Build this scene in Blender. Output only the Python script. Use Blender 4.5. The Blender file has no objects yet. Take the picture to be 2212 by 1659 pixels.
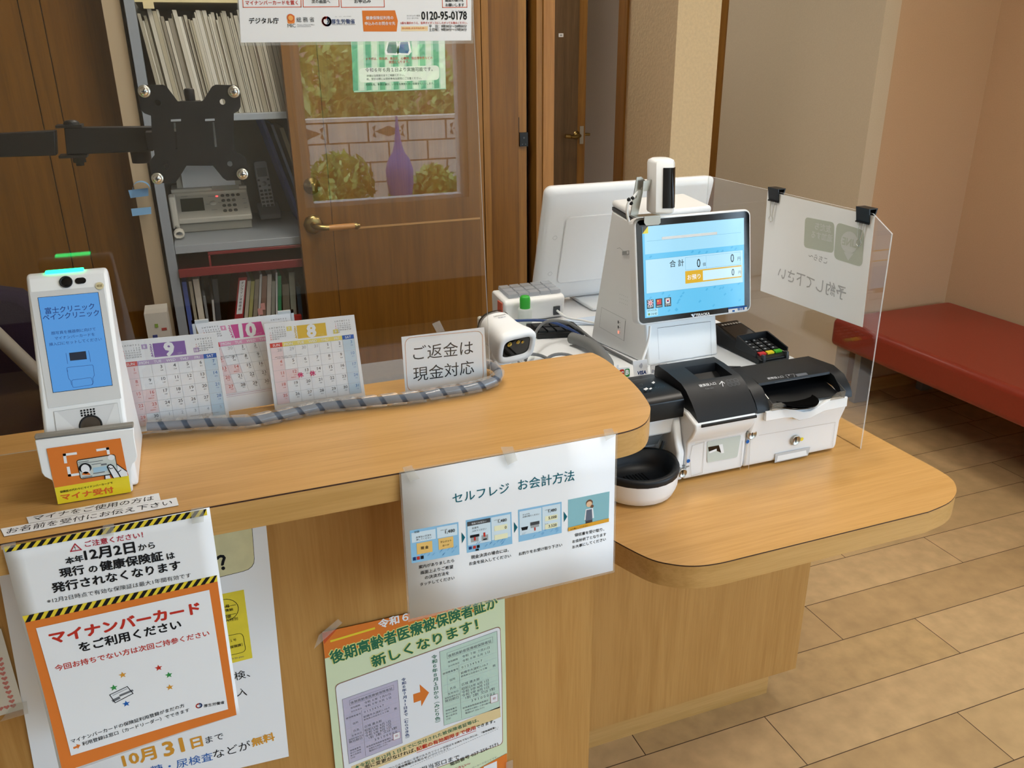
import bpy, bmesh, math, random
from mathutils import Vector, Matrix

random.seed(7)
SC = bpy.context.scene
COL = SC.collection

# ---------------------------------------------------------------- camera
CAM = Vector((0.0, 0.0, 1.44))
FPX = 1791.4875                       # focal length in pixels of the 2212 px wide frame
YAW, PITCH, ROLL = math.radians(20.50809), math.radians(21.74407), math.radians(-0.62914)
cy, sy, cp, sp = math.cos(YAW), math.sin(YAW), math.cos(PITCH), math.sin(PITCH)
FWD = Vector((sy * cp, cy * cp, -sp))
RGT = Vector((cy, -sy, 0.0))
UPV = RGT.cross(FWD)
cr, sr = math.cos(ROLL), math.sin(ROLL)
RGT, UPV = cr * RGT + sr * UPV, -sr * RGT + cr * UPV
cam_data = bpy.data.cameras.new('camera')
cam = bpy.data.objects.new('camera', cam_data)
COL.objects.link(cam)
cam.matrix_world = Matrix((
    (RGT.x, UPV.x, -FWD.x, CAM.x),
    (RGT.y, UPV.y, -FWD.y, CAM.y),
    (RGT.z, UPV.z, -FWD.z, CAM.z),
    (0, 0, 0, 1)))
cam_data.sensor_fit = 'HORIZONTAL'
cam_data.sensor_width = 36.0
cam_data.lens = FPX / 2212.0 * 36.0
cam_data.clip_start = 0.02
SC.camera = cam

# ---------------------------------------------------------------- sky, exposure
SC.view_settings.view_transform = 'Standard'
SC.view_settings.look = 'None'
SC.view_settings.gamma = 1.0
SC.view_settings.use_curve_mapping = False
SC.view_settings.exposure = 0.32
world = bpy.data.worlds.new('overcast_sky')
SC.world = world
world.use_nodes = True
wbg = world.node_tree.nodes['Background']
wbg.inputs['Color'].default_value = (0.62, 0.80, 1.0, 1)
wbg.inputs['Strength'].default_value = 7.4
try:
    SC.cycles.max_bounces = 10
    SC.cycles.transparent_max_bounces = 24
    SC.cycles.caustics_reflective = False
    SC.cycles.caustics_refractive = False
    SC.cycles.sample_clamp_indirect = 6.0
except Exception:
    pass
LAMP_STRENGTH = 14.5                   # the ceiling panels' diffusers
LAMP_COLOR = (1.0, 0.93, 0.82)

# portals: they only tell the renderer where the daylight comes in
def portal(name, loc, rot, sx, sy_):
    li = bpy.data.lights.new(name, 'AREA')
    li.shape = 'RECTANGLE'; li.size = sx; li.size_y = sy_
    li.cycles.is_portal = True
    o = bpy.data.objects.new(name, li)
    o.location = loc; o.rotation_euler = rot
    COL.objects.link(o)

# ---------------------------------------------------------------- colour and materials
def lin(c):
    return tuple((x / 12.92 if x <= 0.04045 else ((x + 0.055) / 1.055) ** 2.4) for x in c)

def hx(h):
    h = h.lstrip('#')
    return lin(tuple(int(h[i:i + 2], 16) / 255.0 for i in (0, 2, 4)))

MATS = {}
def M(name, col='#ffffff', rough=0.5, metal=0.0, spec=0.5, emit=0.0, noise=0.0, nscale=60.0, bump=0.0, coat=0.0):
    """plain procedural material: a colour with a little noise in it"""
    if name in MATS:
        return MATS[name]
    m = bpy.data.materials.new(name); m.use_nodes = True
    nt = m.node_tree; b = nt.nodes['Principled BSDF']
    c = hx(col) if isinstance(col, str) else col
    b.inputs['Base Color'].default_value = (*c, 1)
    b.inputs['Roughness'].default_value = rough
    b.inputs['Metallic'].default_value = metal
    b.inputs['Specular IOR Level'].default_value = spec
    b.inputs['Coat Weight'].default_value = coat
    if emit:
        b.inputs['Emission Color'].default_value = (*c, 1)
        b.inputs['Emission Strength'].default_value = emit
        b.inputs['Base Color'].default_value = (0.01, 0.01, 0.01, 1)
    if noise or bump:
        g = nt.nodes.new('ShaderNodeNewGeometry')
        n = nt.nodes.new('ShaderNodeTexNoise')
        n.inputs['Scale'].default_value = nscale; n.inputs['Detail'].default_value = 6
        nt.links.new(g.outputs['Position'], n.inputs['Vector'])
        if noise:
            r = nt.nodes.new('ShaderNodeValToRGB')
            r.color_ramp.elements[0].position = 0.3; r.color_ramp.elements[1].position = 0.7
            r.color_ramp.elements[0].color = (*[x * (1 - noise) for x in c], 1)
            r.color_ramp.elements[1].color = (*[min(1, x * (1 + noise)) for x in c], 1)
            nt.links.new(n.outputs['Fac'], r.inputs['Fac'])
            nt.links.new(r.outputs['Color'], b.inputs['Base Color'])
        if bump:
            bp = nt.nodes.new('ShaderNodeBump')
            bp.inputs['Strength'].default_value = bump; bp.inputs['Distance'].default_value = 0.002
            nt.links.new(n.outputs['Fac'], bp.inputs['Height'])
            nt.links.new(bp.outputs['Normal'], b.inputs['Normal'])
    MATS[name] = m
    return m

def wood(name, light, dark, axis, rough=0.38, fine=1.0, mix=0.55):
    """straight-grained wood, grain running along the axis"""
    if name in MATS:
        return MATS[name]
    m = bpy.data.materials.new(name); m.use_nodes = True
    nt = m.node_tree; b = nt.nodes['Principled BSDF']
    g = nt.nodes.new('ShaderNodeNewGeometry')
    mp = nt.nodes.new('ShaderNodeMapping')
    s = {'x': (1.6, 34, 34), 'y': (34, 1.6, 34), 'z': (34, 34, 1.6)}[axis]
    mp.inputs['Scale'].default_value = tuple(v * fine for v in s)
    nt.links.new(g.outputs['Position'], mp.inputs['Vector'])
    n = nt.nodes.new('ShaderNodeTexNoise')
    n.inputs['Scale'].default_value = 1.0; n.inputs['Detail'].default_value = 9; n.inputs['Roughness'].default_value = 0.62
    n.inputs['Distortion'].default_value = 0.5
    nt.links.new(mp.outputs['Vector'], n.inputs['Vector'])
    mp2 = nt.nodes.new('ShaderNodeMapping')
    mp2.inputs['Scale'].default_value = tuple(v * 9 * fine if v > 10 else v * 7 * fine for v in s)
    nt.links.new(g.outputs['Position'], mp2.inputs['Vector'])
    n2 = nt.nodes.new('ShaderNodeTexNoise')
    n2.inputs['Scale'].default_value = 1.0; n2.inputs['Detail'].default_value = 3
    nt.links.new(mp2.outputs['Vector'], n2.inputs['Vector'])
    a = nt.nodes.new('ShaderNodeMath'); a.operation = 'MULTIPLY_ADD'
    nt.links.new(n2.outputs['Fac'], a.inputs[0]); a.inputs[1].default_value = 0.45
    nt.links.new(n.outputs['Fac'], a.inputs[2])
    r = nt.nodes.new('ShaderNodeValToRGB')
    r.color_ramp.elements[0].position = 0.52; r.color_ramp.elements[1].position = 0.52 + mix * 0.6
    r.color_ramp.elements[0].color = (*hx(dark), 1); r.color_ramp.elements[1].color = (*hx(light), 1)
    nt.links.new(a.outputs[0], r.inputs['Fac'])
    nt.links.new(r.outputs['Color'], b.inputs['Base Color'])
    b.inputs['Roughness'].default_value = rough
    b.inputs['Specular IOR Level'].default_value = 0.4
    MATS[name] = m
    return m

def clear(name, tint=(0.97, 0.98, 0.98), haze=0.0, rough=0.0, ior=1.49):
    """clear plastic sheet: what is not mirrored by its two faces passes straight through"""
    if name in MATS:
        return MATS[name]
    m = bpy.data.materials.new(name); m.use_nodes = True
    nt = m.node_tree
    for x in list(nt.nodes):
        if x.type == 'BSDF_PRINCIPLED': nt.nodes.remove(x)
    out = [x for x in nt.nodes if x.type == 'OUTPUT_MATERIAL'][0]
    tr = nt.nodes.new('ShaderNodeBsdfTransparent'); tr.inputs['Color'].default_value = (*tint, 1)
    gl = nt.nodes.new('ShaderNodeBsdfGlossy'); gl.inputs['Roughness'].default_value = rough
    gl.inputs['Color'].default_value = (1, 1, 1, 1)
    geo = nt.nodes.new('ShaderNodeNewGeometry')
    mi = nt.nodes.new('ShaderNodeMix'); mi.data_type = 'FLOAT'
    nt.links.new(geo.outputs['Backfacing'], mi.inputs[0])
    mi.inputs[2].default_value = ior; mi.inputs[3].default_value = 1.0 / ior
    fr = nt.nodes.new('ShaderNodeFresnel')
    nt.links.new(mi.outputs[0], fr.inputs['IOR'])
    sh = nt.nodes.new('ShaderNodeMixShader')
    nt.links.new(fr.outputs[0], sh.inputs[0]); nt.links.new(tr.outputs[0], sh.inputs[1]); nt.links.new(gl.outputs[0], sh.inputs[2])
    last = sh
    if haze:
        di = nt.nodes.new('ShaderNodeBsdfDiffuse'); di.inputs['Color'].default_value = (0.9, 0.92, 0.94, 1)
        tl = nt.nodes.new('ShaderNodeBsdfTranslucent'); tl.inputs['Color'].default_value = (0.9, 0.92, 0.94, 1)
        ad = nt.nodes.new('ShaderNodeMixShader'); ad.inputs[0].default_value = 0.4
        nt.links.new(di.outputs[0], ad.inputs[1]); nt.links.new(tl.outputs[0], ad.inputs[2])
        s2 = nt.nodes.new('ShaderNodeMixShader'); s2.inputs[0].default_value = haze
        nt.links.new(sh.outputs[0], s2.inputs[1]); nt.links.new(ad.outputs[0], s2.inputs[2])
        last = s2
    nt.links.new(last.outputs[0], out.inputs['Surface'])
    MATS[name] = m
    return m

# ---------------------------------------------------------------- mesh builder (world coordinates)
class G:
    def __init__(self, mat=None):
        self.v, self.f, self.m, self.s, self.mats = [], [], [], [], []
        self.cur = 0; self.smooth = False
        if mat is not None: self.use(mat)
    def use(self, mat):
        if mat not in self.mats: self.mats.append(mat)
        self.cur = self.mats.index(mat); return self
    def add(self, vs, fs):
        k = len(self.v)
        self.v += [tuple(p) for p in vs]
        for f in fs:
            self.f.append(tuple(k + i for i in f)); self.m.append(self.cur); self.s.append(self.smooth)
    def box(self, x0, x1, y0, y1, z0, z1):
        self.hexa([(x0, y0, z0), (x1, y0, z0), (x1, y1, z0), (x0, y1, z0), (x0, y0, z1), (x1, y0, z1), (x1, y1, z1), (x0, y1, z1)])
        return self
    def hexa(self, p):
        self.add(p, [(3, 2, 1, 0), (4, 5, 6, 7), (0, 1, 5, 4), (1, 2, 6, 5), (2, 3, 7, 6), (3, 0, 4, 7)])
        return self
    def prism(self, poly, h0, h1, fr):
        """polygon (a,b) extruded from h0 to h1, fr maps (a,b,h) to the world"""
        n = len(poly)
        vs = [fr(a, b, h0) for a, b in poly] + [fr(a, b, h1) for a, b in poly]
        c = sum((Vector(v) for v in vs), Vector()) / len(vs)
        fs = [tuple(range(n - 1, -1, -1)), tuple(range(n, 2 * n))] + [(i, (i + 1) % n, n + (i + 1) % n, n + i) for i in range(n)]
        # keep normals pointing out whatever the handedness of fr and poly
        area = sum(poly[i][0] * poly[(i + 1) % n][1] - poly[(i + 1) % n][0] * poly[i][1] for i in range(n))
        o = Vector(fr(0, 0, 0)); ea = Vector(fr(1, 0, 0)) - o; eb = Vector(fr(0, 1, 0)) - o; eh = Vector(fr(0, 0, 1)) - o
        if area * ea.cross(eb).dot(eh) * (h1 - h0) < 0: fs = [tuple(reversed(f)) for f in fs]
        self.add(vs, fs); return self
    def tube(self, pts, r, n=10, cap=True):
        pts = [Vector(p) for p in pts]
        rs = r if isinstance(r, (list, tuple)) else [r] * len(pts)
        old = self.smooth; self.smooth = True
        vs, fs = [], []; up = None
        for i, p in enumerate(pts):
            t = (pts[min(i + 1, len(pts) - 1)] - pts[max(i - 1, 0)])
            t = t.normalized() if t.length > 1e-9 else Vector((0, 0, 1))
            if up is None:
                up = t.orthogonal().normalized()
            up = (up - t * up.dot(t)); up = up.normalized() if up.length > 1e-6 else t.orthogonal().normalized()
            sd = t.cross(up)
            for k in range(n):
                a = 2 * math.pi * k / n
                vs.append(p + (up * math.cos(a) + sd * math.sin(a)) * rs[i])
        for i in range(len(pts) - 1):
            for k in range(n):
                a, b = i * n + k, i * n + (k + 1) % n
                fs.append((a, b, b + n, a + n))
        self.add(vs, fs)
        self.smooth = False
        if cap:
            self.add(vs[:n], [tuple(range(n - 1, -1, -1))]); self.add(vs[-n:], [tuple(range(n))])
        self.smooth = old; return self
    def cyl(self, p0, p1, r, n=24, r1=None):
        return self.tube([p0, p1], [r, r if r1 is None else r1], n)
    def lathe(self, prof, c, n=32, ax=(0, 0, 1), ux=None):
        """profile [(radius, height)] turned about an axis through c"""
        ax = Vector(ax).normalized(); u = Vector(ux).normalized() if ux else ax.orthogonal().normalized(); w = ax.cross(u)
        c = Vector(c); old = self.smooth; self.smooth = True
        vs, fs = [], []
        for (r, h) in prof:
            for k in range(n):
                a = 2 * math.pi * k / n
                vs.append(c + ax * h + (u * math.cos(a) + w * math.sin(a)) * max(r, 1e-5))
        for i in range(len(prof) - 1):
            for k in range(n):
                a, b = i * n + k, i * n + (k + 1) % n
                fs.append((a, b, b + n, a + n))
        self.add(vs, fs); self.smooth = old; return self
    def grid(self, fn, nu, nv):
        old = self.smooth; self.smooth = True
        vs = [fn(i / nu, j / nv) for j in range(nv + 1) for i in range(nu + 1)]
        fs = [(j * (nu + 1) + i, j * (nu + 1) + i + 1, (j + 1) * (nu + 1) + i + 1, (j + 1) * (nu + 1) + i) for j in range(nv) for i in range(nu)]
        self.add(vs, fs); self.smooth = old; return self
    def build(self, name, parent=None, base=None, bevel=0.0, seg=2, smooth=None):
        """links the shape as one mesh object; parent: a thing or a part (then base is taken from it)"""
        origin = Vector(base) if base is not None else Vector((0, 0, 0))
        if parent is not None:
            origin = world_of(parent)
        me = bpy.data.meshes.new(name)
        me.from_pydata([tuple(Vector(p) - origin) for p in self.v], [], self.f)
        for mt in self.mats: me.materials.append(mt)
        for i, p in enumerate(me.polygons):
            p.material_index = self.m[i]; p.use_smooth = self.s[i]
        if bevel or smooth:
            bm = bmesh.new(); bm.from_mesh(me)
            bmesh.ops.remove_doubles(bm, verts=bm.verts, dist=1e-6)
            bm.to_mesh(me); bm.free()
            for p in me.polygons: p.use_smooth = True
            me.set_sharp_from_angle(angle=math.radians(smooth or 40))
        me.update()
        o = bpy.data.objects.new(name, me)
        COL.objects.link(o)
        if parent is not None:
            o.parent = parent
        else:
            o.location = origin
        if bevel:
            md = o.modifiers.new('rounding', 'BEVEL')
            md.width = bevel; md.segments = seg; md.limit_method = 'ANGLE'; md.angle_limit = math.radians(38)
            md.harden_normals = False
            for p in me.polygons: p.use_smooth = True
            me.set_sharp_from_angle(angle=math.radians(60))
        return o

def world_of(o):
    p = Vector((0, 0, 0))
    while o is not None:
        p = p + Vector(o.location); o = o.parent
    return p

def thing(name, label, cat, loc, group=None):
    o = bpy.data.objects.new(name, None); COL.objects.link(o)
    o.empty_display_size = 0.02
    o.location = loc; o['label'] = label; o['category'] = cat
    if group: o['group'] = group
    return o

def tag(o, label, cat, group=None, kind=None):
    o['label'] = label; o['category'] = cat
    if group: o['group'] = group
    if kind: o['kind'] = kind
    return o

def struct(o):
    o['kind'] = 'structure'; return o

XZ = lambda y: (lambda a, b, h: (a, y + h, b))            # polygons in x,z pushed along +y
def F_yz(a, b, h): return (h, a, b)                       # polygons in y,z pushed along x
def F_xz(a, b, h): return (a, h, b)                       # polygons in x,z pushed along y
def F_xy(a, b, h): return (a, b, h)                       # polygons in x,y pushed along z

def rrect(x0, x1, y0, y1, r, n=5):
    out = []
    for cx, cy_, a0 in ((x1 - r, y1 - r, 0), (x0 + r, y1 - r, 90), (x0 + r, y0 + r, 180), (x1 - r, y0 + r, 270)):
        for i in range(n + 1):
            a = math.radians(a0 + 90 * i / n)
            out.append((cx + r * math.cos(a), cy_ + r * math.sin(a)))
    return out

def smooth_path(pts, k=6):
    pts = [Vector(p) for p in pts]; out = []
    for i in range(len(pts) - 1):
        p0, p1, p2, p3 = pts[max(i - 1, 0)], pts[i], pts[i + 1], pts[min(i + 2, len(pts) - 1)]
        for j in range(k):
            t = j / k
            out.append(0.5 * ((2 * p1) + (p2 - p0) * t + (2 * p0 - 5 * p1 + 4 * p2 - p3) * t * t + (3 * p1 - p0 - 3 * p2 + p3) * t ** 3))
    out.append(pts[-1]); return out

# ---------------------------------------------------------------- lettering
TEXT = {}
class Printed(list):
    per = 10 ** 9                        # vertices per print, each print lies a hair above the last
    def lift(self, i): return (i // self.per) * 6e-6
def glyphs(s, bold):
    if bold > 0:                         # heavier strokes: the letter printed several times, a hair apart
        key = (s, bold)
        if key not in TEXT:
            v0, f0 = glyphs(s, 0.0); v, f = [], []
            n = 8 if bold > 0.025 else 5
            for k in range(n):
                a = 2 * math.pi * k / n
                b = len(v); v += [(x + bold * math.cos(a), y + bold * math.sin(a)) for x, y in v0]; f += [tuple(b + i for i in t) for t in f0]
            v = Printed(v); v.per = max(1, len(v0)); TEXT[key] = (v, f)
        return TEXT[key]
    key = (s, bold)
    if key not in TEXT:
        cu = bpy.data.curves.new('lettering', 'FONT')
        cu.body = s; cu.size = 1.0; cu.resolution_u = 2; cu.fill_mode = 'FRONT'; cu.offset = bold
        o = bpy.data.objects.new('lettering', cu)
        me = o.to_mesh()
        v = [(p.co.x, p.co.y) for p in me.vertices]; f = [tuple(p.vertices) for p in me.polygons]
        o.to_mesh_clear(); bpy.data.objects.remove(o); bpy.data.curves.remove(cu)
        TEXT[key] = (Printed(v), f)
    return TEXT[key]

class Sheet:
    """a flat or gently bent printed face. o: a point on it, eu/ev: its right and up, n: towards the reader.
    Points are measured from the photograph and laid on the face: pixel -> (u, v) on the face."""
    def __init__(self, o, eu=(1, 0, 0), ev=(0, 0, 1), bend=None):
        self.o, self.eu, self.ev = Vector(o), Vector(eu).normalized(), Vector(ev).normalized()
        self.n = self.eu.cross(self.ev); self.bend = bend
        if self.n.dot(CAM - self.o) < 0: self.n = -self.n
        self.px = None                      # optional crop -> photo pixel map
    def crop(self, ox, oy, s):
        self.px = (ox, oy, s); return self
    def P(self, u, v, w=0.0):
        if self.bend: w = w + self.bend(u, v)
        return self.o + self.eu * u + self.ev * v + self.n * w
    def uv(self, p):
        x, y = p
        if self.px: x, y = self.px[0] + x / self.px[2], self.px[1] + y / self.px[2]
        d = FWD + RGT * ((x - 1106.0) / FPX) - UPV * ((y - 829.5) / FPX)
        w = 0.0
        for _ in range(5 if self.bend else 1):
            t = ((self.o + self.n * w) - CAM).dot(self.n) / d.dot(self.n)
            q = CAM + d * t - self.o
            u, v = q.dot(self.eu), q.dot(self.ev)
            if self.bend: w = self.bend(u, v)
        return (u, v)
    # all the drawing calls take photo points unless uv=True
    def _pts(self, pts, uv): return pts if uv else [self.uv(p) for p in pts]
    def slab(self, g, mat, pts, th=0.0004, uv=False, nu=1, nv=1, back=0.0):
        """the sheet itself from four corners (TL, TR, BR, BL), with thickness"""
        a, b, c, d = [Vector(p) for p in self._pts(pts, uv)]
        g.use(mat)
        def q(s, t, w):
            p = (a * (1 - s) + b * s) * (1 - t) + (d * (1 - s) + c * s) * t
            return self.P(p.x, p.y, w - back)
        N = nu * nv
        vs, fs = [], []
        for w in (0.0, -th):
            for j in range(nv + 1):
                for i in range(nu + 1): vs.append(q(i / nu, j / nv, w))
        K = (nu + 1) * (nv + 1); I = lambda i, j, k: k * K + j * (nu + 1) + i
        for j in range(nv):
            for i in range(nu):
                fs.append((I(i, j, 0), I(i, j + 1, 0), I(i + 1, j + 1, 0), I(i + 1, j, 0)))
                fs.append((I(i, j, 1), I(i + 1, j, 1), I(i + 1, j + 1, 1), I(i, j + 1, 1)))
        for i in range(nu):
            fs.append((I(i, 0, 0), I(i + 1, 0, 0), I(i + 1, 0, 1), I(i, 0, 1))); fs.append((I(i, nv, 0), I(i, nv, 1), I(i + 1, nv, 1), I(i + 1, nv, 0)))
        for j in range(nv):
            fs.append((I(0, j, 0), I(0, j, 1), I(0, j + 1, 1), I(0, j + 1, 0))); fs.append((I(nu, j, 0), I(nu, j + 1, 0), I(nu, j + 1, 1), I(nu, j, 1)))
        sm = g.smooth; g.smooth = nu * nv > 1
        g.add(vs, fs); g.smooth = sm
    def quad(self, g, mat, pts, lay=1, uv=False, n=1):
        a, b, c, d = [Vector(p) for p in self._pts(pts, uv)]
        g.use(mat); vs = []
        for j in range(n + 1):
            for i in range(n + 1):
                s, t = i / n, j / n
                p = (a * (1 - s) + b * s) * (1 - t) + (d * (1 - s) + c * s) * t
                vs.append(self.P(p.x, p.y, lay * LAY))
        g.add(vs, [(j * (n + 1) + i, (j + 1) * (n + 1) + i, (j + 1) * (n + 1) + i + 1, j * (n + 1) + i + 1) for j in range(n) for i in range(n)])
    def poly(self, g, mat, pts, lay=1, uv=False):
        g.use(mat)
        p = self._pts(pts, uv)
        g.add([self.P(u, v, lay * LAY) for u, v in p], [tuple(range(len(p)))])
    def line(self, g, mat, pts, width, lay=1, uv=False, close=False):
        g.use(mat)
        p = [Vector(q) for q in self._pts(pts, uv)]
        if close: p = p + [p[0]]
        for i in range(len(p) - 1):
            d = p[i + 1] - p[i]
            if d.length < 1e-9: continue
            d = d.normalized(); e = Vector((-d.y, d.x)) * width / 2; x = d * width / 2
            q = [p[i] - x + e, p[i] - x - e, p[i + 1] + x - e, p[i + 1] + x + e]
            g.add([self.P(k.x, k.y, lay * LAY) for k in q], [(0, 1, 2, 3)])
    def disc(self, g, mat, c, r, lay=1, uv=False, n=20, ry=None):
        u, v = c if uv else self.uv(c)
        self.poly(g, mat, [(u + r * math.cos(2 * math.pi * k / n), v + (ry or r) * math.sin(2 * math.pi * k / n)) for k in range(n)], lay, True)
    def ring(self, g, mat, c, r, w, lay=1, uv=False, n=24):
        u, v = c if uv else self.uv(c)
        self.line(g, mat, [(u + r * math.cos(2 * math.pi * k / n), v + r * math.sin(2 * math.pi * k / n)) for k in range(n)], w, lay, True, True)
    def rpoly(self, g, mat, pts, r, lay=1, uv=False):
        self.poly(g, mat, self.round(self._pts(pts, uv), r), lay, True)
    def round(self, p, r, n=4):
        out = []; m = len(p)
        for i in range(m):
            a, b, c = Vector(p[i - 1]), Vector(p[i]), Vector(p[(i + 1) % m])
            q0 = b + (a - b).normalized() * r; q1 = b + (c - b).normalized() * r
            for k in range(n + 1):
                t = k / n
                q = q0 * (1 - t) ** 2 + b * 2 * t * (1 - t) + q1 * t * t
                out.append((q.x, q.y))
        return out
    def text(self, g, mat, s, p0, p1, lay=2, bold=0.0, asp=1.0, uv=False, mirror=False):
        """one line of lettering whose ink starts at p0 and ends at p1 (lower left and lower right)"""
        v, f = glyphs(s, bold)
        if not v: return
        x0, x1 = min(a for a, _ in v), max(a for a, _ in v); y0 = min(b for _, b in v)
        a, b = [Vector(p) for p in self._pts([p0, p1], uv)]
        k = (b - a) / (x1 - x0); ex = k; ey = Vector((-k.y, k.x)) * asp
        if mirror: ey = Vector((k.y, -k.x)) * asp
        g.use(mat)
        vs = []
        for i, (x, y) in enumerate(v):
            q = a + ex * (x - x0) + ey * (y - y0)
            vs.append(self.P(q.x, q.y, lay * LAY + v.lift(i)))
        g.add(vs, [tuple(reversed(t)) for t in f] if mirror else f)
    def fit(self, g, mat, s, c, h, lay=2, bold=0.0, asp=1.0, uv=True, anchor=0.5):
        """lettering of ink height h centred (or anchored) at c"""
        v, f = glyphs(s, bold)
        x0, x1 = min(a for a, _ in v), max(a for a, _ in v); y0, y1 = min(b for _, b in v), max(b for _, b in v)
        u, w = c if uv else self.uv(c)
        k = h / (y1 - y0); kx = k / asp
        g.use(mat)
        g.add([self.P(u + (x - x0 - (x1 - x0) * anchor) * kx, w + (y - (y0 + y1) / 2) * k, lay * LAY + v.lift(i)) for i, (x, y) in enumerate(v)], f)
    def down(self, g, mat, s, p0, p1, lay=2, bold=0.0, asp=1.0):
        """vertical writing, centres running from p0 (top) to p1"""
        a, b = [Vector(p) for p in (self.uv(p0), self.uv(p1))]
        n = len(s); step = (b - a) / n; h = step.length * 0.92
        for i, ch in enumerate(s):
            if ch == ' ': continue
            c = a + step * (i + 0.5)
            v, f = glyphs(ch, bold)
            if not v: continue
            g.use(mat)
            if ch in '（）ー〜':
                g.add([self.P(c.x + (y - 0.38) * h * asp, c.y - (x - 0.5) * h, lay * LAY + v.lift(j)) for j, (x, y) in enumerate(v)], f)
            else:
                x0, x1 = min(q[0] for q in v), max(q[0] for q in v)
                g.add([self.P(c.x + (x - (x0 + x1) / 2) * h * asp, c.y + (y - 0.38) * h, lay * LAY + v.lift(j)) for j, (x, y) in enumerate(v)], f)
LAY = 0.00022
# ---------------------------------------------------------------- shared materials
W_TOP = wood('maple_worktop', '#d2a364', '#c09150', 'x', 0.30)
W_EDGE = wood('maple_edge', '#c89c60', '#b58a4c', 'x', 0.4)
W_PAN = wood('maple_panel', '#bf9052', '#ad7d41', 'z', 0.42)
W_DOOR = wood('oak_door', '#7f5419', '#6b4513', 'z', 0.35)
W_TRIM = wood('oak_trim', '#9a6c30', '#80561f', 'z', 0.4)
W_DARK = wood('dark_oak', '#6e4820', '#543412', 'z', 0.4)
WHITE = M('white_plastic', '#f1f3f5', 0.35)
OFFWHITE = M('ivory_plastic', '#dcdad2', 0.45)
GREYP = M('grey_plastic', '#9fa3a6', 0.5)
DGREY = M('dark_grey_plastic', '#3a3d42', 0.45)
BLACK = M('black_plastic', '#0c0d10', 0.35, spec=0.35)
SATINBLK = M('satin_black_plastic', '#13161b', 0.45, spec=0.35)
GLOSSBLK = M('gloss_black', '#050507', 0.08)
STEEL = M('brushed_steel', '#b9b6ae', 0.3, 1.0)
CHROME = M('chrome', '#d8d6d0', 0.12, 1.0)
BRASS = M('antique_brass', '#a08a58', 0.28, 1.0)
PAPER = M('white_paper', '#eef0f4', 0.75, spec=0.2)
PAPER_GLOSS = M('laminated_white_paper', '#f0f1f5', 0.5, spec=0.3)
INK = M('black_ink', '#15161a', 0.7, spec=0.2)
GINK = M('grey_ink', '#6d7076', 0.7, spec=0.2)
LGINK = M('pale_grey_ink', '#b9bcc2', 0.7, spec=0.2)
RED = M('red_ink', '#c23528', 0.7, spec=0.2)
CRIM = M('crimson_ink', '#b32a3e', 0.7, spec=0.2)
TEAL = M('teal_ink', '#0c6272', 0.7, spec=0.2)
ORANGE = M('orange_ink', '#e07d33', 0.6, spec=0.25)
YELLOW = M('yellow_ink', '#ecd33a', 0.6, spec=0.25)
GOLD = M('gold_ink', '#d99a38', 0.6, spec=0.25)
BLUE = M('blue_ink', '#1f62b4', 0.6, spec=0.25)
NAVY = M('navy_ink', '#12336e', 0.6, spec=0.25)
GREEN = M('green_ink', '#35904a', 0.6, spec=0.25)
TAPE = clear('clear_tape', (0.95, 0.95, 0.93), haze=0.16, rough=0.25)
ACRYL = clear('clear_acrylic', (0.985, 0.99, 0.99))
ACRYL_EDGE = clear('acrylic_cut_edge', (0.9, 0.93, 0.93), haze=0.55, rough=0.2)
GLASS = clear('window_glass', (0.96, 0.97, 0.97))
LAMIN = clear('laminate_film', (0.97, 0.98, 0.98), haze=0.10, rough=0.08)

WALL_TAN = M('tan_wallpaper', '#c9aa8a', 0.9, spec=0.15, noise=0.03, nscale=220, bump=0.25)
WALL_BEIGE = M('beige_wallpaper', '#d0c3ac', 0.9, spec=0.15, noise=0.03, nscale=220, bump=0.25)
WALL_PLASTER = M('cream_plaster', '#dccaa8', 0.92, spec=0.1, noise=0.05, nscale=90, bump=0.8)
WALL_GREY = M('pale_grey_wallpaper', '#b5aaa2', 0.9, spec=0.15, noise=0.03, nscale=200)
WALL_WHITE = M('white_wallpaper', '#c9bfae', 0.9, spec=0.15)
CEIL = M('white_ceiling', '#e4e0d8', 0.95, spec=0.1)

X0, X1, YF, YB, HC = -1.8, 3.105, -2.2, 4.72, 2.45

# ---------------------------------------------------------------- floor of staggered planks
def make_floor():
    base = M('plank_gap', '#4a3620', 0.8)
    cols = [M('plank_%d' % i, c, 0.38, spec=0.45, noise=0.13, nscale=14 + 3 * i) for i, c in enumerate(('#c6a576', '#bd9c6e', '#caa97b', '#c2a171'))]
    g = G(base)
    g.box(X0, X1, YF, YB, -0.06, -0.0006)
    W, L, g_ = 0.1516, 0.914, 0.0011
    known = {-1: 1.4946, 0: 1.0686, 1: 1.67, 2: 1.429, 3: 2.01}     # end joints as they lie in the photograph
    row0 = 1.0537
    r = random.Random(3)
    lo = int(math.floor((YF - row0) / W)); hi = int(math.ceil((YB - row0) / W))
    for k in range(lo, hi):
        y0, y1 = max(row0 + k * W + g_, YF), min(row0 + (k + 1) * W - g_, YB)
        j = known.get(k, r.uniform(0, L))
        n0 = int(math.floor((X0 - j) / L))
        x = j + n0 * L
        while x < X1:
            a, b = max(x + g_, X0), min(x + L - g_, X1)
            if b > a:
                g.use(cols[r.randrange(4)])
                g.add([(a, y0, 0), (b, y0, 0), (b, y1, 0), (a, y1, 0)], [(0, 1, 2, 3)])
            x += L
    return struct(g.build('floor'))
make_floor()

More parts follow.
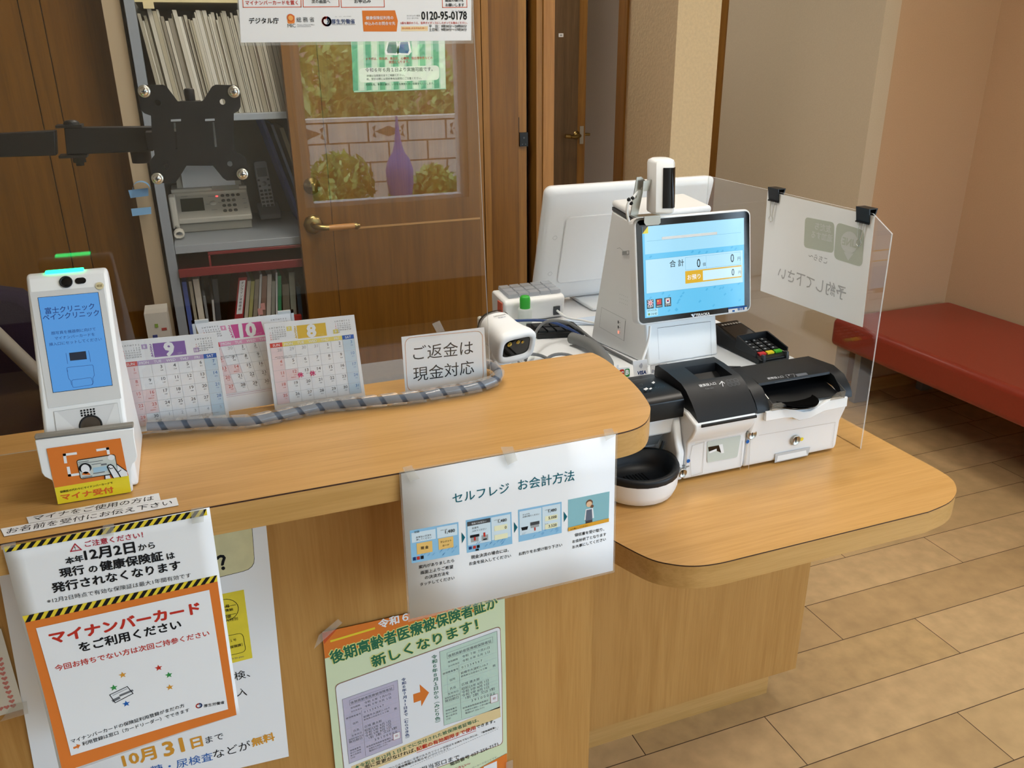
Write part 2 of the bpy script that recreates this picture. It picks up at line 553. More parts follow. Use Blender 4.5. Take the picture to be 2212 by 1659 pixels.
def wall_xz(name, mat, y0, y1, x0, x1, z0, z1, holes=()):
    """wall along x with rectangular openings (x0, x1, z0, z1)"""
    g = G(mat); xs = sorted({x0, x1, *[h[0] for h in holes], *[h[1] for h in holes]})
    for a, b in zip(xs[:-1], xs[1:]):
        cuts = sorted([(h[2], h[3]) for h in holes if h[0] <= a and h[1] >= b]); z = z0
        for c, d in cuts:
            if c > z: g.box(a, b, y0, y1, z, c)
            z = d
        if z < z1: g.box(a, b, y0, y1, z, z1)
    return struct(g.build(name))

def wall_yz(name, mat, x0, x1, y0, y1, z0, z1, holes=()):
    g = G(mat); ys = sorted({y0, y1, *[h[0] for h in holes], *[h[1] for h in holes]})
    for a, b in zip(ys[:-1], ys[1:]):
        cuts = sorted([(h[2], h[3]) for h in holes if h[0] <= a and h[1] >= b]); z = z0
        for c, d in cuts:
            if c > z: g.box(x0, x1, a, b, z, c)
            z = d
        if z < z1: g.box(x0, x1, a, b, z, z1)
    return struct(g.build(name))

WIN = [(0.533, 1.436, 0.694, 2.12), (1.72, 2.95, 0.50, 2.12)]
WINR = [(-1.9, -0.1, 0.35, 2.12)]
wall_xz('wall_front', WALL_WHITE, YF - 0.14, YF, X0, X1, 0, HC, WIN)
wall_yz('wall_left', WALL_WHITE, X0 - 0.12, X0, YF, YB, 0, HC)
wall_yz('wall_right', WALL_TAN, X1, X1 + 0.12, YF, YB, 0, HC, WINR)
g = G(CEIL); g.box(X0, X1, YF, YB, HC, HC + 0.08); struct(g.build('ceiling'))
g = G(WALL_TAN); g.box(2.6, X1, 2.70, 2.80, 0, HC); struct(g.build('wall_back'))
g = G(WALL_BEIGE); g.box(2.525, 2.60, 2.70, 3.72, 0, HC); struct(g.build('wall_side'))
g = G(WALL_PLASTER); g.box(1.63, 1.803, 2.70, 3.05, 0, HC); struct(g.build('wall_column'))
g = G(WALL_GREY); g.box(X0, X1, YB - 0.08, YB, 0, HC); struct(g.build('wall_corridor'))
g = G(WALL_GREY); g.box(X0, 0.99, 2.98, 3.06, 0, HC); struct(g.build('wall_staff'))
g = G(W_TRIM); g.box(2.518, 2.545, 3.72, 3.82, 0, HC); struct(g.build('trim_1'))
g = G(W_TRIM); g.box(1.622, 1.66, 3.05, 3.12, 0, HC); struct(g.build('trim_2'))
g = G(W_TOP); g.box(2.60, X1, 2.685, 2.70, 0, 0.06); struct(g.build('baseboard_back'))
g = G(W_TOP); g.box(2.51, 2.525, 2.70, 3.72, 0, 0.06); struct(g.build('baseboard_side'))
g = G(W_TOP); g.box(X1 - 0.015, X1, -2.2, 2.70, 0, 0.06); struct(g.build('baseboard_right'))
g = G(W_DARK); g.box(X0, X1 - 0.016, YF, YF + 0.02, 0, 0.24); struct(g.build('added_dark_baseboard'))  # unseen tall dark board, added to darken the foot of the screen's reflection

# windows: frame, middle rail, one pane each
FRAME = M('window_frame_white', '#e6e4de', 0.4)
def window(i, x0, x1, z0, z1, yplane=None, xplane=None):
    g = G(FRAME); t = 0.045
    if yplane is not None:
        y0, y1 = yplane - 0.09, yplane - 0.02
        g.box(x0, x0 + t, y0, y1, z0, z1); g.box(x1 - t, x1, y0, y1, z0, z1)
        g.box(x0 + t, x1 - t, y0, y1, z0, z0 + 0.02); g.box(x0 + t, x1 - t, y0, y1, z1 - t, z1)
    else:
        y0, y1 = xplane + 0.02, xplane + 0.09
        g.box(y0, y1, x0, x0 + t, z0, z1); g.box(y0, y1, x1 - t, x1, z0, z1)
        g.box(y0, y1, x0 + t, x1 - t, z0, z0 + t); g.box(y0, y1, x0 + t, x1 - t, z1 - t, z1)
    o = struct(g.build('window_%d' % i))
    g = G(GLASS)
    if yplane is not None: g.box(x0 + t, x1 - t, yplane - 0.058, yplane - 0.054, z0 + 0.02, z1 - t)
    else: g.box(xplane + 0.054, xplane + 0.058, x0 + t, x1 - t, z0 + t, z1 - t)
    g.build('pane', o)
for i, (a, b, c, d) in enumerate(WIN):
    window(i + 1, a, b, c, d, yplane=YF)
    portal('daylight_portal', ((a + b) / 2, YF - 0.13, (c + d) / 2), (math.radians(90), 0, 0), b - a, d - c)
for i, (a, b, c, d) in enumerate(WINR):
    window(i + 3, a, b, c, d, xplane=X1)
    portal('daylight_portal', (X1 + 0.11, (a + b) / 2, (c + d) / 2), (0, math.radians(90), 0), d - c, b - a)

# ---------------------------------------------------------------- ceiling panels
def ceiling_light(x, y, label, s=1.0):
    t = thing('ceiling_light', label, 'ceiling light', (x, y, HC), 'flush ceiling light panels')
    g = G(M('lamp_housing', '#dedbd4', 0.5)); g.prism(rrect(x - 0.25, x + 0.25, y - 0.25, y + 0.25, 0.04), HC - 0.05, HC - 0.001, F_xy); g.build('housing', t)
    g = G(M('lamp_diffuser', LAMP_COLOR, emit=LAMP_STRENGTH)); g.prism(rrect(x - 0.23, x + 0.23, y - 0.23, y + 0.23, 0.04), HC - 0.065, HC - 0.051, F_xy); g.build('diffuser', t)
ceiling_light(0.9, 0.35, 'square ceiling light above the front of the reception counter')
ceiling_light(1.95, 1.45, 'square ceiling light above the waiting area')
ceiling_light(0.35, 1.75, 'square ceiling light above the staff side')
ceiling_light(1.35, 3.7, 'square ceiling light in the corridor behind the column')

# ---------------------------------------------------------------- the wooden staff door and its surround
def make_staff_door():
    t = G(W_DOOR)
    Y0, Y1 = 2.385, 2.42
    t.box(0.262, 0.352, Y0, Y1, 0.02, 2.05)                        # left stile
    t.box(0.3545, 0.795, Y0, Y1, 0.02, 0.978)                      # lower panel
    t.box(0.3545, 0.795, Y0, Y1, 0.981, 2.05)                      # upper panel
    t.use(W_DARK); t.box(0.30, 0.79, Y0 + 0.003, Y1 - 0.003, 0.03, 2.04)
    t.use(M('pale_door_strip', '#b98d55', 0.4)); t.box(0.3545, 0.795, Y0 - 0.0008, Y0, 0.9755, 0.981)  # thin pale strip across the door face
    o = struct(t.build('door_1'))
    h = G(BRASS)                                                    # lever handle: rose, neck, lever with a wooden grip
    cx, cz = 0.30, 0.998
    h.lathe([(0, 0.008), (0.018, 0.012), (0.026, 0.006), (0.028, 0.0)], (cx, Y0, cz), 8, (0, -1, 0))
    h.tube(smooth_path([(cx, Y0, cz), (cx, Y0 - 0.035, cz), (cx + 0.012, Y0 - 0.048, cz - 0.002), (cx + 0.035, Y0 - 0.05, cz - 0.004)]), 0.009)
    h.tube([(cx + 0.105, Y0 - 0.05, cz - 0.004), (cx + 0.112, Y0 - 0.05, cz - 0.004), (cx + 0.122, Y0 - 0.05, cz - 0.004)], [0.008, 0.0105, 0.006])
    hd = h.build('handle', o)
    k = G(M('handle_grip_wood', '#c08747', 0.4)); k.tube([(cx + 0.028, Y0 - 0.05, cz - 0.004), (cx + 0.107, Y0 - 0.05, cz - 0.004)], 0.0085, 14); k.build('grip', hd)
    k = G(BRASS); c2 = (0.306, Y0, 1.104)
    k.lathe([(0, 0.022), (0.012, 0.02), (0.014, 0.008), (0.021, 0.006), (0.023, 0.0)], c2, 20, (0, -1, 0))
    k.box(0.303, 0.309, Y0 - 0.03, Y0 - 0.02, 1.094, 1.114)
    k.build('lock_knob', o)
make_staff_door()
g = G(W_TRIM); g.box(0.800, 0.815, 2.40, 2.50, 0, HC); g.box(0.818, 0.838, 2.40, 2.50, 0, HC); g.use(W_DARK); g.box(0.814, 0.819, 2.41, 2.50, 0, HC)
struct(g.build('trim_3'))
g = G(W_DOOR); g.box(0.839, 0.935, 2.42, 2.46, 0, HC); g.use(W_TRIM); g.box(0.9355, 0.962, 2.423, 2.46, 0, HC)
d2 = struct(g.build('door_2'))
g = G(BLACK); g.box(0.938, 0.964, 2.416, 2.424, 1.178, 1.218); g.box(0.9362, 0.9376, 2.4215, 2.424, 1.218, 1.262)
g.use(DGREY); g.cyl((0.946, 2.4165, 1.184), (0.946, 2.415, 1.184), 0.002, 10); g.cyl((0.956, 2.4165, 1.184), (0.956, 2.415, 1.184), 0.002, 10); g.cyl((0.951, 2.4165, 1.203), (0.951, 2.415, 1.203), 0.0028, 10)
g.build('latch_plate', d2)
g = G(W_TRIM); g.box(0.985, 1.004, 2.40, 2.52, 0, HC); g.use(wood('oak_trim_light', '#a8763a', '#8f602a', 'z', 0.4)); g.box(1.005, 1.04, 2.395, 2.98, 0, HC); g.use(BLACK); g.box(0.9625, 0.985, 2.47, 2.50, 0, HC)
struct(g.build('trim_4'))
g = G(W_DARK); g.box(X0, -0.15, 2.60, 2.64, 0, HC)
for xa, xb in ((-1.8, -0.72), (-0.715, -0.352), (-0.349, -0.302), (-0.299, -0.152)):
    g.use(W_DOOR); g.box(xa, xb, 2.592, 2.60, 0, HC)
struct(g.build('door_3'))
g = G(M('beige_board', '#b7a284', 0.7)); g.box(-0.150, -0.108, 2.47, 2.60, 0, HC); struct(g.build('trim_5'))

# corridor door, half open at the far end
def make_corridor_door():
    g = G(wood('walnut_door', '#6b5236', '#544028', 'z', 0.4)); g.box(1.70, 2.035, 4.36, 4.40, 0.01, 2.05)
    g.use(W_TRIM); g.box(2.0352, 2.083, 4.362, 4.40, 0.01, 2.05)
    o = struct(g.build('door_4'))
    h = G(BRASS); h.lathe([(0, 0.006), (0.02, 0.005), (0.022, 0)], (2.03, 4.36, 1.014), 18, (0, -1, 0))
    h.tube(smooth_path([(2.03, 4.36, 1.014), (2.03, 4.315, 1.014), (2.015, 4.30, 1.012), (1.99, 4.298, 1.009), (1.965, 4.298, 1.013), (1.935, 4.30, 1.017)]), [0.009] * 24 + [0.012] * 7)
    h.tube([(2.083, 4.38, 1.014), (2.12, 4.38, 1.012)], 0.008)
    h.build('handle', o)
    g = G(STEEL); g.box(2.05, 2.072, 4.358, 4.362, 0.965, 1.06); g.build('lock_plate', o)
make_corridor_door()
g = G(WHITE); s = Sheet((0, 4.359, 0)); s.slab(g, WHITE, [(1207, 72), (1217, 72), (1217, 80), (1207, 80)], 0.001)
s.quad(g, GREYP, [(1209.5, 74.5), (1214.5, 74.5), (1214.5, 78), (1209.5, 78)])
tag(g.build('door_sticker', base=s.o + Vector((1.945, 0, 1.53))), 'small white square sticker with a grey centre on the brown corridor door', 'sticker')

# ---------------------------------------------------------------- the garden that mirrors in the clear screen
def leaves(g, c, rx, ry, rz, n, size, mats, r):
    for _ in range(n):
        while True:
            p = Vector((r.uniform(-1, 1), r.uniform(-1, 1), r.uniform(-1, 1)))
            if 0.35 < p.length < 1: break
        q = Vector(c) + Vector((p.x * rx, p.y * ry, p.z * rz))
        a = Vector((r.gauss(0, 1), r.gauss(0, 1), r.gauss(0, 1))).normalized(); b = a.orthogonal().normalized()
        s = size * r.uniform(0.6, 1.3)
        g.use(mats[r.randrange(len(mats))])
        g.add([q - a * s, q + b * s * 0.45, q + a * s, q - b * s * 0.45], [(0, 1, 2, 3)])

def make_garden():
    g = G(M('garden_soil', '#6f6a52', 0.95, noise=0.2, nscale=8)); g.box(-8, 10, -12, YF - 0.14, -0.16, -0.10)
    struct(g.build('ground'))
    blk = M('concrete_block', '#d6c9bc', 0.9, noise=0.1, nscale=10); jt = M('block_joint', '#6f655c', 0.95); hole = M('block_hollow', '#5b5148', 0.95)
    g = G(jt); g.box(-4, 7, -6.15, -6.01, -0.1, 0.84)
    for row in range(5):
        z = -0.1 + row * 0.19
        for k in range(28):
            x = -4 + k * 0.39 + (0.0 if row % 2 else 0.195)
            g.use(blk); g.box(x, min(x + 0.372, 7), -6.16, -6.0, z, z + 0.174)
            if row == 4 and k % 2 == 0:
                g.use(hole); g.prism([(x + 0.06, z + 0.09), (x + 0.19, z + 0.04), (x + 0.32, z + 0.09), (x + 0.19, z + 0.14)], -6.003, -5.997, F_xz)
                for dx in (0.05, 0.33):
                    g.prism([(x + dx - 0.02, z + 0.05), (x + dx + 0.02, z + 0.03), (x + dx, z + 0.09)], -6.003, -5.998, F_xz); g.prism([(x + dx - 0.02, z + 0.13), (x + dx, z + 0.09), (x + dx + 0.02, z + 0.15)], -6.003, -5.998, F_xz)
    g.use(blk); g.box(-4, 7, -6.17, -5.99, 0.85, 0.88)
    tag(g.build('block_wall', base=(1.5, -6.1, -0.1)), 'low grey concrete block garden wall with a row of pierced blocks, mirrored in the clear screen', 'garden wall')
    r = random.Random(11)
    g1 = [M('leaf_%d' % i, c, 0.6) for i, c in enumerate(('#7d9e4c', '#9cba60', '#b2cc74', '#5f8440', '#c4d688'))]
    low = [(0.50, -4.75, 0.50, 0.28, 0.26, 0.36), (1.14, -4.75, 0.40, 0.28, 0.26, 0.32), (1.95, -4.75, 0.28, 0.22, 0.26, 0.28), (2.45, -4.75, 0.26, 0.26, 0.26, 0.26), (0.40, -4.15, 0.28, 0.26, 0.24, 0.30), (0.92, -4.15, 0.22, 0.25, 0.24, 0.26), (1.40, -4.10, 0.16, 0.21, 0.24, 0.26), (1.86, -4.10, 0.14, 0.22, 0.24, 0.26), (2.32, -4.15, 0.14, 0.22, 0.24, 0.26), (0.62, -3.5, 0.08, 0.30, 0.26, 0.24), (1.22, -3.5, 0.06, 0.28, 0.26, 0.22), (1.80, -3.5, 0.06, 0.28, 0.26, 0.22)]
    for i, (x, y, z, a, b, c) in enumerate(low):
        g = G(); leaves(g, (x, y, z), a, b, c, 900, 0.05, g1, r)
        g.use(M('twig', '#5a4630', 0.9)); g.tube([(x, y, -0.1), (x, y, z)], 0.015)
        tag(g.build('shrub', base=(x, y, -0.1)), 'leafy green garden shrub in front of the block wall, mirrored in the clear screen', 'shrub', 'low garden shrubs')
    hi = [(0.3, -7.5, 0.95, 0.56, 0.56, 0.55), (1.45, -7.5, 1.0, 0.56, 0.56, 0.72), (2.6, -7.5, 0.95, 0.56, 0.56, 0.62), (3.75, -7.5, 1.0, 0.56, 0.56, 0.8), (0.9, -8.8, 1.1, 0.6, 0.6, 0.7), (2.2, -8.8, 1.1, 0.6, 0.6, 0.7)]
    for x, y, z, a, b, c in hi:
        g = G(); leaves(g, (x, y, z), a, b, c, 650, 0.085, g1, r)
        g.use(M('twig', '#5a4630', 0.9)); g.tube([(x, y, -0.1), (x, y, z)], 0.04)
        tag(g.build('tree', base=(x, y, -0.1)), 'bushy tree rising behind the garden block wall, mirrored in the clear screen', 'tree', 'trees behind the block wall')
    g = G(M('house_wall', '#b9a28c', 0.9)); g.box(-6, 9, -11.2, -11.0, -0.1, 3.2)
    tag(g.build('neighbouring_house', base=(1.5, -11.1, -0.1)), 'plain beige neighbouring house wall beyond the garden trees', 'house')
    g = G(M('blue_cover', '#2f4fa6', 0.55)); c = (1.60, -4.58, 0.0)
    g.lathe([(0.008, 0.98), (0.018, 0.86), (0.032, 0.76), (0.05, 0.70), (0.09, 0.64), (0.115, 0.56), (0.11, 0.46), (0.09, 0.3), (0.08, -0.1)], c, 18)
    tag(g.build('parasol', base=(1.60, -4.58, -0.1)), 'blue folded garden parasol gathered to a thin point among the shrubs', 'parasol')
make_garden()
# ---------------------------------------------------------------- reception counters
SEAM = M('dark_laminate_line', '#3c1e10', 0.6)
HZ, LZ = 0.961, 0.730                                       # heights of the high and the low worktop

def worktop(name, parent, outline, z0, z1):
    g = G(W_EDGE)
    g.prism(outline, z0, z1 - 0.0022, F_xy)
    g.build(name.replace('worktop', 'edge_band'), parent, smooth=50)
    g = G(SEAM); n = len(outline)
    c = Vector((sum(p[0] for p in outline) / n, sum(p[1] for p in outline) / n))
    g.prism(outline, z1 - 0.00219, z1 - 0.0004, F_xy)
    g.use(W_TOP); g.add([(x, y, z1) for x, y in outline], [tuple(range(n))])
    return g.build(name, parent)

def make_high_counter():
    t = thing('reception_counter', 'long high wooden reception counter with rounded right end and papers hung on its front', 'counter', (-0.5, 1.10, 0))
    crv = smooth_path([(0.46, 0.9014, 0), (0.5085, 0.9050, 0), (0.5400, 0.9185, 0), (0.5650, 0.9480, 0), (0.5800, 0.9797, 0), (0.5960, 1.0523, 0), (0.6050, 1.149, 0), (0.6035, 1.19, 0)], 5)
    out = [(-1.795, 0.9014)] + [(p.x, p.y) for p in crv] + [(0.600, 1.2075), (0.597, 1.2105), (0.593, 1.2105), (-1.795, 1.2105)]
    worktop('worktop', t, out, HZ - 0.0385, HZ)
    g = G(W_PAN); g.box(-1.795, 0.521, 1.02, 1.18, 0.0, HZ - 0.0386); g.build('front_panel', t)
make_high_counter()

def make_low_counter():
    t = thing('checkout_counter', 'lower rounded wooden counter carrying the self checkout, right of the high counter', 'counter', (0.85, 1.25, 0))
    left = smooth_path([(0.524, 1.08, 0), (0.5285, 1.03, 0), (0.5382, 0.9877, 0), (0.5631, 0.9269, 0), (0.5872, 0.9002, 0), (0.6166, 0.8834, 0), (0.6533, 0.8762, 0), (0.70, 0.8756, 0)], 5)
    right = smooth_path([(1.06, 0.8756, 0), (1.1149, 0.8862, 0), (1.1547, 0.9079, 0), (1.1812, 0.9384, 0), (1.1905, 0.972, 0), (1.1910, 1.03, 0)], 5)
    out = [(0.524, 1.62)] + [(p.x, p.y) for p in left] + [(p.x, p.y) for p in right] + [(1.191, 1.62)]
    worktop('worktop', t, out, LZ - 0.041, LZ)
    g = G(W_PAN); g.box(0.524, 1.1614, 1.228, 1.60, 0.093, LZ - 0.0412); g.build('front_panel', t)
    g = G(W_EDGE); g.box(0.524, 1.121, 1.268, 1.58, 0.0, 0.0929); g.build('plinth', t)
make_low_counter()

# raised white side table behind, carrying the till
def make_side_table():
    t = thing('side_table', 'white topped side table behind the high counter with scanner and cables on it', 'table', (0.7, 1.8, 0))
    P1 = [(0.44, 1.222), (0.552, 1.222), (0.552, 1.602), (0.484, 1.52), (0.44, 1.47)]; P2 = [(0.588, 1.645), (1.108, 1.645), (1.108, 1.90), (0.72, 1.90), (0.625, 1.77)]
    g = G(M('white_table_top', '#dfe0e2', 0.3)); g.prism(P2, 0.845, 0.870, F_xy); g.build('tabletop', t)
    g = G(M('white_table_top')); g.prism(P1, 0.845, 0.870, F_xy); g.build('side_leaf', t)
    for x, y in ((0.45, 1.24), (0.488, 1.50), (0.74, 1.86), (1.07, 1.86), (1.07, 1.68)):
        g = G(GREYP); g.box(x, x + 0.03, y, y + 0.03, 0.0, 0.8448); g.build('leg', t)
make_side_table()
g = G(M('grey_laminate', '#8d8d90', 0.5, noise=0.04, nscale=80)); g.box(-0.02, 0.434, 1.23, 1.955, 0.0, 0.722)
g.use(M('grey_laminate_dark', '#6f6f74', 0.5)); g.box(-0.022, 0.436, 1.228, 1.957, 0.7, 0.708)
tag(g.build('desk_pedestal', base=(0.12, 1.6, 0), bevel=0.002), 'grey topped desk pedestal between the high counter and the wooden door', 'cabinet')

# ---------------------------------------------------------------- things hung on and lying by the counter front
def crop_sheet(y, o=None, **k):
    return Sheet((0, y, 0), **k)

def tape(parent, s, pts, name='tape', over=None):
    """a strip of clear tape over an edge"""
    g = G(); s.slab(g, TAPE, pts, 0.0001, back=-0.0012); g.build(name, parent)

def hazard(s, g, tl, tr, br, bl, n, lay):
    s.quad(g, YELLOW, [tl, tr, br, bl], lay, n=6)
    tl, tr, br, bl = [Vector(s.uv(p)) for p in (tl, tr, br, bl)]
    for k in range(n):
        a, b = (k + 0.28) / n, (k + 0.80) / n
        q = [tl.lerp(tr, min(a + 0.45 / n, 1)), tl.lerp(tr, min(b + 0.45 / n, 1)), bl.lerp(br, b - 0.25 / n), bl.lerp(br, max(a - 0.25 / n, 0))]
        s.poly(g, INK, [(p.x, p.y) for p in q], lay + 1, True)

def star(s, g, mat, c, r, lay=3):
    u, v = s.uv(c)
    s.poly(g, mat, [(u + (r if k % 2 == 0 else r * 0.42) * math.sin(math.pi * k / 5), v + (r if k % 2 == 0 else r * 0.42) * math.cos(math.pi * k / 5)) for k in range(10)], lay, True)

def ministry_mark(s, g, c, r, lay=3):
    """round two-figure emblem in red and blue"""
    u, v = s.uv(c)
    def arc(mat, a0, a1, rr, cx, w):
        pts = [(u + cx + rr * math.cos(math.radians(a0 + (a1 - a0) * k / 8)), v + rr * math.sin(math.radians(a0 + (a1 - a0) * k / 8))) for k in range(9)]
        s.line(g, mat, pts, w, lay, True)
    arc(RED, 80, 280, r, 0, r * 0.45); arc(NAVY, -100, 70, r, r * 0.1, r * 0.5)
    s.disc(g, RED, (u - r * 0.25, v + r * 0.75), r * 0.28, lay, True); s.disc(g, NAVY, (u + r * 0.45, v + r * 0.85), r * 0.3, lay, True)
    arc(M('sky_blue_ink', '#4a9ad0', 0.6), -60, 60, r * 0.55, 0, r * 0.25)

def warning_poster():
    def bend(u, v):
        d = max(0.0, HZ - 0.012 - v)
        return 0.055 * d * d + 0.42 * max(0.0, d - 0.17) ** 2 * max(0.0, min(1.0, (-0.10 - u) / 0.14))
    s = Sheet((0, 0.8975, 0), bend=bend)
    b0 = (-0.15, 0.8975, HZ)
    g = G()
    s.px = None
    s.slab(g, PAPER, [(5, 1183), (452.5, 1096), (518, 1543), (131, 1675)], nu=12, nv=16)
    hazard(s, g, (7.5, 1181.5), (446, 1099), (447.8, 1112.5), (12, 1193), 21, 1)
    s.quad(g, ORANGE, [(52, 1338), (469, 1250), (511, 1544), (135, 1668)], 1, n=14)
    hazard(s, g, (48, 1331), (468.7, 1242), (469.8, 1255.6), (54, 1344.5), 21, 2)
    s.quad(g, PAPER, [(77.8, 1356.4), (452, 1273.5), (492.8, 1531.2), (153.7, 1631.6)], 3, n=12)
    s.line(g, CRIM, [(153, 1190.8), (176, 1187.2), (162, 1174.5)], 0.0012, 2, close=True)
    s.text(g, INK, '!', (162.6, 1187.5), (164.6, 1187), 2, 0.02)
    s.text(g, CRIM, 'ご注意ください！', (184.5, 1181.8), (310, 1160.7), 2, 0.018)
    s.text(g, INK, '本年', (143, 1219.5), (182, 1212), 2, 0.03)
    s.text(g, INK, '12月2日', (184.5, 1212), (293.8, 1193.8), 2, 0.03)
    s.text(g, INK, 'から', (300, 1190), (336, 1183.3), 2, 0.022)
    s.text(g, INK, '現行', (131, 1249), (184.5, 1239), 2, 0.03)
    s.text(g, INK, 'の', (193, 1237.5), (212.5, 1234), 2, 0.03)
    s.text(g, INK, '健康保険証', (217.6, 1234.5), (354, 1210.4), 2, 0.03)
    s.text(g, INK, 'は', (361.7, 1209), (379, 1205), 2, 0.03)
    s.text(g, INK, '発行されなくなります', (114.5, 1281.2), (391.8, 1230), 2, 0.03)
    s.text(g, INK, '※12月2日時点で有効な保険証は最大1年間有効です', (103, 1303.8), (413, 1246.6), 2)
    s.text(g, RED, 'マイナンバーカード', (110, 1391.5), (434, 1323.3), 4, 0.045, 0.95)
    s.text(g, INK, 'をご利用ください', (173.3, 1409), (393.3, 1356.7), 4, 0.03)
    s.text(g, RED, '今回お持ちでない方は次回ご持参ください', (120.5, 1449.8), (453, 1372.4), 4, 0.018)
    for c, m in (((342.7, 1441.7), RED), ((265, 1457), GOLD), ((364.7, 1457), GREEN), ((366.8, 1483.6), GOLD), ((246, 1484.5), GREEN), ((272.8, 1519), BLUE)):
        star(s, g, m, c, 0.0045, 4)
    s.line(g, INK, [(237, 1500), (275, 1482), (287.5, 1497), (249, 1517)], 0.0009, 4, close=True)
    s.line(g, GINK, [(261, 1501), (285, 1491)], 0.0028, 4); s.line(g, GINK, [(246, 1512), (256, 1507)], 0.0036, 4); s.line(g, LGINK, [(245, 1500.5), (274, 1487)], 0.0014, 4)
    s.text(g, INK, 'マイナンバーカードの保険証利用登録がまだの方', (155, 1605), (399.3, 1526), 4, 0.012)
    s.text(g, INK, '利用登録は窓口（カードリーダー）でできます', (179, 1610.5), (410, 1536), 4, 0.012)
    s.poly(g, ORANGE, [(158, 1613), (166, 1610), (165, 1606.5), (174, 1608), (168.5, 1617), (167.5, 1614), (159.5, 1617)], 4)
    ministry_mark(s, g, (429.5, 1523.5), 0.0030, 4)
    s.text(g, INK, '厚生労働省', (440.6, 1527.5), (485, 1519), 4, 0.015)
    o = g.build('warning_poster', base=b0)
    tag(o, 'white and orange notice with black and yellow hazard stripes hung on the counter edge', 'poster')
    tp = Sheet((0, 0.8955, 0))
    for p in ([(412, 1098), (440, 1093), (440, 1126), (414, 1131)], [(222, 1134), (246, 1129.5), (246, 1156), (222, 1160)], [(2, 1176), (34, 1169), (35, 1180), (3, 1187)]):
        tape(o, tp, p)
warning_poster()

def screening_poster():
    """large white sheet behind the warning poster"""
    s = Sheet((0, 1.0175, 0)); g = G()
    s.slab(g, PAPER, [(-8, 1216), (571, 1095), (624, 1634), (92, 1760)])
    pale = M('straw_paper', '#d6d0a4', 0.7, noise=0.06, nscale=50)
    s.rpoly(g, INK, [(300, 1130), (540.5, 1080), (551.5, 1228), (330, 1283)], 0.016, 1)
    s.rpoly(g, pale, [(300, 1132), (539.5, 1082), (550.5, 1227), (330, 1281.5)], 0.016, 2)
    s.text(g, INK, '？', (473, 1233.5), (494, 1228), 3, 0.035, 1.15)
    s.quad(g, M('envelope_yellow', '#e6d33a', 0.7, noise=0.07, nscale=40), [(440, 1291), (526.5, 1273.5), (545.5, 1421), (460, 1443)], 1)
    s.ring(g, INK, (486, 1318), 0.0175, 0.0008, 2)
    s.line(g, INK, [(466, 1315), (509, 1306)], 0.0007, 2); s.line(g, INK, [(466, 1333), (509, 1325)], 0.0007, 2)
    s.text(g, INK, '局', (487, 1313), (495.5, 1311.5), 3, 0.01)
    s.text(g, INK, '料金後納', (470, 1325), (503.5, 1318.5), 3, 0.01)
    s.text(g, INK, '郵便', (482, 1338), (500, 1334), 3, 0.01)
    s.text(g, INK, '内特別', (488, 1344), (514, 1338.5), 3)
    s.line(g, INK, s.round([s.uv(p) for p in ((470, 1378), (524, 1366.5), (531.5, 1407), (478, 1420))], 0.007), 0.0007, 2, True, True)
    s.text(g, INK, '号１号', (489, 1389), (511, 1383.5), 3); s.text(g, INK, '健康保険課］', (481, 1405), (524, 1394.5), 3, 0.008)
    s.text(g, GINK, 'open to you', (490, 1428), (527, 1420), 3)
    s.text(g, INK, '検、', (508, 1470.5), (541, 1461.5), 2)
    s.text(g, INK, '入', (512, 1504.5), (534, 1502), 2)
    s.text(g, INK, 'ている人は', (178, 1640), (343.6, 1602.6), 2)
    s.text(g, GOLD, '10月', (268, 1658.5), (340.6, 1638), 2, 0.03); s.text(g, GOLD, '31', (355.6, 1635.5), (400.8, 1622.6), 2, 0.03); s.text(g, GOLD, '日', (415.3, 1618), (440, 1611), 2, 0.03)
    s.text(g, INK, 'まで', (445.4, 1606), (483.7, 1595.5), 2)
    s.text(g, BLUE, '血糖・尿検査', (300, 1680), (460.5, 1641.5), 2)
    s.text(g, INK, 'などが', (462.6, 1639), (542.5, 1616.6), 2)
    s.text(g, GOLD, '無料', (545.5, 1613.6), (595, 1598.5), 2, 0.03)
    tag(g.build('screening_poster', base=(-0.13, 1.0175, 0.65)), 'large white poster with a yellow envelope picture, behind the hazard striped notice', 'poster')
screening_poster()

def heart_paper():
    s = Sheet((0, 1.0165, 0)); g = G()
    s.slab(g, M('cream_paper', '#e2ded4', 0.75), [(-70, 1375), (2, 1358), (52, 1531), (-20, 1552)])
    pink = M('pink_ink', '#d08078', 0.7)
    def heart(x, y, r=0.0035):
        u, v = s.uv((x, y))
        p = [(16 * math.sin(a) ** 3, 13 * math.cos(a) - 5 * math.cos(2 * a) - 2 * math.cos(3 * a) - math.cos(4 * a)) for a in [2 * math.pi * k / 20 for k in range(20)]]
        s.poly(g, pink, [(u + a * r / 16, v + b * r / 16) for a, b in p], 1, True)
    for x, y in ((0, 880), (8, 915), (14, 948), (20, 982), (32, 1017), (40, 1050), (50, 1082), (62, 1115), (75, 1148), (85, 1180), (95, 1213), (48, 1222), (4, 1234), (-40, 1246)):
        heart(x / 3.318, 1159 + y / 3.318)
    o = g.build('note_paper', base=(-0.32, 1.0165, 0.72))
    tag(o, 'cream paper bordered with small pink hearts at the left end of the counter front', 'paper')
    tape(o, Sheet((0, 1.0155, 0)), [(28, 1522), (58, 1513), (62, 1540), (0, 1558)])
heart_paper()

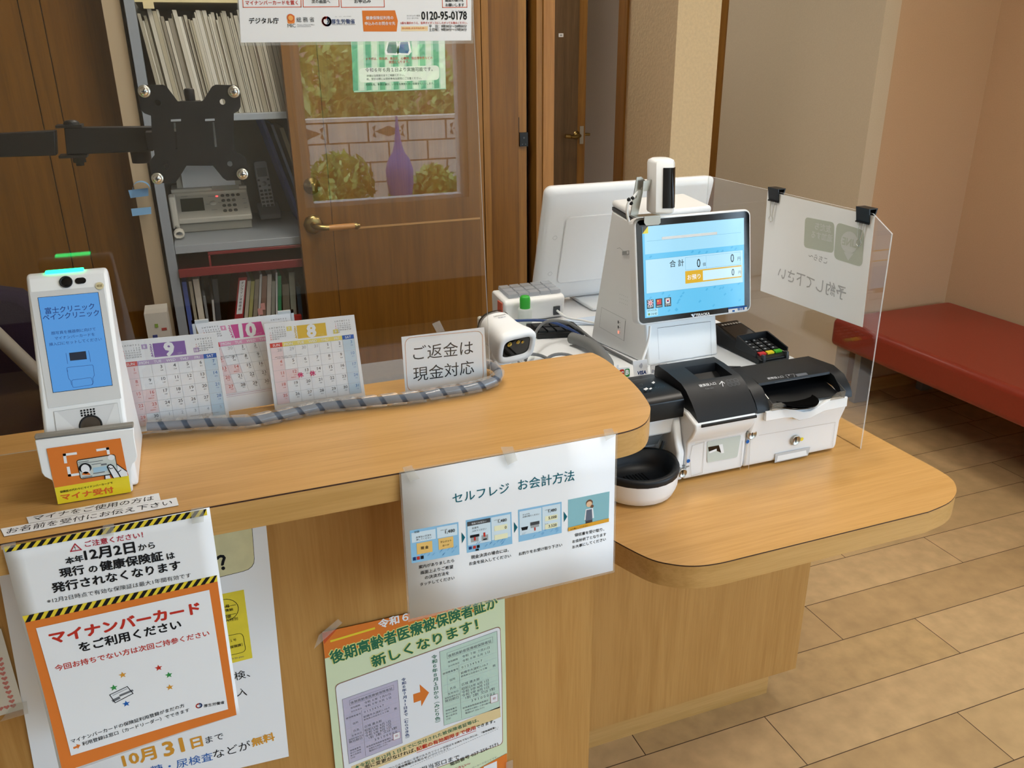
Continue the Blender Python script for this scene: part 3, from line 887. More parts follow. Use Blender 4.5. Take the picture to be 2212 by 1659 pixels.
def name_strips():
    s = Sheet((0, 0, HZ + 0.0012), (1, 0, 0), (0, 1, 0)); s.n = Vector((0, 0, 1))
    for txt, q, t0, t1, w in (('マイナをご使用の方は', [(57, 1117), (343, 1065), (347, 1080), (62, 1130)], (70, 1126), (332, 1080.5), 'upper'),
                              ('お名前を受付にお伝え下さい', [(1, 1142), (381, 1074.5), (386, 1091), (9, 1158)], (13, 1154), (372, 1090), 'lower')):
        g = G(); u = [s.uv(p) for p in q]
        s.slab(g, PAPER, u, 0.0004, True)
        s.text(g, INK, txt, t0, t1, 1)
        c = s.P(*[sum(a) / 4 for a in zip(*u)])
        tag(g.build('label_strip', base=(c.x, c.y, HZ)), '%s of the two long thin white label strips in front of the card reader' % w, 'label', 'label strips on the counter top')
name_strips()

def laminate(s, o, outer, inner):
    """the clear border that the film leaves round a laminated sheet"""
    g = G()
    for i in range(4):
        j = (i + 1) % 4
        s.slab(g, LAMIN, [outer[i], outer[j], inner[j], inner[i]], 0.0005)
    g.build('laminate_border', o)

def checkout_guide():
    """laminated A4 sheet hanging from the counter edge, its foot swinging out a little"""
    z0 = HZ - 0.001
    s = Sheet((0, 0.8975, z0), (1, 0, 0), Vector((0, 0.019, 0.21))).crop(840, 900, 3.6865)
    g = G(); P = PAPER_GLOSS
    s.slab(g, P, [(97, 455), (1806, 140), (1785, 1226), (168, 1612)], 0.0006, nu=4, nv=4)
    s.text(g, TEAL, 'セルフレジ', (510, 691), (960, 600), 2, 0.006); s.text(g, TEAL, 'お会計方法', (1030, 590), (1478, 508), 2, 0.006)
    SKY = M('screen_blue_print', '#8cc0e4', 0.4); PALE = M('screen_pale_print', '#d3e4f0', 0.4); LEAF = M('screen_leaf_print', '#6aa8da', 0.4); BTN = M('button_amber_print', '#e8bf70', 0.4); CRM = M('cream_field_print', '#ecebc8', 0.4)
    def screen(q, bl):
        s.quad(g, SKY, q, 1)
        a, b, c, d = [Vector(s.uv(p)) for p in q]
        L = lambda x, y: tuple((a.lerp(b, x)).lerp(d.lerp(c, x), y))
        R = lambda m, x0, x1, y0, y1, lay=2: s.quad(g, m, [L(x0, y0), L(x1, y0), L(x1, y1), L(x0, y1)], lay, True)
        rr = random.Random(int(q[0][0]))
        for _ in range(14):
            x, y = rr.uniform(0.06, 0.94), rr.uniform(0.76 if bl else 0.78, 0.95)
            s.line(g, LEAF, [L(x, y), L(min(x + 0.04, 0.99), y - 0.05)], 0.0009, 2, True)
        return L, R
    TX = lambda L, t, x0, x1, y, m=INK, b=0.0: s.text(g, m, t, L(x0, y), L(x1, y), 4, b, uv=True)
    L, R = screen([(165, 908), (553, 838), (562, 1097), (182, 1168)], 1)
    R(PALE, .03, .52, .08, .38); R(PALE, .55, .97, .05, .38); R(BTN, .12, .44, .42, .76); R(BTN, .57, .88, .40, .74)
    TX(L, '総額', .09, .19, .10); TX(L, 'お支払い方法を', .12, .43, .26); TX(L, '押してください', .12, .43, .34); TX(L, '1,480', .72, .92, .29, b=.01); TX(L, 'お支払い金額', .62, .76, .17); TX(L, '現 金', .2, .36, .63, b=.015); TX(L, 'クレジット', .61, .84, .54, b=.01); TX(L, 'カード', .65, .79, .66, b=.01)
    for k, m in ((.06, NAVY), (.14, RED), (.22, INK)): R(m, k - .03, k + .03, .82, .92, 3)
    L, R = screen([(612, 825), (975, 757), (983, 1012), (620, 1085)], 1)
    R(PALE, .03, .53, .12, .78); R(PALE, .55, .97, .06, .76); R(DGREY, .03, .53, .06, .19, 3); R(CRM, .61, .90, .34, .50, 3); R(CRM, .61, .90, .62, .78, 3)
    TX(L, '現金でお支払い', .12, .44, .16, PAPER); TX(L, 'お金を', .13, .27, .30); TX(L, '入れてください', .13, .44, .39); TX(L, '1,480', .70, .89, .27, b=.01); TX(L, 'お支払い金額', .61, .74, .17); TX(L, '0', .84, .88, .48, b=.01)
    R(INK, .08, .28, .48, .56, 3); R(GREYP, .10, .26, .56, .70, 3); R(RED, .16, .20, .55, .66, 4); R(GREYP, .33, .47, .55, .72, 3); R(RED, .37, .41, .47, .60, 4); R(INK, .36, .44, .66, .70, 4)
    for k, m in ((.08, NAVY), (.17, RED), (.25, INK)): R(m, k - .03, k + .03, .82, .91, 3)
    R(INK, .19, .26, .93, .99, 3)
    L, R = screen([(1028, 742), (1375, 677), (1376, 925), (1033, 998)], 1)
    R(PALE, .03, .53, .06, .80); R(PALE, .55, .97, .05, .78); R(CRM, .61, .90, .36, .52, 3); R(CRM, .61, .90, .62, .78, 3)
    TX(L, 'おつりを', .10, .26, .20); TX(L, 'お受け取りください', .10, .48, .27); TX(L, '1,480', .69, .88, .27, b=.01); TX(L, '5,000', .69, .88, .49, b=.01); TX(L, '3,520', .69, .88, .75, b=.01); TX(L, 'お支払い金額', .61, .74, .18); TX(L, 'おつり', .61, .68, .62)
    s.poly(g, INK, [L(.06, .56), L(.22, .56), L(.20, .66), L(.08, .66)], 3, True); R(DGREY, .27, .48, .46, .56, 3); R(GREYP, .28, .47, .56, .64, 3); R(RED, .36, .39, .64, .74, 4)
    q = [(1427, 662), (1757, 595), (1750, 835), (1427, 912)]
    s.quad(g, M('aqua_print', '#88bcc8', 0.4), q, 1)
    a, b, c, d = [Vector(s.uv(p)) for p in q]; L = lambda x, y: tuple((a.lerp(b, x)).lerp(d.lerp(c, x), y))
    s.poly(g, M('vest_print', '#5a6478', 0.4), [L(.42, .80), L(.44, .45), L(.57, .45), L(.59, .80)], 3, True)
    s.poly(g, PAPER, [L(.39, .76), L(.42, .42), L(.60, .42), L(.63, .76), L(.58, .76), L(.57, .50), L(.45, .50), L(.44, .76)], 2, True)
    s.disc(g, M('hair_print', '#6b4630', 0.4), L(.51, .24), 0.0052, 2, True); s.disc(g, M('skin_print', '#e8c09c', 0.4), L(.505, .275), 0.0043, 3, True); s.disc(g, M('hair_print'), L(.575, .36), 0.0024, 4, True)
    s.poly(g, M('skirt_print', '#33333c', 0.4), [L(.43, .92), L(.42, .78), L(.59, .78), L(.59, .92)], 2, True)
    s.quad(g, M('amber_band_print', '#e2a42a', 0.4), [L(0, .88), L(1, .88), L(1, 1), L(0, 1)], 4, True)
    s.text(g, INK, 'お大事にしてください', L(.05, .98), L(.48, .98), 5, 0.0, uv=True)
    for p in ([(578, 920), (607, 960), (582, 1008)], [(995, 838), (1024, 880), (998, 925)], [(1392, 755), (1420, 795), (1394, 838)]): s.poly(g, TEAL, p, 2)
    for t, a, b in (('案内がありましたら', (238, 1212), (520, 1157)), ('画面上よりご希望', (253, 1257), (512, 1207)), ('の決済方法を', (287, 1297), (480, 1257)), ('タッチしてください', (248, 1350), (523, 1294)),
                    ('現金決済の場合には、', (655, 1135), (955, 1074)), ('お金を投入してください', (640, 1185), (972, 1119)), ('お釣りをお受け取り下さい', (1035, 1107), (1380, 1032)),
                    ('領収書を受け取り、', (1480, 957), (1715, 907)), ('お会計終了となります', (1462, 1008), (1730, 947)), ('お大事にしてください', (1462, 1052), (1728, 986))):
        s.text(g, INK, t, a, b, 2, 0.012)
    o = g.build('checkout_guide', base=(0.33, 0.8975, HZ))
    tag(o, 'laminated white sheet explaining the self checkout in four pictures, hung from the counter edge', 'poster')
    laminate(s, o, [(82, 438), (1822, 118), (1797, 1240), (155, 1636)], [(97, 455), (1806, 140), (1785, 1226), (168, 1612)])
    t = Sheet((0, 0.8945, 0)).crop(840, 900, 3.6865)
    for p in ([(105, 402), (180, 383), (240, 490), (165, 512)], [(888, 238), (985, 235), (1022, 345), (945, 385)], [(1705, 100), (1775, 90), (1800, 150), (1725, 190)]):
        tape(o, t, p)
checkout_guide()

def insurance_poster():
    """green and orange leaflet on the counter panel"""
    s = Sheet((0, 1.0165, 0)).crop(660, 1240, 3.3515); g = G()
    pale = M('pale_green_print', '#d9e6c2', 0.65)
    s.slab(g, pale, [(120, 420), (1442, 178), (1462, 1490), (245, 1700)])
    fold = s.uv((215, 1240))[1]
    s.poly(g, ORANGE, [(120, 422), (980, 235), (1180, 178), (1300, 250), (140, 612)], 1)
    s.poly(g, M('dark_orange_ink', '#c85326', 0.6), [(121, 424), (228, 398), (135, 505)], 2)
    s.line(g, YELLOW, [(188, 484), (494, 393)], 0.0036, 2)
    s.text(g, PAPER, '令和６', (530, 398), (748, 337), 2, 0.03)
    dg = M('deep_green_ink', '#1c6b4c', 0.6); halo = M('pale_yellow_ink', '#efe88c', 0.6)
    s.text(g, halo, '後期高齢者医療被保険者証が', (184, 660), (1404, 243), 2, 0.075, 1.25)
    s.text(g, dg, '後期高齢者医療被保険者証が', (190, 655), (1398, 240), 3, 0.03, 1.25)
    s.text(g, halo, '新しくなります！', (482, 685), (1262, 402), 2, 0.075, 1.0); s.text(g, dg, '新しくなります！', (488, 680), (1255, 400), 3, 0.03, 1.0)
    s.poly(g, M('brown_line_ink', '#9a7058', 0.6), s.round([s.uv(p) for p in ((212, 800), (1411, 373), (1424, 770), (1429, 1230), (300, 1640))], 0.008), 2, True)
    s.poly(g, PAPER, s.round([s.uv(p) for p in ((216, 804), (1407, 379), (1419, 770), (1424, 1227), (304, 1632))], 0.008), 3, True)
    for q, m in (([(265, 905), (665, 765), (700, 1220), (315, 1370)], M('lilac_print', '#c3bdd4', 0.65)), ([(970, 560), (1385, 410), (1405, 965), (1002, 1093)], M('mint_print', '#c4ddcf', 0.65))):
        s.quad(g, m, q, 4)
        a, b, c, d = [Vector(s.uv(p)) for p in q]; L = lambda x, y: tuple((a.lerp(b, x)).lerp(d.lerp(c, x), y))
        s.line(g, GINK, [L(0, 0), L(1, 0), L(1, 1), L(0, 1)], 0.0004, 5, True, True)
        s.line(g, GINK, [L(.12, .05), L(.92, .05), L(.92, .125), L(.12, .125)], 0.0003, 5, True, True)
        y7 = '６' if m.name == 'lilac_print' else '７'
        for t, x0, x1, y in (('後期高齢者医療被保険者証', .14, .90, .115), ('有効期限', .13, .30, .185), ('令和 %s年 ７月31日' % y7, .38, .86, .185), ('交付年月日', .13, .32, .24), ('令和 ６年 ８月 １日', .38, .86, .24), ('被保険者番号', .03, .30, .315), ('0 1 2 3 4 5 6 7', .36, .72, .315),
                             ('前橋市大渡町1-10-7', .34, .82, .39), ('群馬県公社総合ビル５階', .34, .80, .43), ('男', .90, .95, .44), ('広域 連太郎', .34, .66, .545), ('昭和23年 8月 1日', .34, .82, .605), ('令和 5年 8月 1日', .34, .82, .65), ('令和 5年 8月 1日', .34, .82, .695), ('1割  2割  又は 3割', .40, .92, .74),
                             ('住所', .14, .24, .43), ('氏名', .14, .24, .545), ('生年月日', .10, .28, .605), ('資格取得年月日', .04, .30, .65), ('発効期日', .04, .28, .695), ('保険者番号', .04, .24, .82), ('並びに保険', .04, .24, .86), ('者の名称及', .04, .24, .90), ('び印', .04, .12, .94), ('群馬県後期高齢者医療広', .34, .80, .86), ('前橋市大渡町一丁目10番7号', .38, .84, .90), ('電話027-256-7171', .38, .72, .94), ('3 9 1 0 0 0 0 0', .50, .92, .80)):
            s.text(g, GINK, t, L(x0, y), L(x1, y), 5, 0.0, uv=True)
        for y in (.26, .33, .46, .56, .62, .665, .71, .76): s.line(g, LGINK, [L(.02, y), L(.98, y)], 0.0003, 5, True)
        s.line(g, GINK, [L(.31, .26), L(.31, .98)], 0.0003, 5, True); s.line(g, LGINK, [L(.10, .33), L(.10, .62)], 0.0003, 5, True)
        s.quad(g, PAPER, [L(.84, .80), L(.97, .80), L(.97, .90), L(.84, .90)], 6, True); s.line(g, CRIM, [L(.84, .80), L(.97, .80), L(.97, .90), L(.84, .90)], 0.0004, 7, True, True)
        s.text(g, CRIM, '印', L(.88, .865), L(.93, .865), 7, uv=True)
    s.poly(g, ORANGE, [(778, 868), (830, 852), (825, 796), (893, 855), (838, 955), (835, 912), (783, 930)], 4)
    s.down(g, NAVY, '令和６年７月31日まで（むらさき色）', (708, 748), (738, 1200), 4, 0.02, 1.15)
    s.down(g, dg, '令和６年８月１日から（みどり色）', (930, 580), (958, 1090), 4, 0.02, 1.15)
    s.quad(g, M('tan_band_print', '#e6cf9c', 0.65), [(330, 1390), (1408, 955), (1412, 1032), (340, 1475)], 4)
    s.text(g, dg, '★令和６年12月１日までに交付された被保険者証等は、', (360, 1412), (1255, 1064), 5, 0.012)
    s.text(g, INK, '面に変更がなければ、', (430, 1412), (800, 1280), 5, 0.014); s.text(g, RED, '記載の有効期限まで使用', (805, 1280), (1232, 1122), 5, 0.025); s.text(g, INK, 'できます。', (1236, 1117), (1372, 1070), 5, 0.012)
    s.line(g, RED, [(805, 1290), (1232, 1132)], 0.0008, 5)
    s.text(g, GINK, '新規加入の方や券面に変更がある方でマイナ保険証を', (560, 1430), (1075, 1232), 5); s.text(g, INK, 'お持ちでない方には、「資格確認書」、', (1080, 1230), (1395, 1106), 5, 0.01)
    s.text(g, INK, '「資格情報のお知らせ」', (660, 1412), (890, 1325), 5, 0.012); s.text(g, GINK, 'が交付されます。', (893, 1323), (1045, 1262), 5)
    for k in range(40):
        x = 760 + k * 16
        s.line(g, GINK, [(x, 1390 - k * 6.9), (x + 7, 1387 - k * 6.9)], 0.0006, 5)
    s.text(g, INK, 'の医療担当窓口まで', (700, 1475), (1115, 1335), 5); s.text(g, INK, '電話番号 027-256-7171', (1050, 1388), (1395, 1238), 5, 0.006)
    s.text(g, GINK, 'マイナンバーカードのことです。', (1130, 1440), (1392, 1325), 5)
    s.text(g, CRIM, 'ください〜', (1040, 1440), (1195, 1378), 5, 0.01)
    s.poly(g, ORANGE, [(1100, 1490), (1457, 1295), (1462, 1490)], 4)
    s.quad(g, PAPER, [(1288, 1392), (1384, 1350), (1386, 1480), (1290, 1500)], 5)
    o = g.build('insurance_poster', base=(0.22, 1.0165, 0.5))
    tag(o, 'pale green and orange leaflet about new insurance cards taped on the counter panel', 'poster')
    t = Sheet((0, 1.0145, 0)).crop(660, 1240, 3.3515)
    tape(o, t, [(95, 440), (235, 322), (265, 350), (60, 540)]); tape(o, t, [(1450, 1360), (1500, 1340), (1500, 1400), (1450, 1410)])
insurance_poster()
# ---------------------------------------------------------------- clear screen on the high counter
def screen_panel():
    Y0, Y1 = 1.1400, 1.1430
    zt = 1.95
    g = G(ACRYL)
    xb, xt = 0.3915, 0.366
    p = [(-1.70, Y0, HZ + .0003), (xb, Y0, HZ + .0003), (xb, Y1, HZ + .0003), (-1.70, Y1, HZ + .0003), (-1.70, Y0, zt), (xt, Y0, zt), (xt, Y1, zt), (-1.70, Y1, zt)]
    g.add(p, [(0, 1, 5, 4), (2, 3, 7, 6)])
    g.use(ACRYL_EDGE); g.add(p, [(3, 2, 1, 0), (4, 5, 6, 7), (1, 2, 6, 5), (3, 0, 4, 7)])
    tag(g.build('partition_screen', base=(-0.6, 1.1415, HZ)), 'tall clear acrylic screen standing along the high counter, in front of the calendars', 'screen')
screen_panel()

def monitor_arm():
    """black bracket behind the clear screen, bolted through it"""
    t = thing('monitor_arm', 'black jointed monitor arm with a square plate bolted behind the clear screen', 'bracket', (-0.3, 1.2, HZ))
    blk = M('black_powder_coat', '#131214', 0.5, spec=0.3, noise=0.2, nscale=300)
    s = Sheet((0, 1.1445, 0))
    s.n = Vector((0, -1, 0))
    # outline of the plate measured on the photograph, waisted on all four sides
    out = [(300, 192), (306, 184), (352, 183), (360, 187), (384, 219), (434, 219), (439, 217), (458, 187), (466, 183), (510, 184), (518, 192), (520, 230), (515, 240), (505, 245), (505, 320), (511, 330), (528, 337), (534, 350), (535, 382), (529, 389), (490, 390), (482, 385), (460, 358), (403, 358), (386, 385), (378, 395), (336, 396), (328, 388), (322, 350), (328, 342), (334, 335), (328, 290), (326, 250), (312, 245), (302, 236)]
    poly = [s.uv(p) for p in out]
    def ring_hole(cx, cz, r): return [(cx + r * math.cos(a), cz + r * math.sin(a)) for a in [2 * math.pi * k / 14 for k in range(14)]]
    bm = bmesh.new()
    holes = [ring_hole(*s.uv(c), 0.0035) for c in ((341, 222), (481, 220), (360, 360), (497, 354))] + [[(a, b) for a, b in (s.uv(q) for q in sl)] for sl in ([(369, 258), (391, 257), (391, 262), (369, 263)], [(443, 257), (464, 256), (464, 261), (443, 262)], [(375, 265), (379, 265), (384, 322), (380, 323)], [(459, 263), (463, 263), (469, 318), (464, 318)])]
    edges = []
    for lp in [poly] + holes:
        vs = [bm.verts.new((a, 1.1445, b)) for a, b in lp]
        edges += [bm.edges.new((vs[i], vs[(i + 1) % len(vs)])) for i in range(len(vs))]
    bmesh.ops.triangle_fill(bm, use_beauty=True, edges=edges)
    gm = G(blk); bm.verts.index_update()
    V = [tuple(v.co) for v in bm.verts]; Fc = [tuple(v.index for v in f.verts) for f in bm.faces]
    gm.add(V, Fc); gm.add([(x, y + 0.003, z) for x, y, z in V], [tuple(reversed(f)) for f in Fc]); bm.free()
    for lp in [poly] + holes:
        n = len(lp); gm.add([(a, 1.1445, b) for a, b in lp] + [(a, 1.1475, b) for a, b in lp], [(i, (i + 1) % n, n + (i + 1) % n, n + i) for i in range(n)])
    pl = gm.build('mounting_plate', t)
    for c in ((311.5, 197), (504.5, 198), (340, 384.5), (523, 375)):
        u, v = s.uv(c)
        g = G(CHROME); g.lathe([(0.0, 0.0030), (0.0025, 0.0028), (0.0045, 0.0018), (0.0052, 0.0006)], (u, 1.1385, v), 18, (0, -1, 0))
        g.use(M('nickel_washer', '#c2bfb4', 0.35, 0.9)); g.lathe([(0.0052, 0.0014), (0.0066, 0.0012), (0.0072, 0.0)], (u, 1.1398, v), 20, (0, -1, 0))
        g.use(DGREY); g.box(u - 0.0028, u + 0.0028, 1.1352, 1.1362, v - 0.0005, v + 0.0005); g.box(u - 0.0005, u + 0.0005, 1.1352, 1.1362, v - 0.0028, v + 0.0028)
        g.use(CHROME); g.cyl((u, 1.1398, v), (u, 1.152, v), 0.002, 8)
        g.build('screw', t)
    g = G(blk); Y = 1.19
    sb = Sheet((0, Y, 0)); U = lambda x, y: sb.uv((x, y))
    a = [U(140, 275), U(332, 273), U(332, 325), U(146, 333)]
    g.prism([(p[0], p[1]) for p in a], Y - 0.010, Y + 0.012, F_xz)
    g.box(a[1][0] - 0.01, a[1][0] + 0.06, 1.1478, Y + 0.012, a[2][1] + 0.004, a[1][1] - 0.004)
    g.build('front_link', t, bevel=0.0012)
    g = G(blk); b = [(-1.2, U(0, 288)[1] - 0.06), (-1.2, U(0, 338)[1] - 0.06), U(0, 338), U(124, 334), U(121, 281), U(0, 288)]
    g.prism([b[1], b[2], b[3], b[4], b[5], b[0]], Y - 0.012, Y + 0.010, F_xz); g.build('rear_link', t, bevel=0.0012)
    g = G(blk); k0, k1 = U(122, 270), U(178, 268); k2, k3 = U(190, 338), U(130, 340)
    g.prism([(k0[0], k0[1] - 0.003), (k1[0], k1[1] - 0.003), k1, k0], Y - 0.014, Y + 0.014, F_xz); g.build('hinge_plate', t)
    g = G(blk); g.prism([k3, (k2[0], k2[1]), (k2[0], k2[1] + 0.003), (k3[0], k3[1] + 0.003)], Y - 0.014, Y + 0.014, F_xz)
    g.build('hinge_plate', t)
    g = G(blk); p = U(155, 270); q = U(170, 338)
    g.lathe([(0.0, 0.006), (0.006, 0.0055), (0.009, 0.003), (0.0095, 0.0)], (p[0], Y, p[1]), 16, (0, 0, 1)); g.build('hinge_bolt', t)
    g = G(blk); g.lathe([(0.008, 0.0), (0.008, -0.007), (0.005, -0.0075), (0.005, -0.011), (0, -0.0115)], (q[0], Y, q[1]), 6, (0, 0, 1))
    g.build('hinge_bolt', t)
    g = G(blk); p = U(408, 196); g.lathe([(0.006, -0.012), (0.0062, 0.002), (0.005, 0.0035), (0, 0.004)], (p[0], 1.165, p[1]), 14, (0, 0, 1)); g.box(p[0] - 0.012, p[0] + 0.012, 1.1478, 1.175, p[1] - 0.014, p[1] - 0.011); g.build('tilt_bolt', t)
    g = G(blk); p = U(304, 340); g.lathe([(0.012, -0.008), (0.0125, 0.006), (0.009, 0.008)], (p[0], 1.205, p[1]), 14, (0, 0, 1)); g.build('tension_knob', t)
    g = G(blk); g.cyl((-1.2, Y, HZ + .0004), (-1.2, Y, 1.40), 0.017); g.box(-1.25, -1.15, Y - 0.04, Y + 0.05, HZ + .0004, HZ + 0.02); g.build('post', t)
monitor_arm()

def card_reader_notice():
    """laminated A4 notice taped high on the clear screen"""
    s = Sheet((0, 1.1375, 0)).crop(500, 0, 3.318); g = G()
    s.slab(g, PAPER_GLOSS, [(0, -640), (1725, -640), (1718, 290), (68, 305)], 0.0006)
    OL = M('orange_line_ink', '#d96a4a', 0.5)
    for q in ([(78, -60), (495, -60), (500, 50), (84, 53)], [(512, -60), (768, -60), (772, 48), (515, 50)], [(782, -60), (1092, -60), (1096, 50), (788, 53)], [(1508, -60), (1685, -60), (1688, 52), (1513, 54)]):
        s.line(g, OL, q, 0.0009, 1, close=True)
    s.text(g, RED, 'マイナンバーカードを置く', (102, 36), (478, 34), 2, 0.015); s.text(g, INK, '次の画面へ', (576, 24), (708, 24), 2, 0.012); s.text(g, INK, 'お申込み', (882, 24), (1000, 22), 2, 0.012)
    s.text(g, INK, 'お願いします', (1535, 48), (1668, 47), 2, 0.014); s.text(g, INK, '画面の操作を', (1533, 14), (1665, 13), 2, 0.014)
    s.text(g, INK, 'デジタル庁', (128, 172), (342, 170), 2, 0.02)
    s.rpoly(g, M('mark_orange', '#ec8a34', 0.5), [(400, 120), (452, 108), (454, 168), (402, 170)], 0.002, 1); s.disc(g, M('mark_orange_dark', '#d9651f', 0.5), (424, 128), 0.0045, 2); s.disc(g, M('mark_orange_light', '#f4ae5c', 0.5), (424, 129), 0.0030, 3)
    s.text(g, DGREY, '総 務 省', (468, 160), (595, 158), 2, 0.004); s.text(g, DGREY, 'MIC', (404, 197), (460, 196), 2); s.text(g, GINK, 'Ministry of Internal Affairs', (472, 186), (596, 184), 2); s.text(g, GINK, 'and Communications', (472, 194), (570, 193), 2)
    ministry_mark(s, g, (680, 153), 0.0046, 2); s.text(g, NAVY, '厚生労働省', (718, 173), (886, 170), 2, 0.012); s.text(g, GINK, 'ひと、くらし、みらいのために', (742, 124), (860, 122), 2); s.text(g, GINK, 'Ministry of Health, Labour and Welfare', (720, 183), (888, 181), 2)
    s.poly(g, ORANGE, [(936, 76), (1172, 74), (1192, 150), (1184, 226), (946, 226)], 1)
    s.text(g, PAPER, '健康保険証利用の', (964, 142), (1160, 140), 2, 0.012); s.text(g, PAPER, '申込みのお問合せ先', (956, 182), (1174, 180), 2, 0.012)
    s.text(g, INK, 'マイナンバー総合', (1256, 120), (1352, 118), 2); s.text(g, INK, 'フリーダイヤル', (1258, 138), (1340, 136), 2); s.text(g, INK, '0120-95-0178', (1362, 143), (1688, 142), 2, 0.022, 1.25); s.text(g, INK, 'マ イ ナンバー', (1580, 90), (1684, 88), 2)
    s.text(g, RED, '5番を選択のうえ、音声ガイダンスにしたがってお進みください。', (1212, 174), (1690, 172), 2, 0.012)
    s.quad(g, M('pale_orange_print', '#f3dcb0', 0.5), [(1214, 188), (1408, 187), (1408, 222), (1215, 224)], 1); s.text(g, M('mark_orange'), '受付時間 (年末年始を除く)', (1222, 214), (1400, 212), 2, 0.01)
    s.text(g, INK, '平　日：9時30分〜20時00分', (1416, 200), (1686, 199), 2, 0.012); s.text(g, INK, '土日祝：9時30分〜17時30分', (1416, 224), (1686, 223), 2, 0.012)
    o = g.build('card_notice', base=(0.23, 1.1375, 1.45))
    tag(o, 'laminated white notice with an orange box and phone number, high on the clear screen', 'poster')
    laminate(s, o, [(14, -660), (1740, -660), (1734, 312), (52, 328)], [(0, -640), (1725, -640), (1718, 290), (68, 305)])
card_reader_notice()

# ---------------------------------------------------------------- calendars behind the screen
def calendar(month, y, quad, colour, label, first, days, prev_days, prev_cal, next_cal, hol, rest, hide=(), pocket=False):
    s = Sheet((0, y, 0)); s.n = Vector((0, -1, 0)); g = G()
    dark = M('cal_%s' % colour[0], colour[1], 0.6); pale = M('cal_%s_pale' % colour[0], colour[2], 0.6)
    PK, BL = M('cal_pink_tint', '#ecd6da', 0.7), M('cal_blue_tint', '#c4d8e8', 0.7); RD, BK = M('cal_red', '#d6605e', 0.7), M('cal_grey', '#4b4d55', 0.7); BU = M('cal_blue', '#5a8bc8', 0.7)
    q = [Vector(s.uv(p)) for p in quad]
    for c in q[2:]: c.y = max(c.y, HZ + 0.0006)
    s.slab(g, PAPER, [tuple(p) for p in q], 0.0008, True)
    L = lambda x, yy: tuple((q[0].lerp(q[1], x)).lerp(q[3].lerp(q[2], x), yy))
    R = lambda m, x0, x1, y0, y1, lay=1: s.quad(g, m, [L(x0, y0), L(x1, y0), L(x1, y1), L(x0, y1)], lay, True)
    T = lambda m, t, x0, x1, yy, lay=2, b=0.0, asp=1.0: s.text(g, m, t, L(x0, yy), L(x1, yy), lay, b, asp, True)
    H = (q[0] - q[3]).length
    R(dark, .345, .665, .055, .205); s.fit(g, PAPER, str(month), L(.5, .13), H * .155, 2, 0.05)
    s.fit(g, pale, {8: 'AUG', 9: 'SEP', 10: 'OCT'}[month], L(.60, .185), H * .022, 2)
    for i, ch in enumerate('2024'): s.fit(g, dark, ch, L(.325, .075 + i * .036), H * .034, 1, 0.02)
    for (x, m0) in ((.235, month - 1), (.74, month + 1)):
        yy = .075 if x < .5 else .165
        R(pale, x, x + .055, yy - .02, yy + .03); s.fit(g, PAPER, str(m0), L(x + .027, yy + .005), H * .03, 2, 0.02)
    for x0, (f, n) in ((.055, prev_cal), (.775, next_cal)):
        for c, ch in enumerate('SMTWTFS'): s.fit(g, BK, ch, L(x0 + c * .026, .055), H * .016, 1)
        for d in range(1, n + 1):
            k = f + d - 1; s.fit(g, RD if k % 7 == 0 else BK, str(d), L(x0 + (k % 7) * .026, .085 + (k // 7) * .024), H * .015, 1)
    X = lambda c: .035 + c * .1325
    hy0, hy1 = .225, .275
    for c, dn in enumerate(('SUN', 'MON', 'TUE', 'WED', 'THU', 'FRI', 'SAT')):
        R(M('cal_sun', '#d9473f', 0.6) if c == 0 else M('cal_sat', '#2b62b8', 0.6) if c == 6 else pale, X(c), X(c + 1), hy0, hy1)
        s.fit(g, PAPER, dn, L(X(c) + .066, .25), H * .028, 2, 0.01)
    rows = 5; gy = .275; gh = (.94 - gy) / rows if not pocket else (.80 - gy) / rows
    R(PK, X(0), X(1), gy, gy + rows * gh); R(BL, X(6), X(7), gy, gy + rows * gh)
    for r_ in range(rows + 1): s.line(g, LGINK, [L(X(0), gy + r_ * gh), L(X(7), gy + r_ * gh)], 0.0003, 2, True)
    for c in range(8): s.line(g, LGINK, [L(X(c), gy), L(X(c), gy + rows * gh)], 0.0003, 2, True)
    for k in range(35):
        d = k - first + 1; c, r_ = k % 7, k // 7
        grey = d < 1 or d > days; t = str(d + prev_days if d < 1 else d - days if d > days else d)
        if not grey and d in hol: R(PK, X(c), X(c + 1), gy + r_ * gh, gy + (r_ + 1) * gh)
        m = LGINK if grey else RD if (c == 0 or d in hol) else BU if c == 6 else BK
        if d in hide: continue
        s.fit(g, m, t, L(X(c) + .095, gy + (r_ + .25) * gh), H * .034, 3)
        if not grey:
            s.fit(g, m, ('先勝', '友引', '先負', '仏滅', '大安', '赤口')[k % 6], L(X(c) + .095, gy + (r_ + .55) * gh), H * .013, 3)
            if d in hol: s.fit(g, RD, '振替休日', L(X(c) + .075, gy + (r_ + .75) * gh), H * .013, 3)
        if d in rest:
            mk = M('pink_marker', '#d8307a', 0.6)
            s.fit(g, mk, '休', L(X(c) + (.02 if month == 8 else .03), gy + (r_ + .62) * gh), H * .062, 4, 0.035)
            if month == 9: s.ring(g, mk, L(X(c) + .085, gy + .2 * gh), 0.0028, 0.0009, 4, True, 14); s.line(g, mk, [L(X(c) + .07, gy + .1 * gh), L(X(c) + .1, gy + .3 * gh)], 0.0008, 4, True)
    s.fit(g, GINK, '※国民の祝日に関する法律の一部改正により変更になる場合が', L(.75 if month == 9 else .22, .90 if month == 9 else .385), H * .010, 3); s.fit(g, GINK, 'あります。祝日等の変更にご注意ください。', L(.75 if month == 9 else .20, .915 if month == 9 else .40), H * .010, 3)
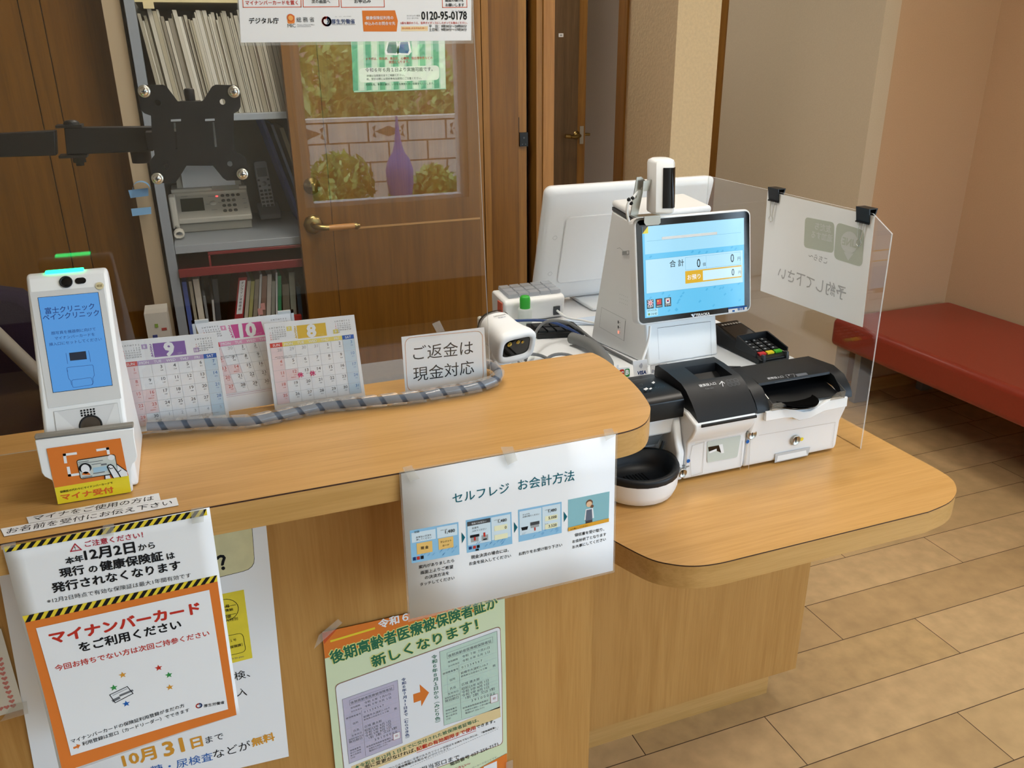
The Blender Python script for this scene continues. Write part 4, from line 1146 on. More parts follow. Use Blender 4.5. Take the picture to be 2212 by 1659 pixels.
    if pocket: s.line(g, M('rule_pink', '#caa0b4', 0.7), [L(.02, .815), L(.98, .815)], 0.0006, 2, True); s.line(g, M('rule_pink'), [L(.02, .835), L(.98, .835)], 0.0004, 2, True)
    o = g.build('desk_calendar', base=((q[2].x + q[3].x) / 2, y, min(q[2].y, q[3].y)))
    tag(o, label, 'calendar', 'desk calendars behind the clear screen')
    return o, s, q
calendar(9, 1.150, [(250, 738), (468, 718), (497, 907.5), (287, 939.5)], ('purple', '#8a68ae', '#b8a2cc'), 'purple September desk calendar page behind the clear screen, next to the card reader', 0, 30, 31, (4, 31), (2, 31), (16, 23), (2,), (2,))
calendar(8, 1.158, [(570, 700), (765, 680), (790, 862.5), (594, 886)], ('yellow', '#e3bc48', '#ecdc7c'), 'yellow August desk calendar page behind the clear screen, foremost of the pair beside the door', 4, 31, 31, (1, 31), (0, 30), (12,), (13, 14))
o, s, q = calendar(10, 1.178, [(421, 699), (628, 676), (680, 858), (493, 893)], ('pink', '#d2559c', '#e6a0c4'), 'pink October desk calendar in a clear stand, half hidden between the other two', 2, 31, 30, (0, 30), (5, 30), (14,), (), (), True)
w = 0.004
for c in (q[0], q[1]):
    g = G(M('clear_case', '#c9d0d6', 0.15))
    sx = 1 if c is q[0] else -1
    g.box(min(c.x - sx * w, c.x + sx * 0.018), max(c.x - sx * w, c.x + sx * 0.018), 1.177, 1.182, c.y, c.y + w); g.box(min(c.x - sx * w, c.x), max(c.x - sx * w, c.x), 1.177, 1.182, c.y - 0.016, c.y + w)
    g.build('case_corner', o)

def refund_sign():
    s = Sheet((0, 1.1465, 0)); s.n = Vector((0, -1, 0)); g = G()
    s.slab(g, PAPER, [(867, 728), (1046, 707), (1052.5, 823), (876, 850)], 0.0004)
    s.crop(800, 640, 5.53)
    pch = M('peach_ink', '#dba888', 0.6)
    s.line(g, pch, s.round([s.uv(p) for p in ((410, 500), (1338, 408), (1352, 1010), (445, 1140))], 0.012), 0.0009, 1, True, True)
    s.text(g, INK, 'ご返金は', (512, 765), (1228, 690), 1, 0.0); s.text(g, INK, '現金対応', (515, 1020), (1240, 925), 1, 0.0)
    o = g.build('refund_sign', base=(0.32, 1.1465, 0.961))
    tag(o, 'small white sign with a thin peach border at the right end of the clear screen', 'sign')
    s2 = Sheet((0, 1.1385, 0)).crop(800, 640, 5.53)
    tape(o, s2, [(735, 325), (825, 288), (888, 415), (790, 430)])
refund_sign()

def wrapped_cable():
    t = thing('wrapped_cable', 'dark cable in clear spiral wrap lying along the foot of the clear screen', 'cable', (0.1, 1.11, HZ))
    pts = smooth_path([(-0.104, 1.126, 0.978), (-0.088, 1.124, 0.977), (-0.057, 1.120, 0.976), (-0.02, 1.114, 0.975), (0.012, 1.108, 0.973), (0.030, 1.106, 0.972), (0.065, 1.111, 0.972), (0.131, 1.120, 0.972), (0.197, 1.112, 0.972), (0.264, 1.105, 0.972), (0.301, 1.108, 0.972), (0.337, 1.108, 0.972), (0.372, 1.114, 0.972), (0.397, 1.128, 0.973), (0.4065, 1.148, 0.975), (0.405, 1.172, 0.976), (0.395, 1.195, 0.975)], 8)
    g = G(M('slate_cable', '#4a5566', 0.4)); g.tube(pts, 0.0062, 10); g.build('core', t)
    # the spiral: a helical ribbon around the cable
    wrap = clear('spiral_wrap_plastic', (0.93, 0.94, 0.95), haze=0.24, rough=0.12)
    g = G(wrap); vs, fs = [], []
    L = 0.0; acc = [0.0]
    for i in range(1, len(pts)): L += (pts[i] - pts[i - 1]).length; acc.append(L)
    def at(d):
        d = max(0, min(L, d)); i = 1
        while i < len(acc) - 1 and acc[i] < d: i += 1
        f = (d - acc[i - 1]) / max(1e-9, acc[i] - acc[i - 1]); p = pts[i - 1].lerp(pts[i], f); tg = (pts[i] - pts[i - 1]).normalized()
        return p, tg
    N = int(L / 0.030 * 20); pitch = 0.030; wd = 0.0225
    for k in range(N + 1):
        a = 2 * math.pi * k / 20
        for d in (k / 20 * pitch - wd / 2, k / 20 * pitch + wd / 2):
            p, tg = at(d); up = Vector((0, 0, 1)); sd = tg.cross(up).normalized(); up = sd.cross(tg)
            r = 0.0092 + (0.0009 if d > k / 20 * pitch else 0.0)
            vs.append(p + (up * math.cos(a) + sd * math.sin(a)) * r)
    fs = [(2 * k, 2 * k + 1, 2 * k + 3, 2 * k + 2) for k in range(N)]
    g.smooth = True; g.add(vs, fs); g.build('spiral_wrap', t)
wrapped_cable()

# ---------------------------------------------------------------- face recognising card reader
def card_reader():
    XL, XR = -0.199, -0.112
    t = thing('card_reader', 'white face recognition card reader with blue screen and green light on the high counter', 'card reader', (-0.155, 1.05, HZ))
    prof = [(0.985, HZ + 0.001), (0.988, 1.036), (0.9895, 1.044), (1.0865, 1.199), (1.0905, 1.2035), (1.097, 1.204), (1.104, 1.200), (1.106, 1.19), (1.095, 1.12), (1.11, 1.02), (1.132, HZ + 0.001)]
    g = G(WHITE); g.prism(prof, XL, XR, F_yz); body = g.build('body', t, bevel=0.004, seg=3)
    # the sloping face
    ev = Vector((0, 1.0865 - 0.9895, 1.199 - 1.044)).normalized(); o = Vector((0, 0.9895, 1.044)) ; nrm = Vector((1, 0, 0)).cross(ev)
    s = Sheet(o + nrm * (0.0004 if nrm.y < 0 else -0.0004), (1, 0, 0), ev)
    c1 = lambda: s.crop(0, 540, 6.9125); c2 = lambda: s.crop(0, 780, 5.184)
    c1(); p1 = [s.uv(q) for q in ((445, 632), (1545, 540))]; c2(); p2 = [s.uv(q) for q in ((1358, 415), (542, 528))]
    g = G(); s.slab(g, M('reader_bezel', '#d6d8da', 0.2), p1 + p2, 0.0005, True, back=-0.0002); bz = g.build('screen_bezel', t)
    c1(); a = [s.uv(q) for q in ((570, 717), (1463, 637))]; c2(); b = [s.uv(q) for q in ((1257, 270), (598, 352))]
    SB = M('reader_screen_blue', '#4f93d6', emit=0.75); g = G(); g.use(INK)
    s.quad(g, INK, [(p[0] + dx, p[1] + dy) for p, (dx, dy) in zip(a + b, ((-.0005, .0005), (.0005, .0005), (.0005, -.0005), (-.0005, -.0005)))], 2, True)
    s.quad(g, SB, a + b, 3, True)
    DB = M('reader_screen_navy', '#143f8c', emit=0.5); c1()
    s.text(g, DB, '富士クリニック', (680, 965), (1418, 888), 4, 0.012, 1.1); s.text(g, DB, 'ペインクリニック', (645, 1062), (1487, 985), 4, 0.012, 1.1)
    s.text(g, DB, '顔写真を機器側に向けて', (770, 1272), (1432, 1205), 4, 0.004); s.text(g, DB, 'マイナンバーカードを', (822, 1345), (1418, 1282), 4, 0.004); s.text(g, DB, '挿入口にセットしてください', (738, 1440), (1522, 1355), 4, 0.004)
    s.quad(g, M('screen_dark_box', '#182c4c', emit=0.3), [(1033, 1540), (1283, 1512), (1300, 1633), (1050, 1658)], 4)
    lw = 0.0004
    s.line(g, DB, [(988, 1545), (1012, 1700)], lw, 4); s.line(g, DB, [(1325, 1508), (1355, 1670)], lw, 4)
    c2()
    s.line(g, DB, [(760, 120), (748, 80), (765, 72), (1035, 45), (1045, 55), (1058, 160), (1040, 195), (1048, 235), (1030, 265)], lw, 4); s.line(g, DB, [(752, 100), (770, 195), (795, 225), (803, 268)], lw, 4)
    s.line(g, DB, s.round([s.uv(p) for p in ((802, 215), (1025, 185), (1045, 265), (818, 300))], 0.002), lw, 4, True, True)
    g.build('screen', t)
    # camera, infra red window, approval sticker
    c1(); cu, cv = s.uv((988, 480))
    g = G(SATINBLK); pc = s.P(cu, cv, 0)
    n = s.n
    g.lathe([(0.0069, 0.0), (0.0072, 0.0014), (0.0060, 0.0016), (0.0052, 0.0006)], pc, 24, n); g.use(GLOSSBLK); g.lathe([(0.0054, 0.0006), (0.0030, 0.0014), (0.0, 0.0016)], pc, 24, n); g.build('camera_lens', t)
    g = G(); iu, iv = s.uv((1203, 460)); g.use(GLOSSBLK); s.poly(g, GLOSSBLK, rrect(iu - 0.006, iu + 0.006, iv - 0.0038, iv + 0.0038, 0.0037), 2, True); g.build('infrared_window', t)
    g = G(); su, sv = s.uv((1490, 540)); s.disc(g, M('gold_sticker', '#d8cca4', 0.5), (su, sv), 0.0046, 5, True); s.text(g, M('gold_sticker_ink', '#86703c', 0.5), '認証', (su - 0.003, sv - 0.0012), (su + 0.003, sv - 0.0012), 6, 0.01, uv=True); g.build('sticker', t)
    # lower recess with loudspeaker holes and lens
    c2(); rq = [s.uv(q) for q in ((605, 568), (1315, 470), (1356, 730), (642, 845))]
    g = G(); s.quad(g, M('reader_recess', '#d9dbde', 0.35), rq, 1, True); s.line(g, GREYP, rq, 0.0003, 2, True, True)
    s.poly(g, M('reader_recess_left', '#e3e5e7', 0.35), [rq[0], s.uv((640, 572)), s.uv((890, 800)), rq[3]], 2, True); s.poly(g, M('reader_recess_left'), [rq[1], rq[2], s.uv((1170, 760)), s.uv((1285, 478))], 2, True)
    for r_ in range(3):
        for k in range(5):
            u, v = s.uv((908 + 35 * k + 4 * r_ + 3, 558 + 27 * r_ - 5 * k)); s.disc(g, INK, (u, v), 0.0012, 3, True, 8)
    g.build('speaker_grille', t)
    lu, lv = s.uv((1018, 722)); g = G(SATINBLK); pc = s.P(lu, lv, 0)
    g.lathe([(0.0122, 0.0002), (0.0124, 0.0008), (0.0112, 0.0011), (0.0104, 0.0007)], pc, 28, n); g.use(M('lens_brown', '#4a423a', 0.25)); g.lathe([(0.0106, 0.0007), (0.0075, 0.0005), (0.0066, 0.0007), (0, 0.0008)], pc, 28, n); g.build('document_lens', t)
    # green light strip along the top
    g = G(M('green_indicator', '#12e070', emit=9.0)); g.box(-0.1785, -0.1375, 1.0905, 1.0985, 1.2034, 1.2062); g.build('indicator_light', t, bevel=0.0008)
    # card tray in front: wings, back, printed face
    Y = 0.970; so = Sheet((0, Y, 0)); U = lambda x, y: so.uv((x, y))
    out = [(75, 952), (289, 925), (290, 945), (297, 985), (294, 996), (287, 1003), (284, 1015), (287, 1060), (282, 1065), (128, 1093), (125, 1089), (119, 1052), (112, 1038), (96, 1030), (90, 1022), (80, 975)]
    poly = [U(*p) for p in out]; zb = HZ + 0.001
    poly = [(a, max(b, zb)) for a, b in poly]
    g = G(WHITE); g.prism(poly, Y, Y + 0.006, F_xz)
    for x0, x1 in ((-0.199, -0.190), (-0.128, -0.119)): g.box(x0, x1, Y + 0.0061, 0.986, zb, 1.03)
    g.build('card_tray', t, bevel=0.0015)
    g = G(M('warm_grey_plastic', '#8d887f', 0.4)); p = [U(75, 950), U(289, 923), U(281, 917), U(205, 929), U(190, 934), U(90, 947)]
    g.prism([p[0], p[1], (p[1][0], p[1][1] + 0.004), (p[0][0], p[0][1] + 0.004)], Y + 0.0005, Y + 0.009, F_xz); g.build('tray_rim', t, bevel=0.001)
    sf = Sheet((0, Y - 0.0006, 0)).crop(0, 780, 5.184); g = G()
    zc = zb + 0.0005
    top = [sf.uv(p) for p in ((520, 980), (1350, 862), (1420, 1225), (1440, 1280), (612, 1418), (580, 1270))]
    sf.poly(g, ORANGE, sf.round(top, 0.006)[0:0] or top, 1, True)
    sf.poly(g, M('sticker_yellow', '#eed92e', 0.35), [(u, max(v, HZ + 0.0015)) for u, v in [sf.uv(p) for p in ((612, 1418), (1440, 1280), (1472, 1480), (1465, 1500), (690, 1636), (655, 1625))]], 1, True)
    wl = 0.0030
    sf.line(g, PAPER, [(735, 1130), (722, 1048), (845, 1032)], wl, 2); sf.line(g, PAPER, [(1095, 995), (1205, 978), (1215, 1030)], wl, 2); sf.line(g, PAPER, [(765, 1195), (780, 1278), (900, 1262)], wl, 2)
    sf.poly(g, INK, sf.round([sf.uv(p) for p in ((855, 1105), (1288, 1038), (1330, 1255), (902, 1322))], 0.003), 3, True)
    sf.poly(g, M('card_face_print', '#cfd6d2', 0.35), sf.round([sf.uv(p) for p in ((864, 1112), (1282, 1047), (1322, 1248), (908, 1312))], 0.002), 4, True)
    sf.quad(g, PAPER, [(905, 1170), (1000, 1158), (1012, 1268), (920, 1280)], 5); sf.disc(g, INK, (955, 1192), 0.0066, 6, ry=0.006); sf.disc(g, PAPER, (958, 1204), 0.0045, 7, ry=0.006)
    sf.poly(g, ORANGE, [(920, 1270), (930, 1242), (955, 1230), (985, 1234), (1012, 1258), (1014, 1268)], 7); sf.quad(g, M('card_blue_print', '#a8cbe0', 0.35), [(1040, 1192), (1200, 1168), (1205, 1222), (1050, 1245)], 5)
    for a, b, w in (((880, 1130), (990, 1114), .0008), ((885, 1148), (1150, 1108), .0007), ((1030, 1155), (1130, 1140), .0007), ((1145, 1155), (1185, 1150), .002), ((1050, 1255), (1170, 1236), .001), ((925, 1300), (1030, 1283), .0009)): sf.line(g, GINK, [a, b], w, 5)
    sf.disc(g, PAPER, (1245, 1075), 0.0035, 5)
    thumb = [(1205, 1180), (1215, 1160), (1240, 1153), (1265, 1165), (1320, 1240), (1350, 1290), (1270, 1302), (1235, 1240)]
    sf.poly(g, PAPER, thumb, 6); sf.line(g, INK, thumb[:-2] , 0.0012, 7); sf.line(g, INK, [(1205, 1180), (1235, 1240), (1270, 1302)], 0.0012, 7); sf.line(g, INK, [(1222, 1185), (1238, 1200), (1262, 1192)], 0.0008, 7)
    hand = [(1310, 1150), (1420, 1228), (1432, 1280), (1350, 1292), (1318, 1230)]
    sf.poly(g, PAPER, hand, 5); sf.line(g, INK, [(1310, 1150), (1420, 1228)], 0.001, 6); sf.line(g, INK, [(1320, 1240), (1355, 1215)], 0.0008, 6)
    sf.poly(g, PAPER, [(1175, 1275), (1225, 1268), (1240, 1308), (1178, 1316)], 5); sf.line(g, INK, [(1225, 1268), (1175, 1275), (1178, 1316)], 0.001, 6)
    sf.text(g, INK, '保険証の代わりにマイナンバーカードで', (675, 1478), (1265, 1372), 2, 0.02); sf.text(g, M('sticker_orange_ink', '#e0662a', 0.4), 'マイナ受付', (688, 1562), (1280, 1470), 2, 0.035, 0.74)
    g.build('tray_sticker', t)
card_reader()
# ---------------------------------------------------------------- coin and note change machine
MZ = 0.870
MWHITE = M('machine_white', '#f1f4f7', 0.32)
def change_machine():
    t = thing('change_machine', 'white and black self checkout cash machine with coin tray on the low counter', 'cash machine', (0.86, 1.35, LZ))
    zb = LZ + 0.005
    # note unit housing on the right
    prof = [(1.64, zb), (1.114, zb), (1.111, 0.745), (1.110, 0.795), (1.100, 0.825), (1.0965, 0.848), (1.11, 0.850), (1.17, 0.853), (1.30, 0.8695), (1.64, MZ - 0.0003)]
    g = G(MWHITE); g.prism(prof, 0.864, 1.0705, F_yz); nu = g.build('note_unit', t, bevel=0.004, seg=3)
    # coin unit housing
    prof = [(1.64, zb), (1.113, zb), (1.111, 0.75), (1.110, 0.808), (1.098, 0.822), (1.0885, 0.840), (1.0885, 0.852), (1.12, 0.862), (1.30, 0.8695), (1.64, MZ - 0.0003)]
    g = G(MWHITE); g.prism(prof, 0.738, 0.8625, F_yz); g.build('coin_unit', t, bevel=0.004, seg=3)
    # left wing with the coin outlet
    g = G(MWHITE)
    g.prism([(1.64, zb), (1.175, zb), (1.172, 0.795), (1.155, 0.814), (1.138, 0.818), (1.134, 0.850), (1.30, 0.8695), (1.64, MZ - 0.0003)], 0.560, 0.7365, F_yz)
    g.prism([(1.175, zb), (1.113, zb), (1.112, 0.79), (1.120, 0.805), (1.134, 0.8485), (1.175, 0.849)], 0.722, 0.7368, F_yz)
    g.build('coin_outlet_housing', t, bevel=0.004, seg=3)
    # black lid of the left wing
    g = G(BLACK); g.prism([(1.248, 0.872), (1.246, 0.8885), (1.235, 0.8915), (1.14, 0.893), (1.128, 0.884), (1.127, 0.851), (1.134, 0.8502), (1.20, 0.872)], 0.562, 0.7395, F_yz); lid = g.build('guide_panel', t, bevel=0.002)
    sp = Sheet((0, 0, 0.8965), (1, 0, 0), (0, 1, 0)); sp.n = Vector((0, 0, 1)); sp.crop(1300, 720, 3.6867)
    g = G(); WP = M('panel_white_print', '#d8dade', 0.6)
    for q in ([(330, 445), (355, 432), (372, 442), (350, 456)], [(375, 442), (392, 432), (402, 440), (385, 450)], [(395, 395), (412, 382), (425, 392), (412, 402)]): sp.poly(g, WP, q, 1)
    sp.line(g, GINK, [(215, 382), (405, 352)], 0.0012, 1); sp.line(g, GINK, [(260, 442), (330, 432)], 0.0008, 1)
    for c in ((440, 432), (465, 427), (488, 423)): sp.ring(g, GINK, c, 0.0028, 0.0004, 1)
    sp.line(g, GINK, [(298, 408), (318, 402), (325, 412)], 0.0006, 1)
    g.build('panel_print', lid)
    # domed black coin lid with hopper
    pr = [(1.246, 0.872), (1.242, 0.9045), (1.234, 0.9085), (1.200, 0.9075), (1.152, 0.9025), (1.135, 0.895), (1.116, 0.8805), (1.101, 0.866), (1.091, 0.853), (1.096, 0.848), (1.12, 0.858)]
    g = G(SATINBLK)
    # the lid is built in three strips so that the hopper is a real hole
    def strip(x0, x1, cut=False):
        if not cut: g.prism(pr, x0, x1, F_yz)
        else:
            g.prism([(1.246, 0.872), (1.242, 0.9045), (1.234, 0.9085), (1.2085, 0.9078), (1.204, 0.872)], x0, x1, F_yz)
            g.prism([(1.156, 0.865), (1.154, 0.9027), (1.152, 0.9025), (1.135, 0.895), (1.116, 0.8805), (1.101, 0.866), (1.091, 0.853), (1.096, 0.848), (1.12, 0.858)], x0, x1, F_yz)
    strip(0.7455, 0.786); strip(0.786, 0.852, True); strip(0.852, 0.8655)
    cl = g.build('coin_lid', t, smooth=35)
    g = G(BLACK); g.hexa([(0.7862, 1.1562, 0.873), (0.8518, 1.1562, 0.873), (0.8518, 1.2038, 0.873), (0.7862, 1.2038, 0.873), (0.7862, 1.1562, 0.876), (0.8518, 1.1562, 0.876), (0.8518, 1.2038, 0.893), (0.7862, 1.2038, 0.893)]); g.build('coin_hopper', cl)
    g = G(BLACK); g.prism([(1.105, 0.8495), (1.094, 0.8515), (1.086, 0.8495), (1.086, 0.8455), (1.094, 0.842), (1.105, 0.842)], 0.750, 0.8615, F_yz); g.build('lid_lip', cl, bevel=0.0008)
    # print on the sloping front of the coin lid
    ev = Vector((0, 0.035, 0.0095 + 0.0)).normalized()
    sp = Sheet((0, 1.135, 0.8957), (1, 0, 0), Vector((0, 1.152 - 1.135, 0.9025 - 0.895)).normalized()); sp.crop(1300, 720, 3.6867)
    g = G(); sp.text(g, WP, '硬貨投入口', (783, 430), (914, 408), 1, 0.012); sp.text(g, GINK, 'Coin slot', (828, 448), (893, 438), 1)
    sp.line(g, WP, [(965, 422), (955, 384)], 0.0014, 1); sp.line(g, WP, [(938, 405), (955, 383), (976, 398)], 0.0014, 1)
    for i in range(2):
        for k in range(3): sp.ring(g, GINK, (1008 + 30 * k + 12 * i, 384 - 6 * k + 26 * i), 0.0042, 0.0005, 1); sp.ring(g, GINK, (1008 + 30 * k + 12 * i, 384 - 6 * k + 26 * i), 0.0022, 0.0004, 1)
    g.build('lid_print', cl)
    # black cover of the note unit with its open mouth
    g = G(SATINBLK)
    def cover(x0, x1, mouth):
        if not mouth: g.prism([(1.222, 0.872), (1.220, 0.886), (1.150, 0.8915), (1.120, 0.884), (1.103, 0.869), (1.095, 0.8575), (1.0935, 0.849), (1.12, 0.864)], x0, x1, F_yz)
        else: g.prism([(1.222, 0.872), (1.220, 0.886), (1.150, 0.8915), (1.132, 0.888), (1.130, 0.884), (1.150, 0.882), (1.16, 0.872)], x0, x1, F_yz)
    cover(0.8670, 0.893, False); cover(0.893, 1.050, True); cover(1.050, 1.0735, False)
    g.prism([(0.880, 0.8865), (0.930, 0.8865), (1.0, 0.8865)][:0] or [(0.868, 1.222), (0.895, 1.236), (0.92, 1.2235)], 0.873, 0.8855, F_xy)
    nc = g.build('note_cover', t, smooth=35)
    g = G(BLACK)
    g.hexa([(0.893, 1.099, 0.8545), (1.050, 1.099, 0.8545), (1.050, 1.160, 0.866), (0.893, 1.160, 0.866), (0.893, 1.099, 0.8558), (1.050, 1.099, 0.8558), (1.050, 1.160, 0.8715), (0.893, 1.160, 0.8715)])
    g.build('note_bed', nc)
    g = G(GLOSSBLK); c = Vector((0.963, 1.105, 0.8545))
    n = 26                                                    # the dished lip hanging over the front
    for rr, hh in ((1.0, 0.0),):
        pts = [(c.x - 0.008 + 0.046 * math.cos(a), 1.110 + 0.041 * math.sin(a)) for a in [math.pi + math.pi * k / n for k in range(n + 1)]]
        pts = [(c.x + 0.062, 1.108), (c.x + 0.055, 1.101)][:1] + list(reversed(pts)) + [(c.x - 0.062, 1.108), (c.x - 0.05, 1.135), (c.x + 0.05, 1.135)]
        g.prism(pts, 0.8535, 0.8562, F_xy)
    nl = g.build('note_lip', nc, bevel=0.0008)
    g = G(M('dish_black', '#0d0c0c', 0.12)); g.smooth = True
    g.lathe([(0.040, 0.0), (0.034, -0.0012), (0.02, -0.002), (0.0, -0.0024)], (c.x - 0.006, 1.106, 0.8588), 28, (0, 0, 1)); g.build('dish', nl)
    sp = Sheet((0, 1.15, 0.8922), (1, 0, 0), Vector((0, 1.150 - 1.120, 0.8915 - 0.884)).normalized()); sp.n = Vector((0, -0.24, 0.97)); sp.crop(1500, 680, 6.1444)
    g = G(); sp.text(g, WP, '紙幣投入口', (985, 862), (1190, 832), 1, 0.01); sp.line(g, WP, s_round(sp, [(1205, 800), (1320, 785), (1330, 832), (1250, 842)], 0.001), 0.0004, 1, True, True)
    sp.quad(g, GINK, [(1335, 790), (1480, 768), (1510, 795), (1370, 820)], 1); sp.line(g, GINK, [(1070, 900), (1530, 828)], 0.0009, 1); sp.poly(g, WP, [(1240, 800), (1262, 797), (1258, 812)], 1); g.build('cover_print', nc)
    cs = clear('clear_side_guides', (0.75, 0.72, 0.68), haze=0.06)
    for xa, xb, sgn in ((0.893, 0.928, 1), (1.020, 1.052, -1)):                     # clear guides at both ends of the mouth
        g = G(cs); xs = xa if sgn > 0 else xb
        g.prism([(1.090, 0.852), (1.088, 0.866), (1.135, 0.8855), (1.137, 0.868)], xs - 0.0008, xs + 0.0008, F_yz)
        w0, w1 = (xa, xb) if sgn > 0 else (xb, xa)
        g.prism([(w0, 0.852), (w0, 0.866), (w0 + (w1 - w0) * .55, 0.8655), (w0 + (w1 - w0) * .8, 0.860), (w1, 0.852)], 1.088, 1.0896, F_xz); g.build('side_guide', nc)
    # front of the note unit: upper drawer with a dipped edge, key lock, lower drawer with a pull
    s = Sheet((0, 1.0955, 0)).crop(1300, 720, 3.6867)
    BEI = M('machine_shade_line', '#b8b2aa', 0.4)
    g = G(MWHITE); q = [s.uv(p) for p in ((1295, 618), (1410, 598), (1480, 590), (1530, 600), (1590, 618), (1650, 610), (1720, 570), (1790, 530), (1850, 515), (1945, 498), (1938, 575), (1760, 612), (1700, 640), (1650, 668), (1560, 688), (1505, 665), (1440, 668), (1290, 695))]
    g.prism(q, 1.0905, 1.0975, F_xz); g.build('note_gate', t, bevel=0.0012)
    sl = Sheet((0, 1.1095, 0)).crop(1300, 720, 3.6867)
    g = G(); sl.line(g, INK, [(1235, 795), (1885, 675)], 0.0009, 2); sl.line(g, BEI, [(1250, 812), (1858, 708), (1835, 905)], 0.0005, 2); sl.line(g, BEI, [(1185, 795), (1168, 1080)], 0.0007, 2); sl.line(g, BEI, [(1120, 855), (1100, 1085)], 0.0007, 2)
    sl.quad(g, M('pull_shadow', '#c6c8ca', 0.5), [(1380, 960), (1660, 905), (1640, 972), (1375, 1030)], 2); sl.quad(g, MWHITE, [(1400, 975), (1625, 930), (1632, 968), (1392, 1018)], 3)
    sl.text(g, GINK, '保守 運用', (1195, 748), (1250, 738), 2, 0.01); g.build('cash_drawer', t)
    def key_lock(c, r, sh, nm='key_lock'):
        u, v = sh.uv(c); p = sh.P(u, v, 0)
        g = G(STEEL); g.lathe([(r, -0.004), (r, 0.003), (r * 0.86, 0.0042), (r * 0.8, 0.003), (0, 0.003)], p, 26, (0, -1, 0)); g.use(INK); g.box(u - r * 0.09, u + r * 0.09, p.y - 0.0034, p.y - 0.0028, v - r * 0.45, v + r * 0.55)
        g.build(nm, t)
    key_lock((1190, 800), 0.0098, sl); key_lock((1538, 848), 0.0098, sl)
    sc = Sheet((0, 1.1100, 0)).crop(1300, 720, 3.6867)
    key_lock((638, 1108), 0.0085, sc)
    for c, m in (((1160, 862), BLUE), ((688, 1016), BLUE), ((1592, 842), YELLOW)):
        g = G(); sl.disc(g, m, c, 0.0036, 3); g.build('dot_sticker', t)
    g = G(); sc.text(g, INK, '管理', (600, 1080), (625, 1075), 2, 0.02); sc.text(g, INK, '運用', (636, 1062), (663, 1056), 2, 0.02); sc.text(g, INK, '保守', (670, 1070), (696, 1064), 2, 0.02); g.build('lock_print', t)
    # reject pocket in the coin unit
    g = G(); RQ = [sc.uv(p) for p in ((838, 862), (1108, 810), (1078, 985), (838, 1030))]
    sc.poly(g, BEI, sc.round(RQ, 0.003), 1, True); IN = M('pocket_white', '#c9d2cc', 0.45)
    sc.poly(g, IN, sc.round([RQ[0], RQ[1], RQ[2], RQ[3]], 0.004), 2, True)
    sc.poly(g, GLOSSBLK, [(845, 905), (930, 890), (950, 950), (900, 930), (850, 940)], 3); sc.poly(g, MWHITE, [(930, 885), (960, 880), (972, 950), (950, 955)], 4); sc.line(g, MWHITE, [(862, 945), (905, 928)], 0.004, 4)
    sc.line(g, BEI, [(700, 985), (720, 895), (815, 865), (800, 1110), (712, 1135)], 0.0006, 2, close=True)
    sc.poly(g, M('machine_cream', '#ddd6cc', 0.4), [(820, 790), (1160, 728), (1150, 790), (1110, 805), (838, 858), (820, 862), (740, 880), (770, 820)], 1); g.build('reject_pocket', t)
    # coin tray
    cx, cy_ = 0.646, 1.128
    def rim(sx, sy_, k=28): return [(cx + sx * math.cos(a), cy_ + sy_ * math.sin(a) * (1.0 if math.sin(a) < 0 else 0.55)) for a in [2 * math.pi * i / k for i in range(k)]]
    g = G(MWHITE); lev = [(0.060, 0.066, LZ + 0.001), (0.068, 0.074, LZ + 0.006), (0.074, 0.080, LZ + 0.02), (0.0755, 0.0815, LZ + 0.042)]
    vs = [(x, y, z) for a, b, z in lev for x, y in rim(a, b)]; k = 28
    g.smooth = True; g.add(vs, [(j * k + i, j * k + (i + 1) % k, (j + 1) * k + (i + 1) % k, (j + 1) * k + i) for j in range(len(lev) - 1) for i in range(k)] + [tuple(range(k - 1, -1, -1))]); g.build('tray_base', t)
    g = G(SATINBLK); lev = [(0.0757, 0.0817, LZ + 0.0421), (0.0765, 0.0825, LZ + 0.0500), (0.0750, 0.081, LZ + 0.054), (0.066, 0.072, LZ + 0.053), (0.060, 0.064, LZ + 0.030), (0.050, 0.052, LZ + 0.018)]
    vs = [(x, y, z) for a, b, z in lev for x, y in rim(a, b)]
    g.smooth = True; g.add(vs, [(j * k + i, j * k + (i + 1) % k, (j + 1) * k + (i + 1) % k, (j + 1) * k + i) for j in range(len(lev) - 1) for i in range(k)] + [tuple(range(5 * k, 6 * k))]); tr = g.build('coin_tray', t)
    g = G(BLACK); g.smooth = False
    for i in range(9): x = 0.62 + i * 0.006; g.box(x, x + 0.0018, 1.095, 1.14, LZ + 0.0180, LZ + 0.0196)
    g.build('tray_ribs', tr)
    g = G(M('outlet_grey', '#8b9096', 0.4)); g.prism([(1.166, 0.79), (1.152, 0.812), (1.149, 0.812), (1.163, 0.788)], 0.60, 0.712, F_yz); g.use(M('outlet_dark', '#5c6167', 0.4)); g.prism([(1.163, 0.755), (1.145, 0.80), (1.150, 0.80), (1.168, 0.755)], 0.7125, 0.716, F_yz); g.build('coin_chute', t)
    # white top plate behind the covers
    g = G(MWHITE); g.box(0.562, 1.0705, 1.25, 1.64, MZ - 0.0002, MZ + 0.0005); g.box(0.876, 1.0705, 1.238, 1.2499, MZ - 0.0002, MZ + 0.0005); g.build('top_plate', t)

def s_round(s, px, r): return s.round([s.uv(p) for p in px], r)
change_machine()

